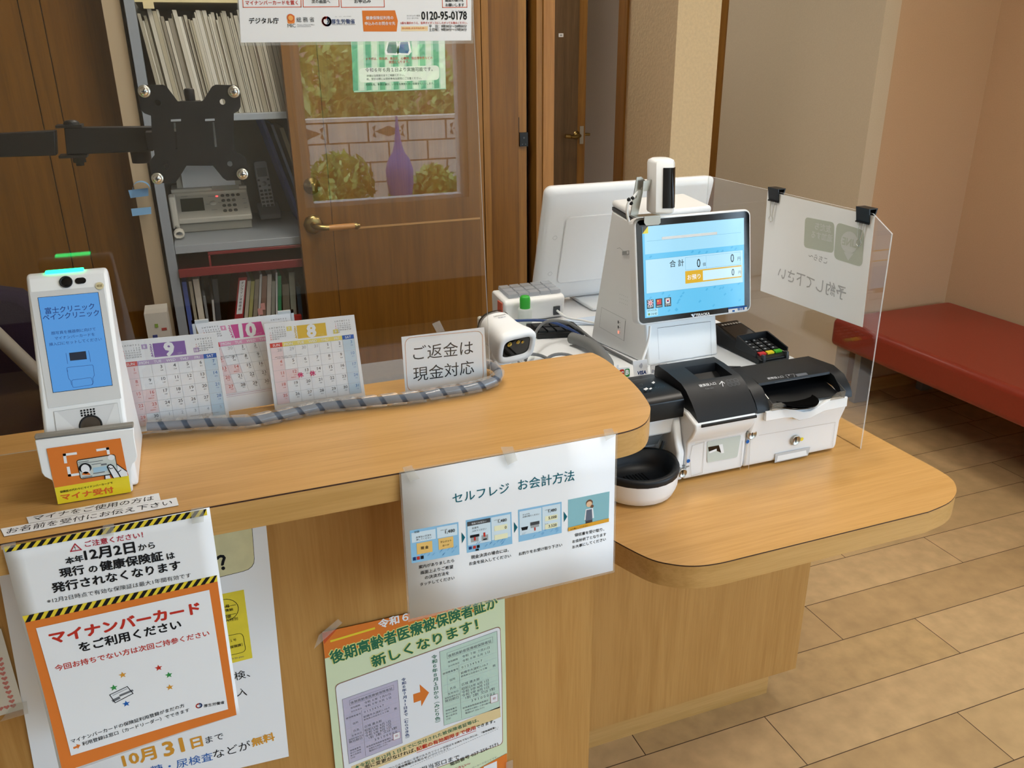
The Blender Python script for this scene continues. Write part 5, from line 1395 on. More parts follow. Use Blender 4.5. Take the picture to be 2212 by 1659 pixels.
# ---------------------------------------------------------------- till tower with customer display
MZ = 0.8712
TZ = MZ
def till_tower():
    t = thing('till_tower', 'white till tower with a bright blue customer touch screen standing on the cash machine', 'till', (0.855, 1.43, TZ))
    g = G(MWHITE)
    b = [(0.781, 1.326), (0.942, 1.330), (0.962, 1.520), (0.746, 1.512)]; tp = [(0.765, 1.374), (0.9385, 1.388), (0.972, 1.543), (0.7945, 1.528)]
    z1 = 1.139
    L = lambda f: [(p[0] * (1 - f) + q[0] * f, p[1] * (1 - f) + q[1] * f) for p, q in zip(b, tp)]
    g.hexa([(x, y, TZ) for x, y in b] + [(x, y, z1) for x, y in tp]); body = g.build('housing', t, bevel=0.004, seg=3)
    g = G(DGREY); g.hexa([(x, y, z1 + 0.0002) for x, y in tp] + [(x, y, z1 + 0.007) for x, y in tp]); g.build('paper_gap', t)
    ex = lambda d: [(tp[0][0] - d, tp[0][1] - d), (tp[1][0] + d, tp[1][1] - d), (tp[2][0] + d, tp[2][1] + d), (tp[3][0] - d, tp[3][1] + d)]
    g = G(MWHITE); q = ex(0.001); g.hexa([(x, y, z1 + 0.0072) for x, y in q] + [(x, y, 1.160) for x, y in q]); g.build('printer_lid', t, bevel=0.006, seg=3)
    # side face details
    e0 = Vector((b[0][0], b[0][1], TZ)); e1 = Vector((b[3][0], b[3][1], TZ)); e2 = Vector((tp[0][0], tp[0][1], z1))
    eu = (e0 - e1).normalized(); ev = ((e2 - e0) - eu * (e2 - e0).dot(eu)).normalized(); s = Sheet(e0, eu, ev); s.o = s.o + s.n * 0.0006
    s.crop(1000, 350, 3.318); g = G(); LN = M('panel_line', '#a9adb2', 0.5)
    s.line(g, LN, [(1168, 1130), (995, 1042), (978, 1180), (1155, 1282)], 0.0006, 1, close=True); s.line(g, GREYP, [(1165, 1140), (1155, 1278)], 0.0016, 2)
    s.quad(g, GREYP, [(1142, 640), (1192, 634), (1192, 664), (1142, 668)], 1); s.quad(g, MWHITE, [(1175, 640), (1188, 638), (1188, 658), (1176, 660)], 2); s.line(g, GREYP, [(1105, 620), (1125, 615), (1150, 638)], 0.0007, 1)
    for k, m in enumerate((DGREY, DGREY, M('amber_led', '#ff8a70', emit=1.2))): s.quad(g, m, [(1110, 1136 + 36 * k), (1118, 1138 + 36 * k), (1118, 1158 + 36 * k), (1110, 1156 + 36 * k)], 1); s.line(g, GREYP, [(1120, 1150 + 36 * k), (1128, 1152 + 36 * k)], 0.001, 1)
    for r_ in range(3):
        for k in range(5): s.disc(g, LN, (1126 + 13 * k, 948 + 28 * r_ + 5 * k), 0.0007, 1, n=6)
    g.build('side_panel', t)
    f0, f1, f2 = Vector((b[0][0], b[0][1], TZ)), Vector((b[1][0], b[1][1], TZ)), Vector((tp[0][0], tp[0][1], z1))
    eu = (f1 - f0).normalized(); ev = ((f2 - f0) - eu * (f2 - f0).dot(eu)).normalized(); s = Sheet(f0, eu, ev); s.o = s.o + s.n * 0.0006; s.crop(1000, 350, 3.318); g = G()
    s.line(g, DGREY, [(1395, 1190), (1775, 1142)], 0.0007, 1); s.line(g, LN, [(1395, 1190), (1406, 1415)], 0.0005, 1); s.line(g, LN, [(1775, 1142), (1781, 1395)], 0.0005, 1); g.build('front_door', t)
    # customer display
    ev = Vector((0, 0.034, 0.202)).normalized(); o = Vector((0, 1.308, 0.950)); s = Sheet(o, (1, 0, 0), ev); n = s.n
    s.crop(1000, 350, 3.318)
    W = lambda u, v, h: s.P(u, v, h)
    c = [s.uv(p) for p in ((1210, 408), (2040, 338), (2085, 1070), (1278, 1170))]
    u0, u1 = (c[0][0] + c[3][0]) / 2 - 0.001, (c[1][0] + c[2][0]) / 2 + 0.001; v0, v1 = (c[2][1] + c[3][1]) / 2, (c[0][1] + c[1][1]) / 2
    g = G(MWHITE); g.prism(rrect(u0, u1, v0, v1, 0.013, 6), -0.024, -0.0008, lambda a, b_, h: W(a, b_, h)); d = g.build('display', t, bevel=0.002)
    g = G(MWHITE); g.box(0.80, 0.92, 1.335, 1.378, 0.975, 1.12); g.build('display_bracket', t)
    g = G(M('bezel_black', '#08090b', 0.10)); m = 0.0035; g.prism(rrect(u0 + m, u1 - m, v0 + m, v1 - m, 0.010, 6), -0.0009, -0.0001, lambda a, b_, h: W(a, b_, h)); bz = g.build('bezel', d)
    S0 = [s.uv(p) for p in ((1268, 465), (1997, 402), (2032, 1030), (1318, 1112))]
    g = G(); su0, su1 = (S0[0][0] + S0[3][0]) / 2, (S0[1][0] + S0[2][0]) / 2; sv0, sv1 = (S0[2][1] + S0[3][1]) / 2, (S0[0][1] + S0[1][1]) / 2
    Q = lambda x, y: (su0 + (su1 - su0) * x, sv1 + (sv0 - sv1) * y)
    E_ = lambda nm, h='#ffffff', k=0.82: M(nm, h, rough=0.1, emit=k)
    R = lambda mt, x0, x1, y0, y1, lay: s.quad(g, mt, [Q(x0, y0), Q(x1, y0), Q(x1, y1), Q(x0, y1)], lay, True)
    T = lambda mt, tx, x0, x1, y, lay=6, bo=0.0, asp=1.0: s.text(g, mt, tx, Q(x0, y), Q(x1, y), lay, bo, asp, True)
    R(E_('lcd_blue', '#62c2ee'), 0, 1, 0, 1, 2); R(E_('lcd_pale', '#a3dcf6'), .02, 1, .0, .30, 3); R(E_('lcd_line', '#7ab8d8'), .04, .97, .158, .162, 4)
    rr = random.Random(5); LF = E_('lcd_leaf', '#4cb0e2')
    for k in range(30):
        x, y = rr.uniform(.03, .95), (rr.uniform(.32, .36) if k < 8 else rr.uniform(.74, .97))
        s.poly(g, LF, [Q(x, y), Q(x + .02, y - .025), Q(x + .03, y - .01), Q(x + .012, y + .008)], 3, True)
    R(E_('lcd_panel', '#b4e2f8'), .02, .985, .36, .73, 4); s.line(g, E_('lcd_line2', '#5aa4cc'), [Q(.02, .36), Q(.985, .36), Q(.985, .73), Q(.02, .73)], 0.0005, 5, True, True)
    DK = E_('lcd_ink', '#1c2c38', 0.6)
    T(DK, '合 計', .25, .39, .47, bo=.01); s.line(g, E_('lcd_line2'), [Q(.405, .38), Q(.405, .52), Q(.96, .52), Q(.96, .38)], 0.0004, 5, True, True); s.line(g, E_('lcd_line2'), [Q(.61, .38), Q(.61, .52)], 0.0003, 5, True)
    s.fit(g, DK, '0', Q(.535, .455), 0.0165, 6, 0.01, 1.35); T(DK, '個', .575, .605, .495); s.fit(g, DK, '0', Q(.875, .440), 0.0165, 6, 0.01, 1.35); T(DK, '円', .93, .96, .475)
    AM = E_('lcd_amber', '#dcae26'); R(AM, .40, .97, .53, .67, 5); R(E_('lcd_field', '#cdeefc'), .575, .965, .545, .655, 6); T(E_('lcd_white', '#f4fafc'), 'お預り', .42, .55, .632, 7, .01); s.fit(g, DK, '0', Q(.88, .60), 0.0135, 7, 0.01, 1.35); T(DK, '円', .935, .962, .63, 7)
    s.poly(g, E_('lcd_corner', '#dccf34'), [Q(.0, .075), Q(.055, .0), Q(.055, .075)], 5, True); s.poly(g, E_('lcd_corner2', '#5c544a', 0.4), [Q(0, 0), Q(.055, 0), Q(0, .075)], 5, True)
    for x, kind in ((.02, 'English'), (.105, '简体中文'), (.19, '한국어')):
        R(E_('lcd_button', '#26333c', 0.5), x, x + .065, .80, .90, 5); T(E_('lcd_white'), kind, x + .008, x + .057, .892, 7)
        x0, x1, y0, y1 = x + .012, x + .053, .81, .865
        if kind == 'English':
            R(E_('flag_blue', '#2a3f92'), x0, x1, y0, y1, 6); WH, RE = E_('lcd_white'), E_('flag_red', '#cc2f36')
            for a, b_ in ((Q(x0, y0), Q(x1, y1)), (Q(x0, y1), Q(x1, y0))): s.line(g, WH, [a, b_], 0.0016, 7, True); s.line(g, RE, [a, b_], 0.0006, 8, True)
            for a, b_ in ((Q((x0 + x1) / 2, y0), Q((x0 + x1) / 2, y1)), (Q(x0, (y0 + y1) / 2), Q(x1, (y0 + y1) / 2))): s.line(g, WH, [a, b_], 0.0024, 9, True); s.line(g, RE, [a, b_], 0.0013, 10, True)
        elif kind == '简体中文':
            R(E_('flag_red'), x0, x1, y0, y1, 6); s.disc(g, E_('flag_yellow', '#f0d838'), Q(x0 + .010, y0 + .016), 0.0013, 7, True, 8)
        else:
            R(E_('lcd_white'), x0, x1, y0, y1, 6); cc = Q((x0 + x1) / 2, (y0 + y1) / 2)
            s.disc(g, E_('flag_blue'), cc, 0.0026, 7, True); s.poly(g, E_('flag_red'), [(cc[0] + 0.0026 * math.cos(a), cc[1] + 0.0026 * math.sin(a)) for a in [math.pi * k / 10 for k in range(11)]], 8, True)
            for dx, dy in ((-.013, -.017), (.013, -.017), (-.013, .017), (.013, .017)): s.line(g, DK, [Q((x0 + x1) / 2 + dx - .003, (y0 + y1) / 2 + dy), Q((x0 + x1) / 2 + dx + .003, (y0 + y1) / 2 + dy)], 0.0009, 7, True)
    R(E_('lcd_clock', '#a8def0'), .015, .125, .905, .985, 5); T(DK, '8月16日(金)', .025, .115, .935); T(DK, '14:40', .06, .115, .975); s.disc(g, E_('lcd_green', '#6a8e30'), Q(.038, .962), 0.0022, 6, True)
    g.build('screen', d)
    g = G(); s.text(g, M('logo_white', '#e8e8e8', 0.4), 'TERAOKA', (1664, 1108), (1768, 1095), 3, 0.03); s.poly(g, M('logo_silver', '#b8bcc0', 0.35, 0.6), [(1632, 1092), (1664, 1086), (1652, 1116)], 3); s.poly(g, BLACK, [(1648, 1089), (1656, 1088), (1654, 1104)], 4); g.build('logo', d)
    g = G(); q = [(1900, 1045), (2034, 1028), (2034, 1064), (1902, 1082)]; s.quad(g, BLUE, q, 3); s.quad(g, PAPER, [(1900, 1056), (2034, 1038), (2034, 1064), (1902, 1082)], 4); s.text(g, BLUE, '領収書', (1965, 1066), (2018, 1058), 5, 0.02); s.quad(g, BLUE, [(1928, 1062), (1946, 1060), (1946, 1072), (1928, 1074)], 5); g.build('sticker', d)
    # thin white lead hanging below the display
    g = G(MWHITE); g.tube(smooth_path([(0.775, 1.318, 0.955), (0.770, 1.312, 0.93), (0.755, 1.30, 0.905), (0.742, 1.29, 0.885), (0.742, 1.292, 0.8785), (0.755, 1.305, 0.8745), (0.774, 1.318, 0.8745)]), 0.0026, 8); g.build('lead', t)
till_tower()

def face_camera():
    """white sensor on a steel bracket clamped over the top of the display"""
    t = thing('face_camera', 'white upright sensor with a dark window clamped on top of the till display', 'sensor', (0.79, 1.345, 1.155))
    s = Sheet((0, 1.335, 0)); U = lambda x, y: s.uv((x, y))
    g = G(STEEL)
    a = [U(x, y) for x, y in ((1384, 385), (1394, 384), (1402, 392), (1386, 470), (1370, 470), (1372, 455))]
    g.prism(a, 1.349, 1.351, F_xz)
    b = [U(x, y) for x, y in ((1392, 392), (1412, 388), (1409, 412), (1390, 414))]; g.prism([(p[0], p[1]) for p in b], 1.338, 1.3405, F_xz)
    c = [U(x, y) for x, y in ((1388, 467), (1423, 466), (1423, 480), (1419, 484), (1392, 486), (1388, 480))]; g.prism(c, 1.3285, 1.3298, F_xz)
    z = U(1388, 467)[1]; g.box(U(1371, 470)[0], U(1423, 466)[0], 1.3299, 1.352, z - 0.0012, z + 0.0004)
    g.build('bracket', t)
    # housing: a leaning rounded column
    out = [(0.0, 0.0), (0.012, -0.004), (0.020, 0.004), (0.024, 0.022), (0.022, 0.036), (0.012, 0.044), (0.0, 0.046), (-0.012, 0.044), (-0.02, 0.036), (-0.022, 0.022), (-0.018, 0.006)]
    lean = Vector((0.0135, 0.030, 0.089)); base = Vector((0.7855, 1.312, 1.170))
    def ring(f, k): return [base + lean * f + Vector((x * k * 0.96, (y - 0.02) * k + 0.01, 0)) for x, y in out]
    n = len(out); lev = [(-0.03, .70), (0.0, .93), (0.03, 1.0), (0.94, 1.0), (0.99, .93), (1.02, .70)]
    g = G(MWHITE); g.smooth = True
    g.add([p for f, k in lev for p in ring(f, k)], [(j * n + i, j * n + (i + 1) % n, (j + 1) * n + (i + 1) % n, (j + 1) * n + i) for j in range(len(lev) - 1) for i in range(n)] + [tuple(range(n - 1, -1, -1)), tuple(range((len(lev) - 1) * n, len(lev) * n))])
    h = g.build('housing', t, smooth=45)
    g = G(GLOSSBLK); fx = [(-0.0068, 0.0012), (0.0, -0.0008), (0.0118, -0.0048), (0.0204, 0.0036), (0.0226, 0.012)]
    vs = [base + lean * f + Vector((x * 0.97, (y - 0.02) + 0.01 - 0.0008, 0)) for f in (0.10, 0.86) for x, y in fx]
    g.smooth = True; g.add(vs, [(i, i + 1, i + 6, i + 5) for i in range(4)]); g.build('window', t)
    g = G(MWHITE); p = U(1380, 425)
    g.tube(smooth_path([(U(1405, 405)[0], 1.345, U(1405, 405)[1]), (U(1390, 412)[0], 1.352, U(1390, 412)[1]), (U(1376, 428)[0], 1.347, U(1376, 428)[1]), (U(1363, 440)[0], 1.345, U(1363, 440)[1]), (U(1360, 460)[0], 1.345, U(1360, 460)[1]), (U(1364, 480)[0], 1.345, U(1364, 480)[1])]), 0.0026, 8); g.build('lead', t)
    g = G(BLACK)
    for x, y in ((1364, 433), (1372, 430), (1369, 441)): q = U(x, y); g.lathe([(0, -0.004), (0.0032, -0.002), (0.0036, 0.002), (0, 0.004)], (q[0], 1.345, q[1]), 10, (1, 0, 0.6))
    q = U(1379, 427); g.use(STEEL); g.lathe([(0, 0.003), (0.003, 0.002), (0.0035, 0)], (q[0], 1.348, q[1]), 12, (0, -1, 0)); g.build('cable_tie', t)
face_camera()

def staff_display():
    t = thing('staff_display', 'large white monitor seen from behind, leaning beside the till tower', 'monitor', (0.94, 1.80, MZ))
    # leaning plate, top towards the viewer
    top, bot = Vector((0, 1.715, 1.163)), Vector((0, 1.800, 0.879))
    ev = (top - bot).normalized(); s = Sheet(bot, (1, 0, 0), ev); n = s.n
    W = lambda a, b, h: s.P(a, b, h); H = (top - bot).length
    g = G(MWHITE); x0, x1 = 0.726, 1.165
    lev = [(0.012, -0.030), (0.004, -0.018), (0.0, -0.004), (0.005, 0.004), (0.016, 0.008)]
    k = 28; vs = []
    for d, h in lev: vs += [W(a, b, h) for a, b in rrect(x0 + d, x1 - d, d, H - d, 0.016, 6)]
    g.smooth = True; g.add(vs, [(j * k + i, j * k + (i + 1) % k, (j + 1) * k + (i + 1) % k, (j + 1) * k + i) for j in range(4) for i in range(k)] + [tuple(range(k - 1, -1, -1)), tuple(range(4 * k, 5 * k))])
    d = g.build('housing', t, smooth=45)
    g = G(MWHITE); g.prism(rrect(x0 + 0.055, x1 - 0.05, 0.052, H - 0.07, 0.012, 5), 0.0078, 0.0125, W); g.build('back_cover', d, bevel=0.002)
    g = G(DGREY); s2 = Sheet(s.o + n * 0.0084, (1, 0, 0), ev); s2.n = n; s2.disc(g, DGREY, (x0 + 0.032, 0.018), 0.0032, 1, True)
    g.build('screw_hole', d)
    for v in (0.08, 0.175): g = G(); s2.ring(g, M('panel_line'), (x0 + 0.035, v), 0.005, 0.0005, 1, True); g.build('screw_cap', d)
    g = G(MWHITE); g.box(0.84, 1.06, 1.70, 1.86, MZ, MZ + 0.008); g.build('stand', t, bevel=0.003)
staff_display()
# ---------------------------------------------------------------- card brand plates in front of the till tower
def plates():
    s = Sheet((0, 1.2795, 0)).crop(1300, 720, 3.6867); ev = (0, 0, 1)
    z = TZ
    def plate(px, label, draw, name='card_logo_plate'):
        g = G(); p = [s.uv(q) for q in px]; b = min(a[1] for a in p)
        p = [(u, max(v, z) if i > 1 else v) for i, (u, v) in enumerate(p)]
        s.slab(g, PAPER_GLOSS, p, 0.0012, True); draw(g)
        tag(g.build(name, base=((p[2][0] + p[3][0]) / 2, 1.280, z)), label, 'card plate', 'payment card plates in front of the till tower')
    def jcb(g):
        for k, (c, m) in enumerate((('J', BLUE), ('C', RED), ('B', GREEN))):
            x = 95 + 43 * k; y = -6 * k
            s.poly(g, m, s.round([s.uv(p) for p in ((x, 296 + y), (x + 41, 290 + y), (x + 41, 356 + y), (x, 362 + y))], 0.004), 1, True); s.text(g, PAPER, c, (x + 5, 345 + y), (x + 34, 341 + y), 2, 0.05)
    def visa(g):
        s.text(g, NAVY, 'VISA', (280, 333), (354, 324), 1, 0.045, 1.05)
        u, v = s.uv((292, 262))
        for k in range(4):
            r = 0.0022 + 0.0018 * k; s.line(g, NAVY, [(u + r * math.cos(a), v + r * math.sin(a)) for a in [math.radians(-42 + 84 * i / 6) for i in range(7)]], 0.0007, 1, True)
    def diners(g):
        s.line(g, LGINK, s.round([s.uv(p) for p in ((388, 254), (520, 238), (522, 302), (390, 314))], 0.003), 0.0005, 1, True, True)
        c = s.uv((452, 276)); s.disc(g, NAVY, c, 0.0066, 2, True); s.disc(g, PAPER, c, 0.0050, 3, True, ry=0.0054); s.quad(g, NAVY, [(c[0] - 0.0006, c[1] + 0.005), (c[0] + 0.0006, c[1] + 0.005), (c[0] + 0.0006, c[1] - 0.005), (c[0] - 0.0006, c[1] - 0.005)], 4, True)
        s.text(g, NAVY, 'Diners', (398, 312), (470, 303), 2, 0.01)
    plate([(88, 280), (222, 268), (226, 350), (92, 366)], 'red, blue and green lettered payment card plate beside the coin lid', jcb)
    plate([(248, 222), (360, 206), (370, 325), (258, 345)], 'white payment card plate with navy letters and contactless waves, middle of three', visa)
    plate([(386, 250), (522, 236), (526, 345), (390, 358)], 'white payment card plate with a round navy badge, half behind the coin lid', diners)
plates()

def card_terminal():
    t = thing('card_terminal', 'black card payment terminal with shielded keypad lying on the cash machine', 'card terminal', (1.01, 1.32, TZ))
    # long sloping body; its axis runs a little askew
    A, B = Vector((0.981, 1.247, 0)), Vector((0.974, 1.402, 0)); ax = (B - A).normalized(); sd = Vector((ax.y, -ax.x, 0))
    W = lambda a, b, h: A + ax * a + sd * b + Vector((0, 0, h))
    L = (B - A).length; w = 0.074
    g = G(BLACK)
    g.hexa([W(0, -0.002, TZ), W(0, w, TZ), W(L, w - 0.008, TZ), W(L, -0.002, TZ), W(-0.002, 0, 0.882), W(-0.002, w - 0.002, 0.882), W(L, w - 0.012, 0.912), W(L, 0, 0.912)]); body = g.build('body', t, bevel=0.003)
    zt = lambda a: 0.8824 + (0.912 - 0.882) * a / L
    g = G(M('terminal_screen', '#3a332f', 0.12)); a0, a1 = 0.078, L - 0.008; b0, b1 = 0.006, w - 0.016
    g.add([W(a0, b0, zt(a0) + .0004), W(a0, b1, zt(a0) + .0004), W(a1, b1, zt(a1) + .0004), W(a1, b0, zt(a1) + .0004)], [(0, 1, 2, 3)])
    g.use(M('terminal_text', '#a8a49c', 0.5))
    for k in range(7): g.add([W(a1 - .012, b0 + .004 + k * .007, zt(a1) + .0001), W(a1 - .012, b0 + .0085 + k * .007, zt(a1) + .0001), W(a1 - .006, b0 + .0085 + k * .007, zt(a1) + .0008), W(a1 - .006, b0 + .004 + k * .007, zt(a1) + .0008)], [(0, 1, 2, 3)])
    g.build('screen', body)
    g = G(SATINBLK); K = 0.073                                            # keypad shield: walls on three sides
    def wall(p, q, h0, h1, th=0.0035):
        d = (q - p).normalized(); e = Vector((-d.y, d.x, 0)) * th
        g.hexa([p, q, q + e, p + e, Vector((p.x, p.y, h0)), Vector((q.x, q.y, h1)), Vector((q.x + e.x, q.y + e.y, h1)), Vector((p.x + e.x, p.y + e.y, h0))])
    P = lambda a, b, z=0.884: Vector((*W(a, b, 0).xy, z))
    wall(P(0.01, 0.001), P(K, 0.001), 0.893, 0.909); wall(P(K, 0.001), P(K, w - 0.001), 0.909, 0.909); wall(P(K, w - 0.001), P(0.01, w - 0.001), 0.909, 0.894)
    g.build('keypad_shield', t, bevel=0.001)
    cols = (M('key_red', '#c8282c', 0.4), M('key_yellow', '#e8d020', 0.4), M('key_green', '#4cb42c', 0.4))
    for r_ in range(5):
        for c in range(3):
            a = 0.012 + r_ * 0.0115; b = 0.009 + c * 0.0195
            g = G(cols[c] if r_ == 0 else BLACK); h = zt(a)
            g.hexa([W(a, b, h), W(a, b + .016, h), W(a + .0085, b + .016, h + .0016), W(a + .0085, b, h + .0016), W(a, b, h + .003), W(a, b + .016, h + .003), W(a + .0085, b + .016, h + .0046), W(a + .0085, b, h + .0046)])
            if r_:
                g.use(LGINK); g.add([W(a + .003, b + .004, h + .0040), W(a + .003, b + .008, h + .0040), W(a + .0065, b + .008, h + .0046), W(a + .0065, b + .004, h + .0046)], [(0, 1, 2, 3)])
            g.build('key', t)
    g = G(DGREY); g.hexa([W(-0.004, 0.010, 0.874), W(-0.004, w - 0.012, 0.874), W(0.006, w - 0.012, 0.874), W(0.006, 0.010, 0.874), W(-0.004, 0.010, 0.8765), W(-0.004, w - 0.012, 0.8765), W(0.006, w - 0.012, 0.8765), W(0.006, 0.010, 0.8765)])
    for b in (0.006, w - 0.012): g.hexa([W(-0.005, b, 0.874), W(-0.005, b + .005, 0.874), W(0.004, b + .005, 0.874), W(0.004, b, 0.874), W(-0.003, b, 0.890), W(-0.003, b + .005, 0.890), W(0.004, b + .005, 0.890), W(0.004, b, 0.890)])
    g.build('card_slot', t)
card_terminal()

# ---------------------------------------------------------------- things on the white side table
def barcode_scanner():
    t = thing('barcode_scanner', 'white handheld barcode scanner standing in its holder behind the high counter end', 'scanner', (0.49, 1.36, MZ))
    # the head: from a dark ring at the back to a broad window at the front; it looks down at the viewer
    c0, c1 = Vector((0.479, 1.388, 0.976)), Vector((0.498, 1.306, 0.953))
    ax = (c1 - c0).normalized(); sd = Vector((0, 0, 1)).cross(ax).normalized() * -1; up = sd.cross(ax).normalized()
    if up.z < 0: up = -up
    if sd.x < 0: sd = -sd
    def ring(f, a, b, p=2.6, n=26, shift=0.0):
        out = []
        for i in range(n):
            th = 2 * math.pi * i / n; cs, sn = math.cos(th), math.sin(th)
            out.append(c0.lerp(c1, f) + up * shift + sd * (a * abs(cs) ** (2 / p) * (1 if cs > 0 else -1)) + up * (b * abs(sn) ** (2 / p) * (1 if sn > 0 else -1)))
        return out
    n = 26
    lev = [ring(-.12, .012, .012), ring(-.02, .026, .024), ring(.15, .032, .029), ring(.50, .034, .029), ring(.72, .037, .030, 3.2), ring(.86, .0405, .0315, 3.6), ring(1.0, .0405, .031, 3.8), ring(1.05, .037, .028, 3.8), ring(1.04, .031, .0205, 4.2), ring(0.98, .029, .0185, 4.2)]
    g = G(WHITE); g.smooth = True
    g.add([p for r_ in lev for p in r_], [(j * n + i, j * n + (i + 1) % n, (j + 1) * n + (i + 1) % n, (j + 1) * n + i) for j in range(len(lev) - 1) for i in range(n)] + [tuple(range(n - 1, -1, -1))]); h = g.build('head', t)
    g = G(M('scanner_glass', '#0c0a06', 0.05)); r_ = ring(0.985, .0295, .019, 4.2); g.add(r_, [tuple(range(n))]); g.use(M('scanner_optics', '#c8a848', 0.15, 0.8))
    for u, v, q in ((-.016, .009, .005), (.002, .010, .004), (.012, .008, .003)): c = c0.lerp(c1, 0.992) + sd * u + up * v; g.lathe([(0, 0.0016), (q, 0.0004)], c, 10, ax)
    g.build('scan_window', h)
    g = G(BLACK); g.smooth = True; a = ring(.03, .0315, .0285); b = ring(.10, .0330, .0302)
    g.add(a + b, [(i, (i + 1) % n, n + (i + 1) % n, n + i) for i in range(n)]); g.build('grip_band', h)
    g = G(); e = Sheet(c0.lerp(c1, .34) + up * .0296, sd, ax * -1); e.n = up; e.o = e.o + up * 0.0004
    e.fit(g, INK, 'DATALOGIC', (0, 0.006), 0.0034, 1, 0.02); e.fit(g, NAVY, 'Gryphon', (0, -0.001), 0.0042, 1, 0.01); g.build('lettering', h)
    g = G(WHITE); hb = c0.lerp(c1, .45) - up * 0.020
    g.tube(smooth_path([hb, hb + Vector((-0.003, 0.012, -0.03)), Vector((0.487, 1.375, 0.90)), Vector((0.487, 1.375, MZ + 0.012))]), [0.014] * 19, 14); g.build('handle', t)
    g = G(WHITE); g.prism(rrect(0.447, 0.532, 1.335, 1.42, 0.02), MZ, MZ + 0.010, F_xy); g.prism(rrect(0.466, 0.510, 1.352, 1.398, 0.012), MZ + 0.0101, MZ + 0.030, F_xy); g.build('holder', t, bevel=0.002)
barcode_scanner()

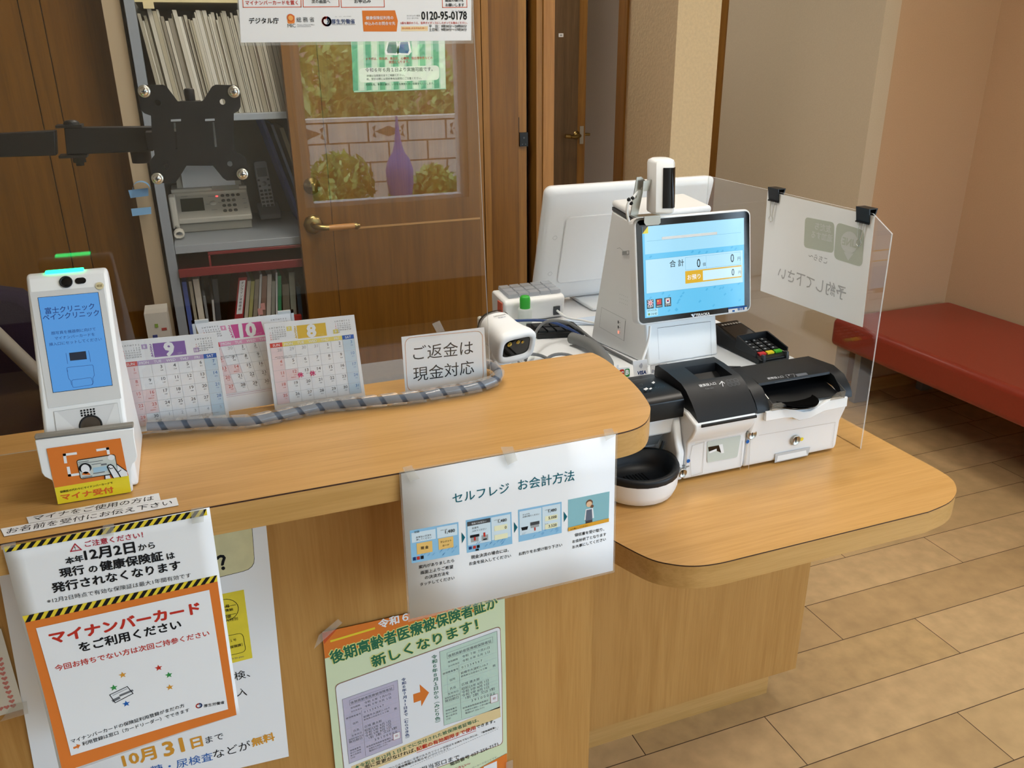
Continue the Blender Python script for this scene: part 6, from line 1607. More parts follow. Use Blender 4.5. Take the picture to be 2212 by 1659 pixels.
def small_things():
    # vented box
    t = thing('network_box', 'ivory box with a row of dark vents behind the barcode scanner', 'box', (0.52, 1.47, MZ))
    g = G(OFFWHITE); g.box(0.4905, 0.548, 1.428, 1.508, MZ, 0.955); b = g.build('case', t, bevel=0.004)
    g = G(DGREY)
    for k in range(6): g.box(0.4965 + k * .0072, 0.4998 + k * .0072, 1.478, 1.502, 0.9548, 0.9556)
    g.build('vent_slot', b)
    # label printer style box with clear keys
    t = thing('key_console', 'white desk console topped with clear grey keys, behind the green capped tube', 'console', (0.69, 1.72, MZ))
    g = G(WHITE); g.prism([(1.685, MZ), (1.765, MZ), (1.768, 0.925), (1.76, 0.931), (1.683, 0.926), (1.676, 0.918), (1.680, 0.902)], 0.612, 0.760, F_yz); b = g.build('case', t, bevel=0.005)
    kk = clear('clear_keys', (0.62, 0.65, 0.7), haze=0.35, rough=0.2)
    for i in range(5):
        for j in range(3):
            g = G(kk); x, y = 0.626 + i * .026, 1.690 + j * .024; h = 0.9275 + (y - 1.683) * 0.065
            g.hexa([(x, y, h), (x + .024, y, h), (x + .024, y + .021, h + .0014), (x, y + .021, h + .0014), (x + .001, y + .001, h + .008), (x + .023, y + .001, h + .008), (x + .023, y + .020, h + .0094), (x + .001, y + .020, h + .0094)]); g.build('key', b)
    g = G(M('orange_tab', '#e0705a', 0.6)); g.box(0.6100, 0.6118, 1.69, 1.72, 0.890, 0.918); g.build('index_tab', b)
    g = G(DGREY); g.box(0.732, 0.748, 1.6785, 1.6815, 0.880, 0.900); g.build('socket', b)
    g = G(WHITE); g.tube(smooth_path([(0.74, 1.678, 0.890), (0.750, 1.645, 0.882), (0.775, 1.615, 0.8805), (0.80, 1.59, 0.8775), (0.83, 1.585, 0.8745)]), 0.0026, 8); g.build('lead', b)
    # green capped tube
    t = thing('glue_tube', 'small frosted tube with a bright green cap beside the staff console', 'tube', (0.648, 1.645, MZ))
    g = G(clear('frosted_green', (0.62, 0.84, 0.70), haze=0.8, rough=0.3)); g.lathe([(0, 0), (0.0150, 0), (0.0158, 0.003), (0.0158, 0.042), (0.0145, 0.0445), (0, 0.0445)], (0.648, 1.645, MZ), 26); g.build('body', t)
    g = G(M('cap_green', '#35b03a', 0.35)); g.lathe([(0.0116, 0.0447), (0.0118, 0.0640), (0.0108, 0.0700), (0.0085, 0.0725), (0, 0.073)], (0.648, 1.645, MZ), 26); g.build('cap', t)
    # keyboard
    t = thing('keyboard', 'flat black keyboard pushed under the leaning staff monitor', 'keyboard', (0.79, 1.60, MZ))
    g = G(BLACK); g.hexa([(0.642, 1.558, MZ), (0.742, 1.535, MZ), (0.742, 1.60, MZ), (0.642, 1.625, MZ), (0.642, 1.558, MZ + .012), (0.742, 1.535, MZ + .012), (0.742, 1.60, MZ + .016), (0.642, 1.625, MZ + .016)]); b = g.build('case', t, bevel=0.002)
    for i in range(5):
        for j in range(2):
            g = G(SATINBLK); x = 0.647 + i * .019; y = 1.562 + j * .026 - (x - .642) * .24; h = MZ + 0.0122 + j * .0018
            g.hexa([(x, y, h), (x + .016, y - .004, h), (x + .016, y + .018, h + .001), (x, y + .022, h + .001), (x + .001, y + .001, h + .004), (x + .015, y - .003, h + .004), (x + .015, y + .017, h + .005), (x + .001, y + .021, h + .005)]); g.build('key', b)
    g = G(M('bluish_paper', '#c8d6e8', 0.75)); g.hexa([(0.68, 1.64, MZ + .0002), (0.80, 1.60, MZ + .0002), (0.84, 1.655, MZ + .0002), (0.70, 1.655, MZ + .0002), (0.68, 1.64, MZ + .0024), (0.80, 1.60, MZ + .0024), (0.84, 1.655, MZ + .0024), (0.70, 1.655, MZ + .0024)])
    tag(g.build('paper_pad', base=(0.75, 1.64, MZ)), 'pad of bluish white paper lying behind the black keyboard', 'paper')
    # leads: grey, coiled sleeve, blue
    GL = M('grey_lead', '#6a6c6e', 0.5)
    r = 0.0032; z = MZ + r + 0.0003
    def lead(pts, label, mat=GL, rad=r, nm='lead'):
        g = G(mat); g.tube(smooth_path(pts), rad, 8); tag(g.build(nm, base=pts[0]), label, 'cable', 'grey leads looping over the white table' if mat is GL else None)
    lead([(0.535, 1.395, z + .03), (0.568, 1.42, z + .018), (0.595, 1.44, z + .006), (0.61, 1.43, z), (0.617, 1.36, z), (0.62, 1.25, z)], 'grey lead running straight from the scanner across the white table', GL)
    lead([(0.56, 1.42, z + .006), (0.60, 1.48, z + .03), (0.65, 1.53, z + .042), (0.70, 1.515, z + .036), (0.735, 1.45, z + .006), (0.752, 1.38, z), (0.756, 1.345, z)], 'grey lead arching past the till tower foot', GL)
    lead([(0.545, 1.23, z), (0.543, 1.29, z), (0.555, 1.345, z + .002), (0.60, 1.395, z + .016), (0.64, 1.395, z + .015), (0.662, 1.355, z + .003), (0.652, 1.30, z), (0.63, 1.25, z + .0)], 'grey lead curling in a loop behind the high counter', GL)
    t = thing('spiral_sleeve', 'ribbed grey cable sleeve curving down between counter and till tower', 'cable sleeve', (0.70, 1.35, MZ))
    p = smooth_path([(0.695, 1.50, MZ + .014), (0.707, 1.455, MZ + .016), (0.709, 1.41, MZ + .0155), (0.702, 1.365, MZ + .014), (0.692, 1.328, MZ + .0135), (0.672, 1.297, MZ + .013), (0.655, 1.262, MZ + .013)], 16)
    g = G(M('sleeve_grey', '#7b7d7e', 0.45)); g.tube(p, [0.0115 + 0.0011 * (1 if i % 2 else -1) for i in range(len(p))], 14); g.build('ribbed_tube', t)
    lead([(0.60, 1.60, z + .030), (0.66, 1.555, z + .036), (0.705, 1.525, z + .02), (0.728, 1.50, z + .002), (0.733, 1.46, z + .001)], 'dark blue lead vanishing behind the till tower', M('blue_lead', '#2c4880', 0.5), 0.003)
small_things()

# ---------------------------------------------------------------- clear side screen on the low counter, its notice and clips
def side_screen():
    X = 1.1215
    out = [(1.1020, LZ), (1.1090, 1.142), (1.1590, 1.1685), (1.6810, 1.1700), (1.6810, LZ)]
    g = G(ACRYL); n = len(out)
    a = [(X, y, z) for y, z in out]; b = [(X + 0.003, y, z) for y, z in out]
    g.add(a + b, [tuple(range(n)), tuple(range(2 * n - 1, n - 1, -1))])
    g.use(ACRYL_EDGE); g.add(a + b, [(i, (i + 1) % n, n + (i + 1) % n, n + i) for i in range(n)])
    tag(g.build('side_screen', base=(X, 1.39, LZ)), 'clear acrylic side screen with a cut corner on the right end of the low counter', 'screen')
    s = Sheet((X - 0.0012, 0, 0), (0, -1, 0), (0, 0, 1)); s.n = Vector((-1, 0, 0))
    g = G(); s.slab(g, M('thin_paper', '#f2f4f5', 0.8, spec=0.2), [(1658, 413), (1890, 467), (1863, 707), (1642.5, 628)], 0.0004)
    s.crop(1552, 400, 3.318); F1 = M('show_through_green', '#bcc2b4', 0.8); F2 = M('show_through_grey', '#b4b5b6', 0.8); F3 = M('show_through_pale', '#d0d2cd', 0.8)
    s.poly(g, F1, s.round([s.uv(p) for p in ((848, 265), (1048, 325), (1030, 588), (826, 525))], 0.012), 1, True)
    c = s.uv((938, 410)); s.disc(g, F3, c, 0.022, 2, True, ry=0.020); s.poly(g, F3, [(900, 478), (970, 490), (930, 540)], 2)
    s.text(g, F1, 'LINE', (992, 452), (886, 425), 3, 0.03, 1.0, mirror=True)
    s.poly(g, F1, s.round([s.uv(p) for p in ((622, 228), (832, 268), (826, 488), (612, 445))], 0.009), 1, True)
    s.text(g, F3, '友だち', (805, 345), (690, 318), 2, 0.02, 1.0, mirror=True); s.text(g, F3, '追加する', (815, 410), (665, 378), 2, 0.02, 1.0, mirror=True)
    s.text(g, F2, 'こちら〜', (778, 565), (645, 525), 2, 0.012, mirror=True)
    s.text(g, F2, '予約して下さい', (908, 830), (425, 668), 2, 0.006, mirror=True)
    tag(g.build('clipped_notice', base=(X - 0.0012, 1.30, 0.95)), 'white paper notice with faint reversed writing clipped to the side screen', 'paper')
    for (px, label) in ((((1660, 410), (1690, 420)), 'black binder clip on the side screen top, the one farther from the counter front'), (((1853, 452), (1885, 462)), 'black binder clip at the cut corner of the side screen')):
        s.px = None
        u0, u1 = s.uv(px[0])[0], s.uv(px[1])[0]; uc = (u0 + u1) / 2; y = -uc; zt = 1.1705; w = 0.0165
        t = thing('binder_clip', label, 'binder clip', (X, y, zt), 'binder clips holding the notice')
        g = G(BLACK)
        g.prism([(X - 0.0085, zt + 0.0065), (X + 0.0115, zt + 0.0065), (X + 0.0045, zt - 0.020), (X + 0.0032, zt - 0.020), (X + 0.0085, zt + 0.0050), (X - 0.0055, zt + 0.0050), (X - 0.0019, zt - 0.020), (X - 0.0034, zt - 0.020)], y - w, y + w, lambda a, b_, h: (a, h, b_))
        for xx in (X - 0.0040, X + 0.0052): g.cyl((xx, y - w, zt - 0.0205), (xx, y + w, zt - 0.0205), 0.0016, 8)
        g.build('jaw', t)
        g = G(CHROME); xx = X - 0.0055
        lp = [(y - 0.0065, zt - 0.021), (y - 0.0058, zt - 0.036), (y - 0.0030, zt - 0.050)] + [(y + 0.0062 * math.sin(a), zt - 0.057 - 0.0062 * math.cos(a) * 1.0) for a in [math.radians(-150 + 300 * k / 10) for k in range(11)]] + [(y + 0.0030, zt - 0.050), (y + 0.0058, zt - 0.036), (y + 0.0065, zt - 0.021)]
        g.tube([(xx, a, b_) for a, b_ in lp], 0.0009, 6); g.build('handle', t)
side_screen()

# ---------------------------------------------------------------- waiting bench
def bench():
    t = thing('waiting_bench', 'long dark red leather bench on grey metal legs along the right wall', 'bench', (2.75, 1.6, 0))
    lea = M('red_leather', '#8c3222', 0.36, spec=0.5, noise=0.05, nscale=120, bump=0.08)
    zt, zb = 0.392, 0.270
    for y0, y1 in ((1.722, 2.665), (0.62, 1.718)):
        g = G(lea); g.box(2.445, 3.085, y0, y1, zb, zt); g.build('seat', t, bevel=0.024, seg=4)
    mt = M('grey_steel_leg', '#8f9296', 0.4, 0.3)
    for x, y in ((2.57, 2.60), (2.57, 1.20), (2.95, 2.60), (2.95, 1.20), (2.57, 0.72)):
        g = G(mt); g.box(x, x + 0.07, y, y + 0.035, 0, zb - 0.0002); g.build('leg', t, bevel=0.002)
    g = G(DGREY); g.box(2.55, 3.0, 2.30, 2.34, 0.235, zb - 0.0002); g.build('frame_rail', t)
bench()
# ---------------------------------------------------------------- steel shelf behind the counter
def shelf():
    t = thing('steel_shelf', 'grey steel shelving behind the clear screen holding files and a fax machine', 'shelf', (0.17, 2.66, 0))
    st = M('grey_enamel', '#8d949c', 0.45); sh = M('grey_enamel_shelf', '#9aa1a8', 0.4)
    for x in (-0.098, 0.455):
        g = G(st); g.box(x, x + 0.024, 2.445, 2.475, 0, 1.95); g.build('post', t)
        g = G(st); g.box(x + 0.002, x + 0.006, 2.4752, 2.90, 0, 1.95); g.build('side_panel', t)
    g = G(M('grey_back_panel', '#8a8880', 0.6)); g.box(-0.092, 0.455, 2.901, 2.905, 0.0, 1.95); g.build('back_panel', t)
    for z in (1.279, 0.932, 0.545):
        g = G(sh); g.box(-0.0735, 0.4545, 2.450, 2.90, z, z + 0.018 if z != 0.932 else 0.9545); g.build('shelf_board', t, bevel=0.0015)
    g = G(M('cream_board', '#d6c79a', 0.5)); g.box(-0.0735, 0.4545, 2.450, 2.90, 1.568, 1.59); g.box(-0.055, -0.03, 2.448, 2.46, 1.553, 1.5678); g.build('top_board', t)
shelf()

def patient_files():
    r = random.Random(21); x = -0.070; z0 = 1.2972
    tones = [M('file_tone_%d' % i, c, 0.85, spec=0.1) for i, c in enumerate(('#b9b3a2', '#a49d8b', '#c6c1b2', '#8f887a', '#b0a892', '#d0ccc0', '#7d6f60', '#6f4f42'))]
    while x < 0.44:
        w = r.choice((0.0028, 0.004, 0.0055, 0.0075, 0.010)); h = r.uniform(0.228, 0.256); ln = (0.027 + 0.004 * math.sin(x * 9.0)) * h / 0.24; y = 2.462 + r.uniform(0, 0.012)
        m = tones[min(7, int(abs(r.gauss(0, 2.6))))]
        g = G(m); g.hexa([(x, y, z0), (x + w, y, z0), (x + w, 2.72, z0), (x, 2.72, z0), (x - ln, y, z0 + h), (x + w - ln, y, z0 + h), (x + w - ln, 2.72, z0 + h), (x - ln, 2.72, z0 + h)])
        if x - ln > -0.073: tag(g.build('paper_file', base=(x, y, z0)), 'thin leaning paper patient file in the packed row on the upper shelf', 'file', 'patient files on the upper shelf')
        x += w + r.uniform(0.0004, 0.0016)
patient_files()

def fax():
    t = thing('fax_machine', 'ivory fax telephone with handset and sheet tray on the grey middle shelf', 'fax machine', (0.04, 2.72, 0.9548))
    z = 0.9548; x0, x1 = -0.066, 0.152
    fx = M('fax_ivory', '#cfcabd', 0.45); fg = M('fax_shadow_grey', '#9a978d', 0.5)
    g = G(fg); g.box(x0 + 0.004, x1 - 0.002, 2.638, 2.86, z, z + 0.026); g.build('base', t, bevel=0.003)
    g = G(fx); g.prism([(2.630, z + 0.027), (2.628, z + 0.042), (2.735, z + 0.094), (2.742, z + 0.112), (2.86, z + 0.112), (2.862, z + 0.027)], x0, x1, F_yz); b = g.build('body', t, bevel=0.003)
    ev = Vector((0, 0.107, 0.052)).normalized(); s = Sheet((x0, 2.628, z + 0.042), (1, 0, 0), ev); s.o = s.o + s.n * 0.0005
    L = 0.119; Q = lambda a, b_: (a * (x1 - x0), b_ * L)
    g = G(); s.quad(g, M('fax_lcd', '#4c4f43', 0.2), [Q(.10, .86), Q(.40, .86), Q(.40, .30), Q(.10, .30)], 1, True); g.build('display', b)
    g = G(); s.disc(g, M('fax_led', '#ff4040', emit=3.0), Q(.585, .88), 0.0035, 2, True); g.build('indicator', b)
    for r_ in range(4):
        for c in range(3):
            g = G(M('fax_key', '#57564f', 0.5)); u, v = Q(.66 + .07 * c, .88 - .22 * r_); pc = s.P(u, v, 0); g.lathe([(0.0058, 0), (0.0054, 0.003), (0, 0.0034)], pc, 12, s.n); g.build('key', b)
    g = G(M('fax_key')); u, v = Q(.87, .88); g.lathe([(0.0058, 0), (0.0054, 0.003), (0, 0.0034)], s.P(u, v, 0), 12, s.n); g.build('key', b)
    g = G(M('fax_dial', '#d8d4c8', 0.4)); u, v = Q(.52, .58); g.lathe([(0.010, 0), (0.0095, 0.003), (0, 0.0035)], s.P(u, v, 0), 18, s.n); g.build('jog_button', b)
    g = G()
    for a0, a1, bb in ((.47, .56, .9), (.43, .49, .56), (.59, .63, .60), (.49, .56, .30), (.92, .96, .7), (.92, .96, .5), (.92, .96, .3), (.12, .2, .97)): s.line(g, GINK, [Q(a0, bb), Q(a1, bb)], 0.0015, 1, True)
    s.quad(g, YELLOW, [(Q(.12, 0)[0], L + 0.004 + 0.012), (Q(.33, 0)[0], L + 0.004 + 0.012), (Q(.33, 0)[0], L + 0.006), (Q(.12, 0)[0], L + 0.006)], 1, True); g.build('printed_labels', b)
    g = G(fx); g.tube([(x0, 2.738, z + 0.108), (x1, 2.738, z + 0.108)], 0.006, 12); g.use(fg); g.box(0.05, 0.13, 2.730, 2.7325, z + 0.106, z + 0.118); g.build('cover_hinge', b)
    g = G(fx); g.hexa([(x0 + 0.018, 2.775, z + 0.1122), (x1 - 0.012, 2.775, z + 0.1122), (x1 - 0.012, 2.781, z + 0.1122), (x0 + 0.018, 2.781, z + 0.1122), (x0 + 0.018, 2.825, z + 0.165), (x1 - 0.012, 2.825, z + 0.165), (x1 - 0.012, 2.831, z + 0.165), (x0 + 0.018, 2.831, z + 0.165)]); g.build('paper_support', t)
    g = G(PAPER); g.hexa([(x0 + 0.035, 2.770, z + 0.1124), (x1 - 0.030, 2.770, z + 0.1124), (x1 - 0.030, 2.7735, z + 0.1124), (x0 + 0.035, 2.7735, z + 0.1124), (x0 + 0.035, 2.855, z + 0.30), (x1 - 0.030, 2.855, z + 0.30), (x1 - 0.030, 2.8585, z + 0.30), (x0 + 0.035, 2.8585, z + 0.30)])
    tag(g.build('paper_stack', base=(0.04, 2.77, z + 0.1124)), 'sheaf of white paper standing in the fax machine tray', 'paper')
    g = G(fx); g.hexa([(-0.1 + 0.032, 2.66, z + 0.010), (x0 - 0.0035, 2.66, z + 0.010), (x0 - 0.0035, 2.84, z + 0.065), (-0.068, 2.84, z + 0.065), (-0.072, 2.652, z + 0.040), (x0 - 0.0035, 2.652, z + 0.040), (x0 - 0.0035, 2.832, z + 0.10), (-0.072, 2.832, z + 0.10)][:0] or [(-0.0735, 2.60, z + 0.018), (-0.0665 + 0.012, 2.60, z + 0.018), (-0.0545, 2.63, z + 0.018), (-0.0735, 2.63, z + 0.018), (-0.0735, 2.60, z + 0.11), (-0.0545, 2.60, z + 0.11), (-0.0545, 2.63, z + 0.118), (-0.0735, 2.63, z + 0.118)]); g.build('handset', t, bevel=0.005)
    g = G(fx); p = [(-0.068, 2.60, z + 0.018), (-0.072, 2.575, z + 0.01)]
    cl = [Vector((-0.058 + 0.012 * math.cos(a * 1.0), 2.565 - 0.0012 * i, z + 0.016 + 0.010 * math.sin(a))) for i, a in enumerate([2 * math.pi * k / 9 for k in range(34)])]
    g.tube([Vector((-0.066, 2.60, z + 0.02)), Vector((-0.064, 2.585, z + 0.03))] + cl, 0.0032, 7); g.build('coiled_cord', t)
fax()

def cordless_phone():
    z = 0.9548; t = thing('cordless_phone', 'silver cordless phone standing in its charging cradle beside the fax machine', 'telephone', (0.217, 2.80, z))
    si = M('phone_silver', '#aeb4ba', 0.35, 0.25); dk = M('phone_key', '#4a4e54', 0.5)
    g = G(M('cradle_grey', '#8d9298', 0.4)); g.prism([(2.755, z), (2.85, z), (2.85, z + 0.040), (2.82, z + 0.046), (2.757, z + 0.016)], 0.183, 0.250, F_yz); g.build('cradle', t, bevel=0.004)
    o = Vector((0.216, 2.795, z + 0.030)); ev = Vector((-0.05, 0.28, 0.96)).normalized(); s = Sheet(o, (1, 0, 0.05), ev)
    g = G(si); H = 0.150; g.prism(rrect(-0.021, 0.021, 0, H, 0.009, 4), -0.022, 0.0, lambda a, b, h: s.P(a, b, h)); hs = g.build('handset', t, bevel=0.002)
    s.o = s.o + s.n * 0.0004
    g = G(); s.quad(g, M('phone_lcd', '#7e8a8e', 0.2), [(-.015, .128), (.015, .128), (.015, .100), (-.015, .100)], 1, True); g.build('display', hs)
    g = G(M('phone_nav', '#d0d4d8', 0.25, 0.4)); g.lathe([(0.0075, 0), (0.007, 0.002), (0, 0.0024)], s.P(0, .078, 0), 16, s.n); g.build('navigation_key', hs)
    for r_ in range(5):
        for c in range(3):
            u, v = (-.0125 + .0125 * c, .056 - .0118 * r_); g = G(dk); g.prism(rrect(u - .0046, u + .0046, v - .0036, v + .0036, .002, 2), 0, 0.0012, lambda a, b, h: s.P(a, b, h)); g.build('key', hs)
    for u, v in ((-.0145, .090), (.0145, .090), (-.0145, .071), (.0145, .071)):
        g = G(dk); g.prism(rrect(u - .0036, u + .0036, v - .003, v + .003, .0015, 2), 0, 0.0012, lambda a, b, h: s.P(a, b, h)); g.build('key', hs)
cordless_phone()

def folders():
    z = 0.9548
    for i, (x, c, w, h, lab) in enumerate(((0.292, '#3a4f96', 0.010, 0.315, 'dark blue folder leaning towards the fax machine, foremost of the leaning three'), (0.312, '#8fa4c8', 0.008, 0.30, 'pale blue folder leaning beside the wooden door'), (0.330, '#c9c3a6', 0.012, 0.29, 'cream folder leaning behind the blue ones'))):
        g = G(M('folder_%d' % i, c, 0.5)); y = 2.60 + i * 0.0
        ln = 0.085 - 0.006 * i
        g.hexa([(x, y, z), (x + w, y, z), (x + w, 2.84, z), (x, 2.84, z), (x - ln, y, z + h), (x + w - ln, y, z + h), (x + w - ln, 2.84, z + h), (x - ln, 2.84, z + h)])
        tag(g.build('folder', base=(x, y, z)), lab, 'folder', 'folders leaning on the middle shelf')
    # red letter tray under the middle shelf
    t = thing('letter_tray', 'dark red open letter tray hung under the grey middle shelf', 'tray', (0.15, 2.55, 0.885))
    rd = M('tray_red', '#7c2226', 0.35)
    g = G(rd); g.box(-0.0730, 0.454, 2.440, 2.80, 0.871, 0.877); g.build('floor_plate', t)
    g = G(rd); g.box(-0.0730, 0.454, 2.430, 2.4395, 0.869, 0.893); g.build('front_rail', t, bevel=0.002)
    g = G(rd); g.box(0.010, 0.454, 2.450, 2.458, 0.922, 0.9312); g.box(0.010, 0.016, 2.446, 2.4578, 0.8775, 0.9218); g.build('upper_rail', t, bevel=0.0015)
    # binders standing on the bottom shelf, their heads in view
    z = 0.5632
    rows = [(-0.070, .012, .285, -.030, '#4a60a8', 'blue folder at the left end of the bottom shelf row'), (-0.052, .008, .285, -.028, '#a59f8c', 'beige file beside the blue folder on the bottom shelf'), (-0.040, .016, .290, -.026, '#cfc8ba', 'thick cream file near the left end of the bottom shelf'), (-0.020, .007, .24, -.008, '#7f8488', 'short grey file leaning on the cream one'),
            (-0.010, .006, .225, .012, '#b4b6b4', 'short pale file leaning under the red binder'), (0.000, .014, .285, .0, '#33383c', 'dark charcoal file beside the red binder'),
            (0.022, .024, .282, .062, '#a02a30', 'red binder with a white lettered spine leaning on the bottom shelf'), (0.052, .010, .270, .055, '#b9b3a0', 'cream file leaning against the red binder'), (0.066, .010, .268, .046, '#a6a468', 'olive yellow file leaning on the bottom shelf'), (0.082, .012, .272, .040, '#8f8878', 'taupe file in the middle of the bottom shelf row'),
            (0.098, .006, .286, .030, '#c8cac8', 'thin white file in the middle of the bottom shelf row'), (0.108, .014, .280, .024, '#8a6f60', 'brown file with pink index tabs on the bottom shelf'), (0.126, .012, .284, .018, '#bfbab0', 'tall pale file right of the brown one'), (0.142, .010, .262, .014, '#96988c', 'grey green file beside the green one'), (0.158, .005, .287, .012, '#d2d4d2', 'thin white file just left of the green file'),
            (0.166, .010, .276, .010, '#2f8a58', 'bright green file on the bottom shelf'), (0.186, .020, .250, .004, '#6f6a5a', 'dull brown file right of the green one'), (0.212, .016, .284, .0, '#8c9080', 'sage grey file near the wooden door'), (0.240, .012, .24, -.006, '#2c4a5c', 'dark teal file nearest the wooden door'), (0.222, .0, .0, .0, '', '')]
    rows = [q for q in rows if q[4]]
    bx, tx = -0.0725, -0.0725
    for x, w, h, ln, c, lab in rows:
        y = 2.47
        x = max(x, bx); k = 0.29 / h; tp = max(x + ln * k if x > 0.01 else x + max(ln, 0.0) * k, tx); ln = (tp - x) / k
        bx, tx = x + w + 0.0006, tp + w + 0.0006
        g = G(M('binder_%s' % c[1:], c, 0.5))
        g.hexa([(x, y, z), (x + w, y, z), (x + w, 2.76, z), (x, 2.76, z), (x + ln, y, z + h), (x + w + ln, y, z + h), (x + w + ln, 2.76, z + h), (x + ln, 2.76, z + h)])
        if 'red binder with' in lab:
            s = Sheet((x, y - 0.0006, z), (1, 0, 0), Vector((ln, 0, h))); s.eu = Vector((1, 0, 0)); s.n = Vector((0, -1, 0)); H = math.hypot(ln, h)
            s.quad(g, PAPER, [(.004, H * .97), (.020, H * .97), (.020, H * .62), (.004, H * .62)], 1, True); s.quad(g, PAPER, [(.004, H * .56), (.020, H * .56), (.020, H * .25), (.004, H * .25)], 1, True)
            for i, ch in enumerate('オンライン資格確認'): s.fit(g, INK, ch, (.012, H * (.945 - .034 * i)), .0078, 2)
        if 'brown file with' in lab:
            pk = M('pink_tab', '#d8a09a', 0.7); g.use(pk); g.box(x + ln * .5 - .004, x + ln * .5 + .010, y - .0012, y - .0002, z + .165, z + .185); g.box(x + ln * .5 + .006, x + ln * .5 + .018, y - .0024, y - .0013, z + .180, z + .20)
        tag(g.build('file_binder', base=(x, y, z)), lab, 'file', 'files on the bottom shelf')
    g = G(M('red_box', '#b32a22', 0.5)); g.box(0.215, 0.247, 2.452, 2.4695, z, z + 0.155); tag(g.build('index_box', base=(0.23, 2.46, z)), 'small red box in front of the files at the door end', 'box')
folders()

def tissue_box():
    t = thing('tissue_box', 'white patterned carton at the foot of the steel shelf, left of the calendars', 'box', (-0.15, 2.36, 0.60))
    g = G(M('carton_white', '#cfcbc2', 0.6)); g.box(-0.172, -0.115, 2.33, 2.42, 0.60, 0.805)
    g.use(M('carton_blue', '#3c4c8c', 0.5)); g.box(-0.160, -0.148, 2.3285, 2.33, 0.62, 0.745); g.use(M('carton_green', '#8aa84a', 0.5)); g.box(-0.150, -0.142, 2.329, 2.3302, 0.765, 0.775); g.use(M('carton_red', '#a84a44', 0.5)); g.box(-0.135, -0.122, 2.329, 2.3302, 0.755, 0.762)
    g.build('carton', t)
    g = G(GREYP); g.box(-0.18, -0.10, 2.32, 2.43, 0.0, 0.5995); g.build('stand', t)
tissue_box()

BT = M('blue_tape', '#7fb2de', 0.55)
g = G(BT); s = Sheet((0, 2.440, 0)); s.n = Vector((0, -1, 0)); s.slab(g, BT, [(277, 411), (320, 406), (321, 423), (282, 428)], 0.001)
g.smooth = True; u, v = s.uv((306, 405)); c = Vector((u, 2.438, v)); g.grid(lambda a, b: c + Vector((0.021 * math.cos(math.pi * (1.05 - 1.1 * a)), -0.03 * b, 0.018 * math.sin(math.pi * (1.05 - 1.1 * a)))), 10, 1)
tag(g.build('blue_tape', base=(-0.14, 2.44, 1.10)), 'pale blue paper tape with a curled loop on the shelf post, the upper of two', 'tape', 'blue tapes on the shelf post')
g = G(BT); s.slab(g, BT, [(283, 451), (326, 447), (327, 462), (286, 467)], 0.001)
tag(g.build('blue_tape', base=(-0.14, 2.44, 1.06)), 'flat pale blue paper tape on the shelf post, the lower of two', 'tape', 'blue tapes on the shelf post')

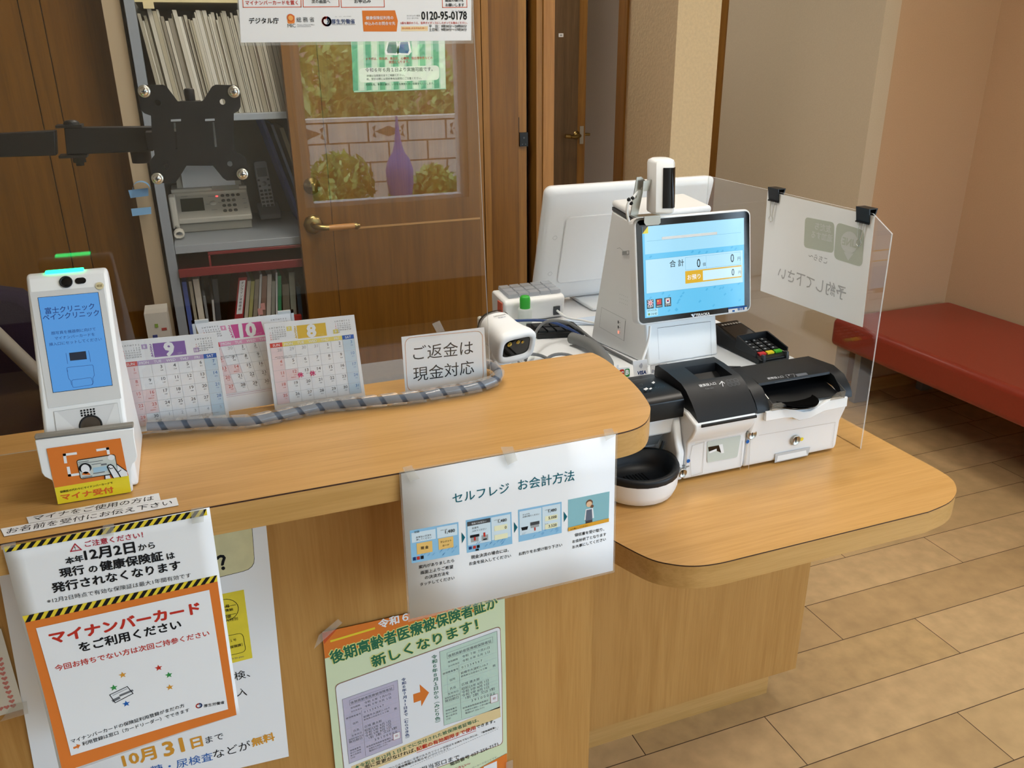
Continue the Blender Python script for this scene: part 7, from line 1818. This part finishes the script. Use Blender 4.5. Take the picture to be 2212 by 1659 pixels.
def door_poster():
    s = Sheet((0, 2.3838, 0)).crop(500, 0, 3.318); s.n = Vector((0, -1, 0)); g = G()
    gm = M('mint_poster', '#a8d4bc', 0.6)
    s.slab(g, gm, [(838, -20), (1522, -60), (1537, 638), (878, 662)], 0.0006); st = M('green_stripe', '#5fa98a', 0.6); pl = M('pale_stripe', '#cfe2d2', 0.6)
    for k in range(7):
        x = 862 + 97 * k
        for m, dx in ((st, 0), (pl, 45)): s.quad(g, m, [(x - 12 + dx, -30), (x + 30 + dx, -34), (x + 46 + dx, 648 - 3 * k), (x + 10 + dx, 652 - 3 * k)], 1)
    for c, m in ((1155, M('boot_slate', '#4f6d74', 0.6)), (1240, M('boot_navy', '#3c5a98', 0.6))):
        s.poly(g, PAPER, [(c - 40, 300), (c + 36, 296), (c + 50, 372), (c + 30, 396), (c - 48, 392), (c - 56, 372)], 2); s.poly(g, m, [(c - 28, 302), (c + 24, 300), (c + 34, 360), (c + 24, 382), (c - 36, 380), (c - 42, 362)], 3)
    s.text(g, CRIM, 'メタボは、糖尿病、高血圧、心臓病、脳血管疾患などの', (962, 432), (1440, 424), 2, 0.01); s.text(g, CRIM, '原因となります。', (1128, 456), (1275, 452), 2, 0.01)
    s.poly(g, M('poster_white_box', '#e2ece4', 0.6), s.round([s.uv(p) for p in ((912, 488), (1488, 468), (1490, 572), (916, 594))], 0.012), 2, True)
    s.text(g, DGREY, '令和６年６月１日より実施可能です。', (960, 518), (1442, 510), 3, 0.012); s.text(g, DGREY, '詳細は当院受付までご相談ください。', (970, 552), (1240, 545), 3, 0.004); s.text(g, DGREY, '尚、受診の際には受診券有効期限にご注意ください。', (970, 576), (1362, 568), 3, 0.004)
    s.text(g, M('green_text', '#1f5a48', 0.6), '早期発見、早期治療が、いかなる病気も良い結果をもたらします。', (962, 616), (1452, 606), 2, 0.01)
    tag(g.build('door_poster', base=(0.58, 2.3838, 1.36)), 'mint green striped health check poster stuck on the wooden staff door', 'poster')
door_poster()

def office_chair():
    t = thing('office_chair', 'dark purple upholstered office chair behind the card reader', 'chair', (-0.66, 2.15, 0))
    up = M('aubergine_fabric', '#241a2e', 0.9, spec=0.2, noise=0.15, nscale=300, bump=0.3)
    s = [(-0.93, 0.62), (-0.93, 0.90), (-0.90, 0.955), (-0.84, 0.985), (-0.55, 0.992), (-0.45, 0.985), (-0.385, 0.968), (-0.350, 0.93), (-0.338, 0.87), (-0.345, 0.62)]
    g = G(up); g.prism(s, 2.0, 2.07, F_xz); g.build('backrest', t, bevel=0.02, seg=4)
    g = G(up); g.prism(rrect(-0.92, -0.40, 2.09, 2.58, 0.08), 0.42, 0.50, F_xy); g.build('seat', t, bevel=0.02, seg=4)
    ar = M('beige_armrest', '#9a9184', 0.6)
    g = G(ar); g.tube([(-0.47, 1.955, 0.955), (-0.34, 1.955, 0.735)], 0.016, 12); g.tube([(-0.34, 1.955, 0.735), (-0.34, 1.999, 0.70)], 0.016, 12); g.build('armrest', t)
    g = G(DGREY); g.cyl((-0.66, 2.33, 0.07), (-0.66, 2.33, 0.4195), 0.028); g.build('column', t)
    for k in range(5):
        a = math.radians(72 * k + 18); x, y = -0.66 + 0.27 * math.cos(a), 2.33 + 0.22 * math.sin(a)
        g = G(DGREY); g.tube([(-0.66, 2.33, 0.09), (x, y, 0.065)], [0.022, 0.014], 10); g.lathe([(0.024, -0.012), (0.026, 0), (0.024, 0.012)], (x, y, 0.026), 14, (math.sin(a), -math.cos(a), 0)); g.build('base_leg', t)
    g = G(DGREY); g.box(-0.70, -0.62, 2.07, 2.12, 0.46, 0.75); g.build('back_support', t)
office_chair()
